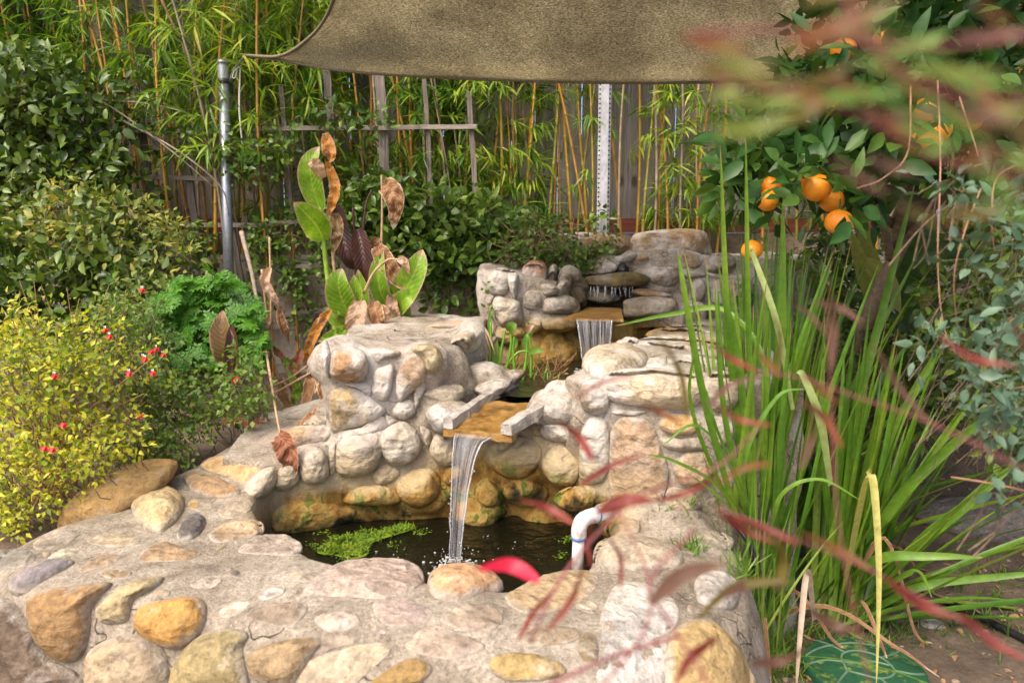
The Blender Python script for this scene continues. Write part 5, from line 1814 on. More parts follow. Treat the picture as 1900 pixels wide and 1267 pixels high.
blade(d, [(735, 580, YR), (752, 555, YR - .08), (770, 545, YR - .06)], 36, G_CANNA, fold=.2)
blade(d, [(715, 610, YR), (700, 590, YR), (690, 560, YR)], 26, G_CANNA, fold=.2)
blade(d, [(748, 615, YR), (752, 590, YR), (760, 570, YR)], 24, G_CANNA, fold=.2)
stalk(d, [(675, 545, YR - .1), (694, 505, YR - .12), (720, 482, YR - .12), (740, 482, YR - .12)], 6, M_DSTEM)
blade(d, [(738, 482, YR - .12), (750, 486, YR - .13), (759, 508, YR - .12)], 16, G_DRYP, rough=.01)
blade(d, [(700, 455, YR), (712, 480, YR - .04), (735, 515, YR - .06), (762, 542, YR - .05)], 34, G_DRY, rough=.022, fold=.25, across=9)
blade(d, [(728, 540, YR - .03), (730, 575, YR - .05), (748, 612, YR - .04)], 22, G_DRYP, rough=.02, fold=.4)
dd = canna('withered canna stick carrying one curled brown leaf before the trellis', P(708, 620, YC + .1))
YD = YC + .12
stalk(dd, [(700, 640, YD), (706, 500, YD), (709, 400, YD), (708, 325, YD)], 6, M_DSTEM)
blade(dd, [(708, 348, YD - .01), (724, 352, YD - .05), (734, 380, YD - .06), (730, 425, YD - .03)], 38, G_DRY, rough=.022, fold=.2, across=9)
blade(dd, [(700, 440, YD), (690, 480, YD), (692, 520, YD)], 26, G_DRY, rough=.02, fold=.4)
e2 = canna('heap of collapsed papery canna leaves over the corner of the wall', P(600, 690, YC - .1))
YE = 3.12
for pts, wd, mt in (([(672, 560, YE), (664, 585, YE - .05), (660, 615, YE - .06), (664, 634, YE - .05)], 36, G_DRYP), ([(694, 560, YE), (700, 590, YE - .03), (706, 615, YE - .03)], 30, G_DRY), ([(700, 570, YE), (716, 580, YE - .03), (720, 600, YE - .03)], 18, G_DRYP),
                    ([(614, 575, YE), (592, 605, YE - .04), (575, 645, YE - .05), (566, 678, YE - .03)], 20, G_DRYO), ([(634, 634, YE - .1), (670, 628, YE - .12), (706, 612, YE - .1)], 16, G_CANB), ([(642, 612, YE - .05), (620, 622, YE - .1), (590, 634, YE - .1)], 20, G_CANNA),
                    ([(608, 640, 2.9), (596, 690, 2.85), (604, 740, 2.8), (590, 790, 2.75)], 24, G_DRY), ([(588, 660, 2.95), (575, 720, 2.85), (560, 785, 2.75)], 22, G_DRY), ([(560, 650, 3.0), (545, 700, 2.95), (555, 745, 2.9)], 24, G_DRYR), ([(625, 640, 2.95), (612, 670, 2.9), (608, 720, 2.85)], 18, G_DRYR),
                    ([(530, 665, 3.0), (548, 700, 2.96), (562, 745, 2.92)], 24, G_CANNA), ([(545, 750, 2.9), (552, 720, 2.9), (530, 680, 2.92)], 18, G_CANNA), ([(470, 660, 2.9), (480, 700, 2.88), (478, 735, 2.86)], 22, G_DRYP), ([(520, 700, 2.9), (530, 740, 2.86), (545, 762, 2.82)], 20, G_DRY)):
    blade(e2, pts, wd, mt, rough=.016, fold=.35, across=7)
for pts in ([(480, 745, 2.75), (540, 712, 2.85), (610, 672, 2.9), (640, 648, 2.95)], [(470, 732, 2.8), (540, 700, 2.9), (600, 655, 3.0)], [(585, 730, 2.8), (600, 690, 2.85), (625, 650, 2.9)]):
    stalk(e2, pts, 6, M_DSTEM)
f = canna('dead twisted canna strips hanging on thin sticks left of the tall stalk', P(505, 690, 3.15))
YF = 3.15
stalk(f, [(502, 690, YF), (503, 560, YF), (500, 440, YF)], 6, M_DSTEM)
stalk(f, [(486, 500, YF), (500, 620, YF), (520, 720, 3.0), (530, 780, 2.9)], 5, M_DSTEM)
stalk(f, [(448, 430, 3.7), (470, 520, 3.6), (490, 640, 3.5)], 9, M_TWIG_GREY)
for pts, wd, mt in (([(502, 498, YF), (490, 525, YF - .03), (508, 560, YF - .04), (522, 580, YF - .02)], 20, G_DRYP), ([(518, 572, YF), (524, 610, YF - .02), (540, 640, YF)], 16, G_DRY), ([(500, 592, YF), (484, 610, YF - .03), (502, 632, YF)], 24, G_DRYP), ([(495, 640, YF), (515, 660, YF), (540, 690, YF - .1)], 16, G_DRYR)):
    blade(f, pts, wd, mt, rough=.014, fold=.4, twist=1.4)
g = canna('single bronze canna leaf standing upright among the bright green foliage', P(425, 690, 2.72))
blade(g, [(432, 690, 2.66), (424, 655, 2.64), (412, 615, 2.64), (414, 576, 2.66)], 48, G_CANB, fold=.25)
blade(g, [(428, 690, 2.62), (432, 640, 2.62), (430, 600, 2.63)], 24, G_CANP, fold=.3)
stalk(g, [(430, 740, 2.7), (432, 700, 2.67), (430, 680, 2.66)], 6, M_DSTEM)
h = thing('dead_leaf', 'curled red-brown dead leaf hanging on its stalk over the rim stones', 'leaf', P(537, 900, 2.30))
stalk(h, [(492, 640, 2.75), (505, 720, 2.55), (515, 780, 2.38), (522, 812, 2.32)], 5, bpy.data.materials['dry_stem'])
blade(h, [(520, 808, 2.31), (530, 825, 2.28), (540, 860, 2.27), (537, 903, 2.29)], 40, G_DRYR, rough=.02, fold=.3, across=9)
h = thing('dead_leaf', 'long brown dead leaf lying on the rim below the green plant', 'leaf', P(440, 790, 2.5))
blade(h, [(405, 788, 2.56), (440, 785, 2.52), (470, 790, 2.5), (490, 775, 2.52)], 18, G_DRYR, rough=.016, fold=.4, nrm=(0, -.5, .9))
h = thing('dead_leaf', 'small brown curled leaf on top of the rim by the corner stone', 'leaf', P(580, 790, 2.42))
blade(h, [(552, 790, 2.45), (575, 775, 2.45), (592, 755, 2.5)], 14, G_DRY, rough=.014, fold=.4, nrm=(0, -.5, .9))

# ------------------------------------------------------------------ spillways and falling water
def rust_plate():
    k = NT('rust_coloured_plate')
    p = k.pos()
    a, b = k.noise(p, 16, 5, .65, .5), k.noise(p, 70, 4, .7)
    c = k.ramp(a, [(.28, (.07, .042, .015)), (.42, (.19, .10, .022)), (.55, (.31, .17, .045)), (.72, (.40, .28, .13))])
    c = k.mix(.7, c, k.ramp(b, [(.3, (.55, .5, .4)), (.6, (1.1, 1.1, 1.1))]), 'MULTIPLY')
    k.set(Base_Color=c, Roughness=.28, Normal=k.bump(k.math('ADD', a, b), .35, .006))
    return k.m


M_PLATE = rust_plate()
M_BAR = mortar_material('pale_stone_bar', ((.24, .20, .15), (.42, .38, .32), (.58, .55, .49)))


def slab(mb, corners, t, nx=14, ny=14, amp=.002):
    """A plate through four corners (front left, front right, back right, back left), T thick, edges real."""
    a, b, c, d = [np.asarray(x, dtype=float) for x in corners]
    g = []
    for s in np.linspace(0, 1, nx):
        for v in np.linspace(0, 1, ny):
            p = (a * (1 - s) + b * s) * (1 - v) + (d * (1 - s) + c * s) * v
            g.append(p + np.array((0, 0, amp * noise.noise(Vector(p * 30)))) + np.array((rng.normal(0, .0006), rng.normal(0, .0006), 0)))
    g = np.array(g)
    V = np.vstack([g, g - np.array((0, 0, t))])
    N = nx * ny
    f = []
    for i in range(nx - 1):
        for j in range(ny - 1):
            q = (i * ny + j, (i + 1) * ny + j, (i + 1) * ny + j + 1, i * ny + j + 1)
            f += [q, tuple(N + x for x in q[::-1])]
    for i in range(nx - 1):
        for j in (0, ny - 1):
            f.append((i * ny + j, (i + 1) * ny + j, N + (i + 1) * ny + j, N + i * ny + j))
    for j in range(ny - 1):
        for i in (0, nx - 1):
            f.append((i * ny + j, i * ny + j + 1, N + i * ny + j + 1, N + i * ny + j))
    mb.add(V, f4=f)


sp = thing('spillway', 'orange stained spillway plate with stone side bars, the larger lower one', 'spillway', Zp(900, 775, .70))
mb = MB()
FL, FR, BR, BL = Zp(822, 797, .712), Zp(950, 809, .712), Zp(1000, 748, .748), Zp(895, 742, .752)
slab(mb, (FL, FR, BR, BL), .020, 26, 26, .007)
mb.build('plate', M_PLATE, sp, smooth=False)


def bar(pa, pb, w, h, name, parent):
    mb = MB()
    pa, pb = np.array(pa), np.array(pb)
    d = unit(pb - pa)
    s = unit(np.cross(d, (0, 0, 1))) * w / 2
    u = np.array((0, 0, h / 2))
    n = 20
    rowsV = []
    for i, t in enumerate(np.linspace(0, 1, n)):
        c = pa + (pb - pa) * t
        ring = [c - s - u, c - s * 1.02, c - s * .95 + u * .9, c - s * .3 + u, c + s * .4 + u * 1.02, c + s * .95 + u * .9, c + s, c + s - u]
        rowsV += [p + np.array([noise.noise(Vector(p * 24) + Vector((k * 7, 0, 0))) for k in range(3)]) * .005 for p in ring]
    f4 = [(i * 8 + k, i * 8 + (k + 1) % 8, (i + 1) * 8 + (k + 1) % 8, (i + 1) * 8 + k) for i in range(n - 1) for k in range(8)]
    f4 += [(0, 1, 6, 7), (1, 2, 5, 6), (2, 3, 4, 5)] + [tuple((n - 1) * 8 + x for x in q) for q in ((7, 6, 1, 0), (6, 5, 2, 1), (5, 4, 3, 2))]
    mb.add(rowsV, f4=f4)
    mb.build(name, M_BAR, parent, smooth=False)


bar(FL + np.array((.014, .0, .020)), Zp(958, 703, .778), .034, .034, 'side_bar', sp)
bar(FR + np.array((-.020, .0, .020)), Zp(1003, 757, .765), .044, .034, 'side_bar', sp)
sp2 = thing('spillway', 'small orange stained spillway plate high up, without side bars', 'spillway', Zp(1110, 585, .97))
mb = MB()
slab(mb, (Zp(1046, 590, .974), Zp(1157, 592, .974), P(1152, 571, 3.46), P(1092, 570, 3.48)), .012, 16, 12, .003)
mb.build('plate', M_PLATE, sp2, smooth=False)


def fall_material():
    k = NT('falling_water')
    uv = k.n('ShaderNodeUVMap', _uv_map='flow')
    v1 = k.n('ShaderNodeVectorMath', _operation='MULTIPLY', i0=uv.outputs[0], i1=(13, .9, 1)).outputs[0]
    v2 = k.n('ShaderNodeVectorMath', _operation='MULTIPLY', i0=uv.outputs[0], i1=(24, 1.6, 1)).outputs[0]
    a, b = k.noise(v1, 1.0, 3, .6, .3), k.noise(v2, 1.0, 3, .6)
    fac = k.rng(k.math('ADD', k.math('MULTIPLY', a, .65), k.math('MULTIPLY', b, .35)), .42, .70, .03, .48)
    k.set(Base_Color=(.66, .67, .70, 1), Roughness=.12, Normal=k.bump(b, .5, .01))
    tr = k.n('ShaderNodeBsdfTransparent', Color=(.93, .90, .84, 1))
    mx = k.n('ShaderNodeMixShader', i0=fac, i1=tr.outputs[0], i2=k.b.outputs[0])
    k.t.links.new(mx.outputs[0], k.out.inputs[0])
    return k.m


M_FALL = fall_material()
M_DROP = NT('water_strand')
M_DROP.set(Base_Color=(.9, .93, .97, 1), Roughness=.06, IOR=1.33)
M_DROP.b.inputs['Transmission Weight'].default_value = .75
M_DROP = M_DROP.m


def fall(label, top, bottom, mids, seed, strands):
    """A curved sheet of water between the plate edge TOP (two points) and the line BOTTOM it lands on."""
    root = thing('waterfall', label, 'waterfall', (np.array(bottom[0]) + np.array(bottom[1])) / 2)
    n, m = 40, 30
    V, UV = [], []
    for i, t in enumerate(np.linspace(0, 1, n)):
        for j, s in enumerate(np.linspace(0, 1, m)):
            T = np.array(top[0]) * (1 - s) + np.array(top[1]) * s
            B = np.array(bottom[0]) * (1 - s) + np.array(bottom[1]) * s
            h = t ** .55                                               # thrown forward first, then dropping
            p = T + (B - T) * np.array((mids(t), h, t ** 1.0))
            p = p + np.array((0, -.006 * noise.noise(Vector((s * 9, t * 1.3, seed))) - .003 * noise.noise(Vector((s * 30, t * 2, seed))), 0))
            V.append(p)
            UV.append((s, t + seed))
    f4 = [(i * m + j, i * m + j + 1, (i + 1) * m + j + 1, (i + 1) * m + j) for i in range(n - 1) for j in range(m - 1)]
    mb = MB()
    mb.add(V, f4=f4)
    o = mb.build('water_sheet', M_FALL, root)
    uvl = o.data.uv_layers.new(name='flow')
    for lp in o.data.loops:
        uvl.data[lp.index].uv = UV[lp.vertex_index]
    V = np.array(V).reshape(n, m, 3)
    for s, r in strands:
        j = int(s * (m - 1))
        path = V[:, j] + np.array([[.003 * noise.noise(Vector((s * 40, i * .25, k * 9))) for k in range(3)] for i in range(n)])
        mb = MB()
        mb.tube(path, [r * (1 + .5 * noise.noise(Vector((i * .5, s * 50, 0)))) for i in range(n)], 7)
        mb.build('water_strand', M_DROP, root)
    mb = MB()
    B = (np.array(bottom[0]) + np.array(bottom[1])) / 2
    for i in range(70):                                                 # drops thrown off the edges and up from the splash
        if i < 30:
            p = V[rng.integers(8, n), 0 if rng.random() < .5 else m - 1] + rng.normal(0, .006, 3)
        else:
            p = B + np.array((rng.normal(0, .035), rng.normal(0, .025), abs(rng.normal(0, .018))))
        r = rng.uniform(.0008, .0022)
        mb.ball(p, (r, r, r * 1.5), 6, 4)
    mb.build('droplets', M_DROP, root)['kind'] = 'stuff'
    return root


fall('lower waterfall pouring from the orange plate and narrowing as it drops into the dark pool',
     (Zp(845, 803, .716), Zp(916, 811, .714)), (Zp(834, 1046, ZL), Zp(853, 1048, ZL)), lambda t: t ** .33, 1.0, ((.02, .0014), (.98, .002)))
fall('upper waterfall, a short wide curtain dropping from the small plate into the middle pool',
     (Zp(1070, 593, .972), Zp(1137, 594, .972)), (Zp(1084, 692, ZM), Zp(1128, 690, ZM)), lambda t: t, 5.0, ((.02, .0025), (.98, .003), (.66, .0014)))
root = thing('trickle', 'thin trickles of water dripping off the mossy ledge under the outlet pipe', 'trickle', P(1130, 552, 3.56))
for i in range(15):
    x = 1098 + i * 5.4 + rng.normal(0, 2)
    mb = MB()
    a, b = P(x, 531 + rng.uniform(-2, 3), 3.57), P(x + rng.normal(0, 2), rng.uniform(544, 554), 3.54)
    mb.tube(spline([a, (a + b) / 2, b], 8), np.linspace(.0025, .001, 8) * rng.uniform(.6, 1.3), 5)
    mb.build('water_strand', M_DROP, root)

M_FOAM = plain('bubble_foam', (.42, .42, .39), .15, nscale=80, var=.2)
mb = MB()
for i in range(150):
    c = Zp(845 + rng.normal(0, 22), 1046 + rng.normal(0, 8), ZL)
    r = abs(rng.normal(0, .0026)) + .0012
    mb.ball(c, (r, r, r * .6), 8, 5)
for i in range(45):
    c = Zp(rng.uniform(690, 1000), rng.uniform(985, 1060), ZL)
    r = rng.uniform(.0008, .0030)
    mb.ball(c, (r, r, r * .5), 8, 5)
o = mb.build('foam', M_FOAM)
tag(o, 'white bubbles and specks floating where the lower fall lands', 'foam', kind='stuff')
mb = MB()
for i in range(110):
    c = Zp(1103 + rng.normal(0, 22), 692 + rng.normal(0, 4), ZM)
    r = abs(rng.normal(0, .004)) + .0015
    mb.ball(c, (r * 1.6, r, r * .5), 8, 5)
o = mb.build('foam', M_FOAM)
tag(o, 'white ripple foam under the short upper fall', 'foam', kind='stuff')

# algae mat on the pool
G_ALG = leafmat('algae', [(0, (.05, .11, .004)), (.6, (.13, .22, .008)), (1, (.24, .30, .02))], .2, .7, clump=9)
al = [(588, 1024), (612, 1002), (650, 990), (700, 984), (745, 972), (768, 972), (765, 982), (720, 996), (690, 1008), (682, 1028), (655, 1036), (620, 1030)]
mb = MB()
q = sample(al, 2600)
pos = np.array([Zp(x, y, ZL + .003) for x, y in q])
m = len(pos)
pos[:, 2] += .022 * np.array([max(0, noise.noise(Vector(p * 25))) for p in pos])
mb.leaves(pos, unit(rng.normal(0, 1, (m, 3)) * np.array((1, 1, .5)) + np.array((0, 0, .3))), unit(rng.normal(0, .5, (m, 3)) + np.array((0, 0, 1))), rng.uniform(.007, .020, m), rng.uniform(.003, .008, m), .1, .3, False)
qs = closed_spline([Zp(x, y, ZL + .004) for x, y in al], 60)
cc = qs.mean(0)
mb.add(np.vstack([qs, cc[None] + np.array((0, 0, .004))]), f3=[(i, (i + 1) % 60, 60) for i in range(60)])
o = mb.build('algae_mat', G_ALG)
tag(o, 'bright green algae mat floating at the back left of the dark pool', 'algae', kind='stuff')

mb = MB()
for x, y, n_ in ((585, 1012, 60), (640, 1040, 50), (780, 985, 60), (600, 985, 40), (730, 1010, 40), (1050, 1000, 50), (1040, 1030, 40), (690, 1040, 25)):
    pos = np.array([Zp(x + rng.normal(0, 9), y + rng.normal(0, 4), ZL + .003) for _ in range(n_)])
    mb.leaves(pos, unit(rng.normal(0, 1, (n_, 3)) * np.array((1, 1, .3))), unit(rng.normal(0, .5, (n_, 3)) + np.array((0, 0, 1))), rng.uniform(.005, .012, n_), rng.uniform(.003, .006, n_), .1, .3, False)
o = mb.build('algae_mat', G_ALG)
tag(o, 'scattered scraps of green algae adrift on the dark pool', 'algae', kind='stuff')

# ------------------------------------------------------------------ pipes
M_PVC = plain('white_pipe', (.74, .73, .70), .35, nscale=28, var=.08)
kk = NT('dirty_white_pipe')
dn = kk.rng(kk.noise(kk.pos(), 34, 5, .7), .50, .62)
kk.set(Base_Color=kk.mix(kk.math('MULTIPLY', dn, .75), (.60, .59, .565), (.28, .165, .085)), Roughness=.35)
M_PVC = kk.m
M_BLUE = plain('blue_glue', (.06, .14, .38), .4)
YPI = 1.93
pv = thing('water_pipe', 'white plastic elbow pipe with blue glue rings rising from the pool edge', 'pipe', P(1070, 1060, YPI))
vb, vt = P(1070, 1075, YPI), P(1074, 988, YPI)
hb, ht = P(1098, 957, YPI + .02), P(1132, 949, YPI + .07)
mb = MB()
mb.tube(np.array([vb, vt]), .0165, 20)
mb.build('riser', M_PVC, pv)
el = spline([P(1074, 996, YPI), P(1075, 978, YPI), P(1082, 964, YPI + .005), P(1098, 957, YPI + .02), P(1106, 955, YPI + .03)], 20)
mb = MB()
mb.tube(el, .0215, 20)
mb.build('elbow', M_PVC, pv)
mb = MB()
mb.tube(np.array([P(1104, 955.5, YPI + .028), ht]), .0195, 20)
mb.build('spout', M_PVC, pv)
mb = MB()
mb.tube(np.array([ht - (ht - hb) * .02, ht + (ht - hb) * .006]), .0155, 20)
mb.build('bore', plain('pipe_bore', (.02, .02, .02), .8), pv)
for a, b, r in ((P(1104, 955.6, YPI + .0275), P(1107, 955, YPI + .032), .0220), (P(1074, 999, YPI), P(1074, 995.5, YPI), .0220)):
    mb = MB()
    mb.tube(np.array([a, b]), r, 20)
    mb.build('glue_ring', M_BLUE, pv)
mb = MB()
for s in (0, 1):
    pass
a = P(1064, 742, 2.40)
ax = unit(np.array((.8, -.5, -.15)))
mb.tube(np.array([a, a + ax * .012, a + ax * .0125, a + ax * .030]), [.0105, .0105, .0125, .0125], 16)
o = mb.build('pipe_cap', plain('clean_white_plastic', (.82, .82, .80), .3, var=.05))
tag(o, 'tiny white plastic pipe cap lying between the rocks right of the lower spillway', 'pipe cap')
mb = MB()
a = P(1156, 499, 3.72)
ax = unit(np.array((-.05, -1, -.12)))
th = np.linspace(0, 2 * math.pi, 24, endpoint=False)
mb.tube(np.array([a - ax * .1, a + ax * .05, a + ax * .0505, a + ax * .03, a - ax * .06]), [.026, .026, .021, .021, .021], 24)
o = mb.build('outlet_pipe', plain('black_plastic', (.012, .012, .013), .4, var=.2))
tag(o, 'short black outlet pipe poking from the top tier, the spring of the fountain', 'pipe')
mb = MB()
mb.tube(pxpath([(1156, 507, 3.66), (1157, 512, 3.62), (1157, 518, 3.58)], 8), .006, 8)
o = mb.build('trickle', M_DROP)
tag(o, 'short trickle falling from the black outlet pipe', 'trickle')

# ------------------------------------------------------------------ plants in the middle pool
pp = thing('water_plant', 'fresh green water plant with upright stems and spoon leaves standing in the middle pool', 'plant', Zp(960, 700, ZM))
YW = 2.88
for pts in ([(904, 690), (910, 650), (911, 598)], [(938, 690), (948, 640), (946, 605)], [(962, 705), (974, 680), (978, 640)], [(970, 706), (976, 670), (979, 620)], [(985, 702), (985, 650), (979, 612)], [(925, 685), (932, 640), (938, 612)], [(930, 690), (960, 655), (985, 652)], [(955, 690), (952, 650), (954, 625)]):
    stalk(pp, [(x, y, YW) for x, y in pts], 6, plain('water_stem', (.13, .30, .02), .4) if 'water_stem' not in bpy.data.materials else bpy.data.materials['water_stem'])
for pts, wd in (([(910, 625, YW), (908, 600, YW), (911, 575, YW)], 7), ([(922, 680, YW), (919, 655, YW), (923, 630, YW)], 13), ([(944, 615, YW), (950, 606, YW - .02), (958, 600, YW - .02)], 20), ([(980, 655, YW), (995, 650, YW - .03), (1010, 652, YW - .04)], 13), ([(976, 650, YW), (973, 635, YW), (977, 618, YW)], 10),
               ([(984, 625, YW), (984, 610, YW), (979, 596, YW)], 10), ([(952, 650, YW), (956, 635, YW), (952, 620, YW)], 10)):
    blade(pp, pts, wd, G_GRASS, fold=.2, n=12, across=2)
blade(pp, [(978, 618, YW), (984, 607, YW - .02), (992, 602, YW - .02)], 12, G_DRYP, fold=.3, n=10)
mb = MB()
for i in range(70):
    x, y = rng.uniform(890, 1040), rng.uniform(668, 706)
    a = Zp(x, y + 8, ZM - .01)
    h = rng.uniform(.03, .11)
    b = a + np.array((rng.normal(0, .05), rng.normal(0, .04), h))
    mb.tube(spline([a, (a + b) / 2 + rng.normal(0, .01, 3), b], 7), rng.uniform(.0008, .0018), 4, False)
o = mb.build('dead_reeds', plain('reed_straw', (.34, .17, .07), .8, nscale=70, var=.45), pp)
o['kind'] = 'stuff'
mb = MB()
for i in range(46):
    x, y = rng.uniform(895, 1040), rng.uniform(665, 705)
    a = Zp(x, y + 6, ZM - .005)
    d = unit(np.array((rng.normal(0, .4), rng.normal(0, .3), 1)))
    mb.leaves([a], [d], [unit(np.array((rng.normal(0, .4), -1, .2)))], rng.uniform(.03, .08), rng.uniform(.004, .008), .2, .3)
o = mb.build('shoots', G_GRASS, pp)
o['kind'] = 'stuff'
rd = thing('dry_reed', 'arching straw-coloured dry reed blades drooping over the terrace top into the pool', 'reed', P(890, 640, 3.0))
for i, pts in enumerate(([(745, 626, 3.02), (800, 606, 2.98), (860, 603, 2.92), (890, 625, 2.86), (905, 665, 2.82)], [(790, 612, 3.0), (850, 598, 2.95), (895, 615, 2.88), (912, 660, 2.84)], [(870, 596, 3.0), (900, 612, 2.9), (920, 660, 2.84)], [(855, 690, 2.7), (862, 660, 2.72), (878, 640, 2.74)], [(890, 600, 3.0), (905, 640, 2.9), (900, 690, 2.84)])):
    blade(rd, pts, 6, G_DRYP, 'strap', 'blade', (0, -.6, .8), .3, across=2, n=26)

# ------------------------------------------------------------------ strap-leaved clumps on the right
def strap_clump(label, b, n, az, inc, ln, wd, seed, mat=None, name='strap_plant', cat='plant', group=None):
    root = thing(name, label, cat, b, group)
    r = np.random.default_rng(seed)
    mb = MB()
    for i in range(n):
        a = r.uniform(*az)
        th = abs(r.normal(0, inc))
        L = r.uniform(*ln)
        d = np.array((math.cos(a) * math.sin(th), math.sin(a) * math.sin(th), math.cos(th)))
        s = np.asarray(b, dtype=float) + np.array((r.normal(0, .045), r.normal(0, .045), 0))
        droop = r.uniform(.02, .30) * math.sin(th) + r.uniform(0, .05)
        t = np.linspace(0, 1, 18)[:, None]
        out = np.array((math.cos(a), math.sin(a), 0))
        path = s + d * L * t + out * L * .25 * droop * t ** 2 + np.array((0, 0, -1)) * L * droop * t ** 2.6
        w_ = r.uniform(*wd)
        side = np.array((-math.sin(a + r.normal(0, .8)), math.cos(a), 0))
        nn = unit(np.cross(side, d))
        if nn[2] < 0:
            nn = -nn
        mb.ribbon(path, lambda t: w_ * (min(1, .6 + 2 * t) * (1 - t ** 3.5) ** .9 + .02), nn, .22, 2)
    o = mb.build('blades', mat or G_STRAP, root)
    if n > 100:
        o['kind'] = 'stuff'
    return root


B1 = Zp(1560, 1150, .02)
B0 = np.array((.80, 2.28, .02))
B2 = np.array((1.02, 2.75, .05))
s1 = strap_clump('fan of wide green strap leaves spreading right over the bare soil', B1, 84, (-1.2, 1.9), .72, (.6, 1.15), (.018, .032), 3)
s0 = strap_clump('tall upright clump of green strap leaves against the right end of the stone wall', B0, 85, (0, 6.28), .16, (.75, 1.45), (.014, .026), 4)
s2 = strap_clump('dense darker strap leaves standing behind the other two clumps', B2, 98, (-.8, 2.4), .48, (.8, 1.5), (.016, .028), 5)
for pts, wd in (([(1392, 980, 2.2), (1352, 640, 2.15), (1336, 270, 2.1)], 17), ([(1402, 980, 2.2), (1388, 620, 2.15), (1383, 245, 2.1)], 15), ([(1380, 1010, 2.15), (1310, 760, 2.05), (1272, 560, 2.0), (1257, 462, 2.0)], 17),
                ([(1400, 1000, 2.2), (1345, 780, 2.1), (1325, 510, 2.05)], 15), ([(1400, 1000, 2.2), (1372, 700, 2.15), (1340, 520, 2.1)], 18), ([(1420, 980, 2.2), (1440, 640, 2.2), (1455, 330, 2.2)], 13), ([(1385, 990, 2.2), (1318, 860, 2.1), (1280, 740, 2.05), (1290, 640, 2.05)], 10),
                ([(1395, 900, 2.2), (1420, 690, 2.15), (1345, 577, 2.3), (1240, 584, 2.4), (1140, 605, 2.5)], 13), ([(1420, 960, 2.25), (1470, 700, 2.25), (1545, 480, 2.3)], 17), ([(1410, 990, 2.2), (1330, 900, 2.0), (1250, 855, 1.95), (1200, 842, 1.93)], 8)):
    blade(s0, pts, wd, G_STRAP, 'strap', 'blade', (.2, -1, .2), .2, across=2, n=26)
for pts, wd in (([(1570, 1140, 2.38), (1640, 960, 2.3), (1760, 830, 2.2), (1880, 735, 2.1)], 26), ([(1580, 1140, 2.38), (1690, 1020, 2.3), (1800, 930, 2.2), (1905, 840, 2.15)], 26), ([(1565, 1130, 2.38), (1600, 900, 2.4), (1660, 640, 2.4)], 22), ([(1560, 1130, 2.4), (1570, 850, 2.45), (1640, 560, 2.5), (1700, 330, 2.5)], 22),
                ([(1575, 1130, 2.4), (1660, 800, 2.4), (1800, 560, 2.4)], 22), ([(1590, 1148, 2.36), (1700, 1090, 2.25), (1850, 1070, 2.2), (1960, 1060, 2.15)], 18), ([(1540, 1110, 2.4), (1620, 1040, 2.2), (1720, 1032, 2.1), (1825, 1034, 2.05)], 22), ([(1560, 1140, 2.4), (1530, 900, 2.4), (1505, 690, 2.4)], 20), ([(1590, 1140, 2.38), (1640, 1090, 2.2), (1700, 1060, 2.1), (1730, 1110, 2.0)], 14)):
    blade(s1, pts, wd, G_STRAP, 'strap', 'blade', (.1, -.9, .5), .2, across=2, n=26)
blade(s1, [(1560, 1120, 2.35), (1590, 960, 2.15), (1606, 886, 2.0), (1620, 900, 1.94), (1630, 1060, 1.86), (1626, 1275, 1.78)], 21, G_STRAPY, 'strap', 'blade', (.1, -1, .3), .12, across=3, n=40, label='bent yellowing blade with green spots')
blade(s1, [(1510, 1150, 2.1), (1497, 1060, 2.0), (1485, 1160, 1.9), (1476, 1290, 1.85)], 16, G_DRYB, 'strap', 'blade', (.1, -1, .2), .2, across=2, n=30, label='pale dry blade')
blade(s0, [(1470, 760, 2.1), (1440, 600, 2.08), (1398, 478, 2.1), (1393, 462, 2.1)], 15, leafmat('pale_green_blade', [(0, (.28, .38, .10)), (1, (.44, .52, .20))], .3, .45), 'strap', 'blade', (.2, -1, .2), .2, across=2, n=26)
blade(s0, [(1540, 900, 2.0), (1520, 780, 1.95), (1490, 700, 1.95), (1478, 690, 1.95)], 20, bpy.data.materials['pale_green_blade'], 'strap', 'blade', (.2, -1, .2), .2, across=2, n=26)
for i in range(6):                                                     # dead and kinked leaves about the feet of the clumps
    b_, par = ((B1, s1), (B0, s0))[i % 2]
    a_ = rng.uniform(-2.4, .6)
    L_ = rng.uniform(.25, .6)
    e_ = np.array((math.cos(a_), math.sin(a_), 0)) * L_
    path = spline([b_, b_ + e_ * .4 + np.array((0, 0, rng.uniform(.12, .35))), b_ + e_ * .8 + np.array((0, 0, rng.uniform(.03, .15))), b_ + e_ + np.array((0, 0, .01))], 24)
    mb = MB()
    mb.ribbon(path, lambda t: .014 * (1 - t ** 3) + .002, (.1, -.5, .8), .25, 2, .003, i)
    mb.build('dead_blade', G_DRY, par)
gr = strap_clump('fresh lime green grass tuft sprouting by the right end of the rim', np.array((.74, 2.12, .03)), 70, (0, 6.28), .42, (.3, .75), (.005, .010), 8, G_GRASS, 'grass_tuft', 'grass')
for pts in ([(1390, 990, 2.1), (1350, 860, 2.0), (1290, 790, 1.95), (1225, 830, 1.92)], [(1400, 1000, 2.1), (1380, 860, 2.0), (1440, 740, 1.95), (1500, 720, 1.95)], [(1420, 1020, 2.1), (1450, 920, 2.0), (1520, 890, 1.95), (1600, 930, 1.9)], [(1390, 1000, 2.1), (1340, 930, 2.0), (1280, 880, 1.98)], [(1400, 960, 2.1), (1330, 800, 2.0), (1310, 720, 2.0)]):
    blade(gr, pts, 11, G_GRASS, 'strap', 'blade', (0, -.5, .8), .2, across=2, n=26)
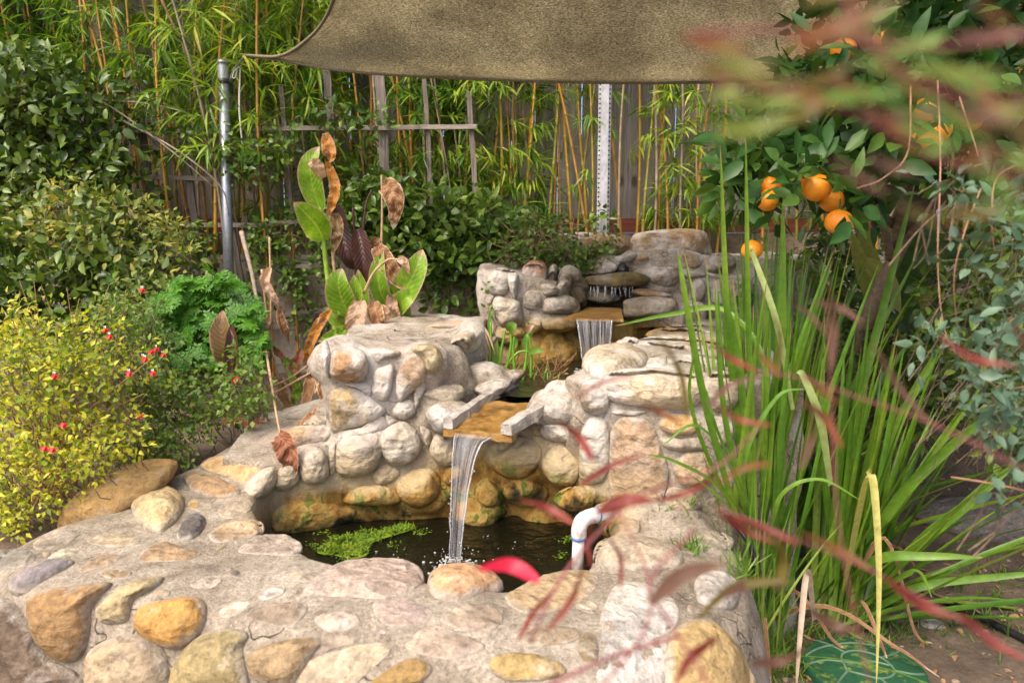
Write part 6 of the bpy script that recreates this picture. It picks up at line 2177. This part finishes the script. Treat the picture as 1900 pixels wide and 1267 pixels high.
# weeds and grass on the soil and in the cracks of the rim
mb = MB()
for (x0, y0, sx, sy, n_, z) in ((1420, 1180, 60, 40, 260, .0), (1640, 1170, 90, 40, 160, .0), (1800, 1150, 90, 50, 60, .0), (1290, 1020, 12, 10, 26, .47), (1370, 1060, 14, 20, 26, .45), (1240, 945, 30, 10, 20, .5), (1840, 1080, 60, 40, 40, .0), (1760, 960, 120, 30, 130, .0), (1440, 1240, 40, 30, 120, .0), (490, 0, 0, 0, 0, 0)):
    for i in range(n_):
        c = Zp(x0 + rng.normal(0, sx), y0 + rng.normal(0, sy * .6), z)
        m = 3
        D = unit(rng.normal(0, .5, (m, 3)) + np.array((0, 0, .9)))
        mb.leaves(np.repeat(c[None], m, 0) - np.array((0, 0, .01)), D, unit(rng.normal(0, 1, (m, 3))), rng.uniform(.02, .075, m), rng.uniform(.003, .006, m), .2, .5)
o = mb.build('grass', G_GRASS)
tag(o, 'short weedy grass on the soil and in cracks of the right rim', 'grass', kind='stuff')
mb = MB()
n_ = 1500
xy = np.stack([rng.uniform(.55, 2.9, n_), rng.uniform(1.2, 4.0, n_)], -1)
pos = np.array([(x, y, float(ground_h(np.array(x), np.array(y))) + .016 * fbm((x, y, 0), 3.1, 3) + .009 * fbm((x, y, 0), 14, 3, 5) + .004) for x, y in xy])
mb.leaves(pos, unit(rng.normal(0, 1, (n_, 3)) * np.array((1, 1, .12))), unit(rng.normal(0, .35, (n_, 3)) + np.array((0, 0, 1))), rng.uniform(.012, .05, n_), rng.uniform(.004, .02, n_), .3, .5)
o = mb.build('leaf_litter', G_DRY)
tag(o, 'brown dead leaves and straw scattered over the soil at right', 'leaf litter', kind='stuff')
mb = MB()
for i in range(260):
    x, y = rng.uniform(.7, 2.8), rng.uniform(1.3, 3.4)
    r = rng.uniform(.003, .013)
    mb.ball((x, y, float(ground_h(np.array(x), np.array(y))) + .014 * fbm((x, y, 0), 3.1, 3) + r * .3), (r, r * .8, r * .6), 8, 6, .3)
o = mb.build('pebbles', plain('soil_clod', (.24, .18, .13), .95, nscale=70, var=.45))
tag(o, 'small clods and pebbles on the bare soil', 'pebbles', kind='stuff')

# ------------------------------------------------------------------ stepping stone, hoses
ss = thing('stepping_stone', 'round dark green stepping stone with pale vein lines, half out of frame', 'stepping stone', Zp(1602, 1250, .0))
c0 = Zp(1602, 1250, .0)
kk = NT('green_painted_stone')
nz = kk.noise(kk.pos(), 24, 5, .7)
sp_ = kk.rng(kk.noise(kk.pos(), 19, 5, .7), .55, .66)
kk.set(Base_Color=kk.mix(kk.math('MULTIPLY', sp_, .85), kk.ramp(nz, [(.3, (.006, .045, .02)), (.7, (.018, .10, .042))]), (.22, .26, .04)), Roughness=.6, Normal=kk.bump(nz, .4, .006))
R = .172
V, f3, f4 = [(0, 0, .040)], [], []
prof = [(.2, .040), (.4, .039), (.6, .036), (.8, .031), (.93, .027), (.96, .030), (1.0, .022), (1.02, .0), (1.0, -.02)]
for rr_, zz in prof:
    for j in range(64):
        a = 2 * math.pi * j / 64
        V.append((R * rr_ * math.cos(a) * 1.02, R * rr_ * math.sin(a) * .95, zz))
for j in range(64):
    f3.append((0, 1 + j, 1 + (j + 1) % 64))
for i in range(len(prof) - 1):
    for j in range(64):
        f4.append((1 + i * 64 + j, 1 + (i + 1) * 64 + j, 1 + (i + 1) * 64 + (j + 1) % 64, 1 + i * 64 + (j + 1) % 64))
mb = MB()
mb.add(np.array(V) + c0, f3=f3, f4=f4)
mb.build('disc', kk.m, ss)


def disc_z(r):
    return np.interp(r, [0, .2, .4, .6, .8, .93, 1], [.040, .040, .039, .036, .031, .028, .022]) + .0006


mb = MB()
def vein(pts, w_=.0038):
    q = spline([(x * R, y * R, 0) for x, y in pts], 24)
    q[:, 2] = [disc_z(math.hypot(x, y) / R) for x, y in q[:, :2]]
    mb.tube(q + c0, w_, 6)
for pts in ([(-.42, -.25), (-.30, .22), (.05, .36), (.36, .15), (.40, -.28), (.05, -.48), (-.42, -.25)], [(-.36, .0), (-.66, .10), (-.95, .05)], [(-.2, .28), (-.34, .6), (-.50, .84)], [(.12, .34), (.22, .65), (.2, .95)], [(.36, .12), (.66, .3), (.86, .46)], [(.4, -.25), (.68, -.3), (.93, -.26)],
            [(.05, -.47), (.1, -.7), (.12, -.96)], [(-.4, -.25), (-.62, -.45), (-.76, -.6)], [(-.36, 0), (-.1, -.05), (.1, .02), (.40, -.1)], [(-.93, .3), (-.6, .5), (-.2, .62), (.22, .66), (.6, .55)]):
    vein(pts)
mb.build('veins', plain('pale_green_line', (.10, .17, .10), .7), ss)
M_HOSE = plain('black_hose', (.014, .014, .016), .42, nscale=60, var=.3)
mb = MB()
mb.tube(spline([Zp(1640, 1075, .02), Zp(1700, 1100, .014), Zp(1760, 1118, .014), Zp(1830, 1150, .014), Zp(1960, 1215, .014)], 40), .0125, 10)
o = mb.build('hose', M_HOSE)
tag(o, 'thick black irrigation hose lying across the bare soil at right', 'hose')
mb = MB()
mb.tube(spline([Zp(1335, 940, .46), Zp(1365, 975, .44), Zp(1392, 1015, .40), Zp(1402, 1060, .3), Zp(1420, 1090, .1)], 40), .0065, 8)
mb.tube(spline([Zp(1345, 945, .46), Zp(1375, 985, .44), Zp(1398, 1025, .38), Zp(1408, 1070, .3), Zp(1430, 1090, .1)], 40), .0065, 8)
o = mb.build('drip_tube', M_HOSE)
tag(o, 'pair of thin black drip tubes hugging the right shoulder of the rim', 'tube')

# ------------------------------------------------------------------ orange tree
ot = thing('orange_tree', 'orange tree with glossy dark leaves and ripe fruit, overhanging the strap leaves', 'tree', (1.75, 3.05, .1))
tb = MB()
tb.tube(spline([(1.42, 3.25, .1), (1.45, 3.2, .5), (1.5, 3.05, 1.0), (1.66, 2.95, 1.5)], 20), np.linspace(.045, .025, 20), 12)
for e in ((1.2, 2.6, 1.55), (1.05, 2.5, 1.4), (1.4, 2.5, 1.9), (1.9, 2.5, 1.8), (2.1, 2.7, 1.6), (1.6, 2.6, 2.1), (1.9, 2.9, 2.2)):
    e = np.array(e)
    a = np.array((1.56, 3.0, 1.2 + .25 * rng.random()))
    tb.tube(spline([a, (a + e) / 2 + np.array((0, 0, .06)), e], 14), np.linspace(.018, .005, 14), 7)
tb.build('trunk', M_TWIG, ot)
mb, tw = MB(), MB()
KW = dict(L=.088, W=.040, fold=.16, curl=.15)
clumps(mb, [(1450, 120), (1560, -20), (1960, -40), (1960, 330), (1830, 330), (1740, 300), (1620, 290), (1520, 260), (1440, 220)], 2.25, 2.95, 190, 13, .12, twigs=tw, **KW)
clumps(mb, [(1320, 285), (1400, 255), (1540, 260), (1640, 300), (1600, 370), (1480, 330), (1360, 350)], 2.25, 2.55, 34, 11, .09, twigs=tw, **KW)
clumps(mb, [(1345, 330), (1400, 320), (1430, 400), (1370, 400)], 2.3, 2.5, 8, 9, .08, twigs=tw, **KW)
clumps(mb, [(1560, 300), (1640, 320), (1620, 400), (1560, 380)], 2.3, 2.55, 8, 8, .08, twigs=tw, **KW)
mb.build('crown', G_ORG, ot)
tw.build('twigs', plain('green_twig', (.08, .12, .03), .6), ot)['kind'] = 'stuff'
kk = NT('orange_peel')
v = kk.n('ShaderNodeTexVoronoi', Vector=kk.pos(), Scale=330)
nz = kk.noise(kk.pos(), 14, 3)
kk.set(Base_Color=kk.ramp(nz, [(.3, (.80, .24, .012)), (.7, (.92, .36, .015))]), Roughness=.38, Normal=kk.bump(v.outputs['Distance'], .35, .002))
M_OR = kk.m
M_CALYX = plain('calyx', (.07, .12, .03), .7)
for x, y, Y, r in ((1565, 93, 2.4, 24), (1640, 72, 2.5, 20), (1556, 412, 2.2, 27), (1515, 348, 2.22, 28), (1490, 338, 2.3, 27), (1432, 345, 2.28, 22), (1424, 372, 2.26, 22), (1543, 372, 2.3, 24), (1395, 464, 2.3, 21), (1718, 205, 2.35, 26), (1740, 240, 2.36, 26), (1722, 262, 2.33, 26), (1706, 266, 2.36, 22), (1800, 225, 2.45, 22), (1545, 200, 2.6, 22)):
    Y = Y - (.22 if y < 300 else 0)
    rm = r * .92 * Y / F_PX
    c = P(x, y, Y)
    mb = MB()
    mb.ball(c, (rm, rm, rm * rng.uniform(.86, .97)), 28, 18, .05, 1.5)
    o = mb.build('orange', M_OR, ot)
    mb = MB()
    mb.tube(np.array([c + np.array((0, 0, rm * .90)), c + np.array((.002, .004, rm * 1.0)), c + np.array((.006, .012, rm * 1.7))]), [.006, .0035, .0022], 7)
    mb.build('stalk', M_CALYX, o)
clumps_f = MB()
clumps(clumps_f, [(1400, 300), (1560, 290), (1610, 380), (1500, 385), (1400, 370)], 2.02, 2.16, 9, 5, .07, twigs=None, **KW)
clumps(clumps_f, [(1540, 60), (1780, 150), (1800, 280), (1660, 290), (1560, 180)], 2.02, 2.12, 22, 6, .09, twigs=None, **KW)
for (x, y, dx, dy, L) in ((1455, 320, 20, 30, .10), (1440, 300, 45, 20, .10), (1380, 300, -30, 22, .09), (1340, 255, -60, 5, .09), (1495, 290, -60, 15, .11), (1540, 270, 25, 22, .09), (1545, 330, 30, 20, .08), (1560, 345, 35, 10, .08), (1590, 210, 4, 38, .09), (1620, 190, 40, 10, .09), (1480, 305, -20, 45, .10), (1405, 330, -15, 45, .10), (1525, 265, -30, -5, .08)):
    a = P(x, y, 2.17)
    d = unit(np.array((dx, -8, -dy)))
    clumps_f.leaves([a], [d], [unit(np.array((rng.normal(0, .2), -.8, .6)))], L, L * .48, .16, .2)
clumps_f.build('foliage', G_ORG, ot)

# ginger leaves and palms at the back right
gi = thing('ginger_plant', 'ginger clump with long pointed leaves, some striped, at the foot of the second pole', 'plant', P(1680, 640, 3.4))
G_GIN = leafmat('ginger_leaf', [(0, (.03, .09, .02)), (1, (.10, .20, .04))], .3, .35)
G_VAR = leafmat('striped_leaf', [(0, (.30, .34, .06)), (1, (.46, .48, .14))], .4, .4)
for pts, wd, mt in (([(1680, 640, 3.2), (1672, 500, 3.15), (1690, 400, 3.1), (1680, 330, 3.1)], 46, G_GIN), ([(1690, 488, 3.0), (1760, 470, 2.95), (1860, 482, 2.9)], 46, G_GIN), ([(1600, 480, 3.2), (1640, 520, 3.1), (1670, 580, 3.05)], 40, G_VAR), ([(1640, 620, 3.2), (1600, 500, 3.2), (1580, 430, 3.2)], 34, G_VAR),
                    ([(1660, 640, 3.2), (1700, 560, 3.2), (1760, 530, 3.1)], 30, G_VAR), ([(1620, 640, 3.2), (1640, 540, 3.2), (1655, 480, 3.2)], 24, G_VAR), ([(1650, 560, 3.2), (1580, 380, 3.2), (1560, 330, 3.2)], 26, G_VAR), ([(1700, 620, 3.2), (1660, 600, 3.1), (1600, 640, 3.0)], 34, G_GIN), ([(1690, 660, 3.2), (1740, 600, 3.1), (1800, 560, 3.0)], 34, G_GIN),
                    ([(1680, 650, 3.2), (1720, 420, 3.2), (1700, 350, 3.2)], 32, G_GIN), ([(1640, 690, 3.1), (1700, 660, 3.0), (1780, 650, 2.9)], 34, G_GIN), ([(1620, 420, 3.3), (1655, 360, 3.3), (1670, 320, 3.3)], 30, G_GIN)):
    blade(gi, pts, wd, mt, fold=.14, across=4)
for x in (1640, 1660, 1690):
    stalk(gi, [(x, 760, 3.3), (x + 6, 640, 3.25), (x + 4, 520, 3.2)], 8, M_CSTEM)
shrub('shade_shrub', 'dark leafy undergrowth shrub in the corner behind the blue-green rose shrub', 'shrub', G_EVER, (2.6, 3.4, .1), [
    dict(poly=[(1720, 560), (1800, 440), (1980, 400), (2000, 900), (1860, 830), (1760, 740)], Y0=2.2, Y1=3.2, k=150, per=16, r=.11, L=.05, W=.026),
    dict(poly=[(1560, 600), (1720, 640), (1760, 760), (1620, 760)], Y0=3.0, Y1=3.5, k=34, per=12, r=.09, L=.045, W=.022),
])
shrub('undergrowth_shrub', 'shady leafy bush filling the bed between strap leaves and block wall', 'shrub', G_IVY, (1.9, 3.6, .2), [
    dict(poly=[(1385, 470), (1500, 440), (1700, 450), (1960, 430), (1960, 640), (1700, 700), (1500, 650), (1400, 600)], Y0=3.3, Y1=3.9, k=120, per=13, r=.11, L=.075, W=.034),
    dict(poly=[(1450, 620), (1700, 640), (1860, 680), (1840, 820), (1500, 780)], Y0=2.9, Y1=3.4, k=80, per=12, r=.10, L=.08, W=.02),
])
rs = shrub('rose_shrub', 'loose shrub of small blue-green leaves on thin stems at the right edge', 'shrub', G_ROSE, (1.75, 1.55, .0), [
    dict(poly=[(1790, 400), (1860, 320), (1960, 300), (1980, 640), (1880, 640), (1800, 560), (1770, 480)], Y0=1.25, Y1=1.6, k=22, per=8, r=.055, L=.034, W=.019, tr=.5),
    dict(poly=[(1680, 610), (1780, 580), (1960, 620), (1960, 800), (1830, 780), (1740, 700), (1690, 650)], Y0=1.3, Y1=1.7, k=30, per=9, r=.055, L=.033, W=.015, tr=.5),
    dict(poly=[(1720, 330), (1780, 350), (1790, 400), (1740, 380)], Y0=1.3, Y1=1.4, k=5, per=6, r=.04, L=.030, W=.016),
    dict(poly=[(1800, 700), (1900, 680), (1960, 880), (1860, 900), (1820, 800)], Y0=1.25, Y1=1.5, k=14, per=8, r=.05, L=.032, W=.019, tr=.5),
    dict(poly=[(1840, 900), (1900, 860), (1920, 930), (1850, 930)], Y0=1.1, Y1=1.2, k=3, per=4, r=.04, L=.034, W=.019),
])
M_ROST = plain('rose_stem', (.34, .18, .10), .6, nscale=50)
for pts in ([(1900, 300, 1.5), (1850, 330, 1.45), (1840, 400, 1.4), (1845, 470, 1.4)], [(1740, 150, 1.6), (1745, 300, 1.5), (1740, 480, 1.45), (1750, 600, 1.42), (1775, 660, 1.4)], [(1780, 180, 1.6), (1800, 240, 1.55), (1815, 290, 1.5)], [(1690, 160, 1.6), (1685, 280, 1.55), (1640, 330, 1.5), (1590, 350, 1.5)],
            [(1765, 885, 1.25), (1830, 895, 1.2), (1900, 910, 1.15), (1960, 930, 1.1)], [(1820, 350, 1.5), (1790, 430, 1.45), (1770, 520, 1.45), (1780, 640, 1.5)], [(1960, 700, 1.5), (1860, 720, 1.45), (1780, 660, 1.4)]):
    mb = MB()
    mb.tube(pxpath(pts, 24), np.linspace(.0018, .0009, 24), 6)
    mb.build('stem', M_ROST, rs)

# ------------------------------------------------------------------ red-leaved bush close to the camera
nd = thing('red_leaved_bush', 'out-of-focus bush with narrow red and pink leaves on dark stems, close to the camera', 'shrub', (.62, .55, .0))
M_NST = plain('dark_red_stem', (.20, .05, .05), .6, nscale=40)


def nleaf(x0, y0, x1, y1, wpx, d, mat, bend=0.0):
    mx, my = (x0 + x1) / 2, (y0 + y1) / 2
    nx, ny = -(y1 - y0), (x1 - x0)
    d, wpx = d * .92, wpx * .72
    blade(nd, [(x0, y0, d), (mx + nx * bend, my + ny * bend, d * 1.03), (x1, y1, d * 1.0)], wpx, mat, 'leaf', 'leaf', (.2, -.8, .5), .12, across=2, n=14)


R_, B_, Y_, K_, C_ = G_NANR, G_NANB, G_NANY, G_NANP, G_CRIM
for v in ((1000, 1078, 884, 1056, 40, .62, C_, .16), (1065, 972, 958, 925, 22, .60, R_, .06), (1110, 950, 1215, 930, 42, .58, R_, -.1), (1100, 855, 1030, 780, 24, .60, R_, .1), (1075, 900, 1200, 840, 16, .6, R_, -.05), (1265, 785, 1185, 748, 18, .62, B_, .0),
          (1275, 780, 1215, 615, 18, .62, Y_, .1), (1405, 690, 1312, 632, 18, .58, R_, -.05), (1310, 755, 1410, 700, 16, .58, K_, -.12), (1430, 790, 1320, 745, 16, .58, R_, -.1), (1440, 700, 1425, 560, 16, .60, Y_, .1), (1490, 690, 1560, 750, 20, .60, B_, .05), (1560, 830, 1480, 740, 30, .56, B_, .1), (1540, 690, 1535, 510, 22, .56, K_, .05),
          (1485, 870, 1500, 740, 22, .56, K_, .1), (1205, 1120, 1345, 1045, 44, .50, K_, -.12), (1330, 950, 1445, 1010, 18, .56, R_, .05), (1440, 1100, 1440, 990, 34, .55, Y_, .1), (1455, 1075, 1285, 1158, 26, .54, Y_, .15), (1340, 1105, 1470, 1082, 26, .54, K_, -.1), (1015, 1170, 1085, 1040, 18, .55, R_, .08), (960, 1190, 1030, 1090, 16, .6, R_, -.05),
          (1640, 1070, 1790, 1150, 30, .52, R_, .08), (1780, 1140, 1905, 1225, 34, .50, R_, .05), (1620, 1060, 1480, 985, 22, .55, B_, .03), (1480, 1010, 1330, 950, 18, .56, R_, .02), (1500, 1130, 1600, 1170, 30, .52, K_, .1), (1390, 1230, 1500, 1200, 26, .5, K_, .1), (1330, 1180, 1250, 1275, 26, .5, R_, .1),
          (1740, 625, 1890, 680, 26, .54, R_, .1), (1880, 600, 1960, 690, 26, .5, R_, .1), (1450, 700, 1390, 640, 16, .58, B_, .0), (1600, 600, 1500, 560, 20, .56, K_, .1), (1620, 640, 1740, 800, 22, .52, K_, .05), (1430, 860, 1330, 900, 16, .56, B_, .1), (1530, 620, 1460, 560, 14, .58, K_, .1), (1150, 1090, 1120, 985, 14, .6, R_, .15),
          (1210, 930, 1330, 885, 16, .58, R_, .06), (1100, 960, 1100, 1060, 12, .60, R_, .1), (1180, 700, 1060, 745, 10, .62, R_, .1)):
    nleaf(*v)
for pts, r in (([(1100, 1290, .5), (1190, 1180, .52), (1205, 1080, .56), (1150, 950, .58)], .0014), ([(1330, 1290, .48), (1240, 1150, .5), (1205, 1080, .52), (1290, 980, .54)], .0018), ([(985, 1190, .55), (1030, 1090, .57), (1090, 1010, .58), (1150, 950, .58)], .0020), ([(1980, 1260, .46), (1850, 1190, .5), (1640, 1070, .54), (1480, 1000, .56), (1330, 940, .58)], .0012),
               ([(1960, 900, .48), (1740, 790, .52), (1600, 740, .55), (1480, 700, .57), (1400, 690, .58)], .001), ([(1620, 1300, .5), (1560, 1000, .53), (1545, 800, .56), (1535, 560, .58)], .001), ([(1410, 790, .58), (1340, 860, .58), (1240, 900, .58), (1100, 950, .59)], .0012), ([(1000, 1280, .5), (1130, 1220, .52), (1260, 1180, .52)], .0022)):
    mb = MB()
    mb.tube(pxpath([(x, y, z * .92) for x, y, z in pts], 24), r * .65, 7)
    mb.build('stem', M_NST, nd)
nu = thing('overhanging_branch', 'strongly blurred branch of olive, amber and dusky pink leaves hanging into the top right corner', 'branch', P(1960, 100, .34))
lr = np.random.default_rng(21)
mats = [Y_, G_SAGE, B_, K_, Y_, B_, Y_, G_ABEL]
for i in range(64):
    u = lr.random()
    x = 1260 + u * 700
    y = 40 + lr.normal(0, 75) + (u * 220 if lr.random() < .75 else 0) + 40
    if y > 400:
        continue
    d = lr.uniform(.20, .33)
    ang = lr.uniform(-.5, .75)
    ln = lr.uniform(90, 190)
    mt = mats[lr.integers(len(mats))]
    pts = [(x, y, d), (x + ln * .5 * math.cos(ang), y + ln * .5 * math.sin(ang) + 6, d * 1.02), (x + ln * math.cos(ang), y + ln * math.sin(ang), d)]
    blade(nu, pts, lr.uniform(16, 34), mt, 'leaf', 'leaf', (.2, -.8, .5), .12, across=2, n=12)
for pts in ([(1980, 60, .34), (1700, 90, .34), (1480, 60, .34), (1280, 60, .34)], [(1980, 330, .36), (1750, 300, .36), (1560, 200, .36), (1330, 150, .36)], [(1980, 200, .32), (1750, 170, .32), (1620, 90, .32), (1560, -20, .32)]):
    mb = MB()
    mb.tube(pxpath([(x, y, z * .8) for x, y, z in pts], 24), .0009, 7)
    mb.build('twig', M_NST, nu)
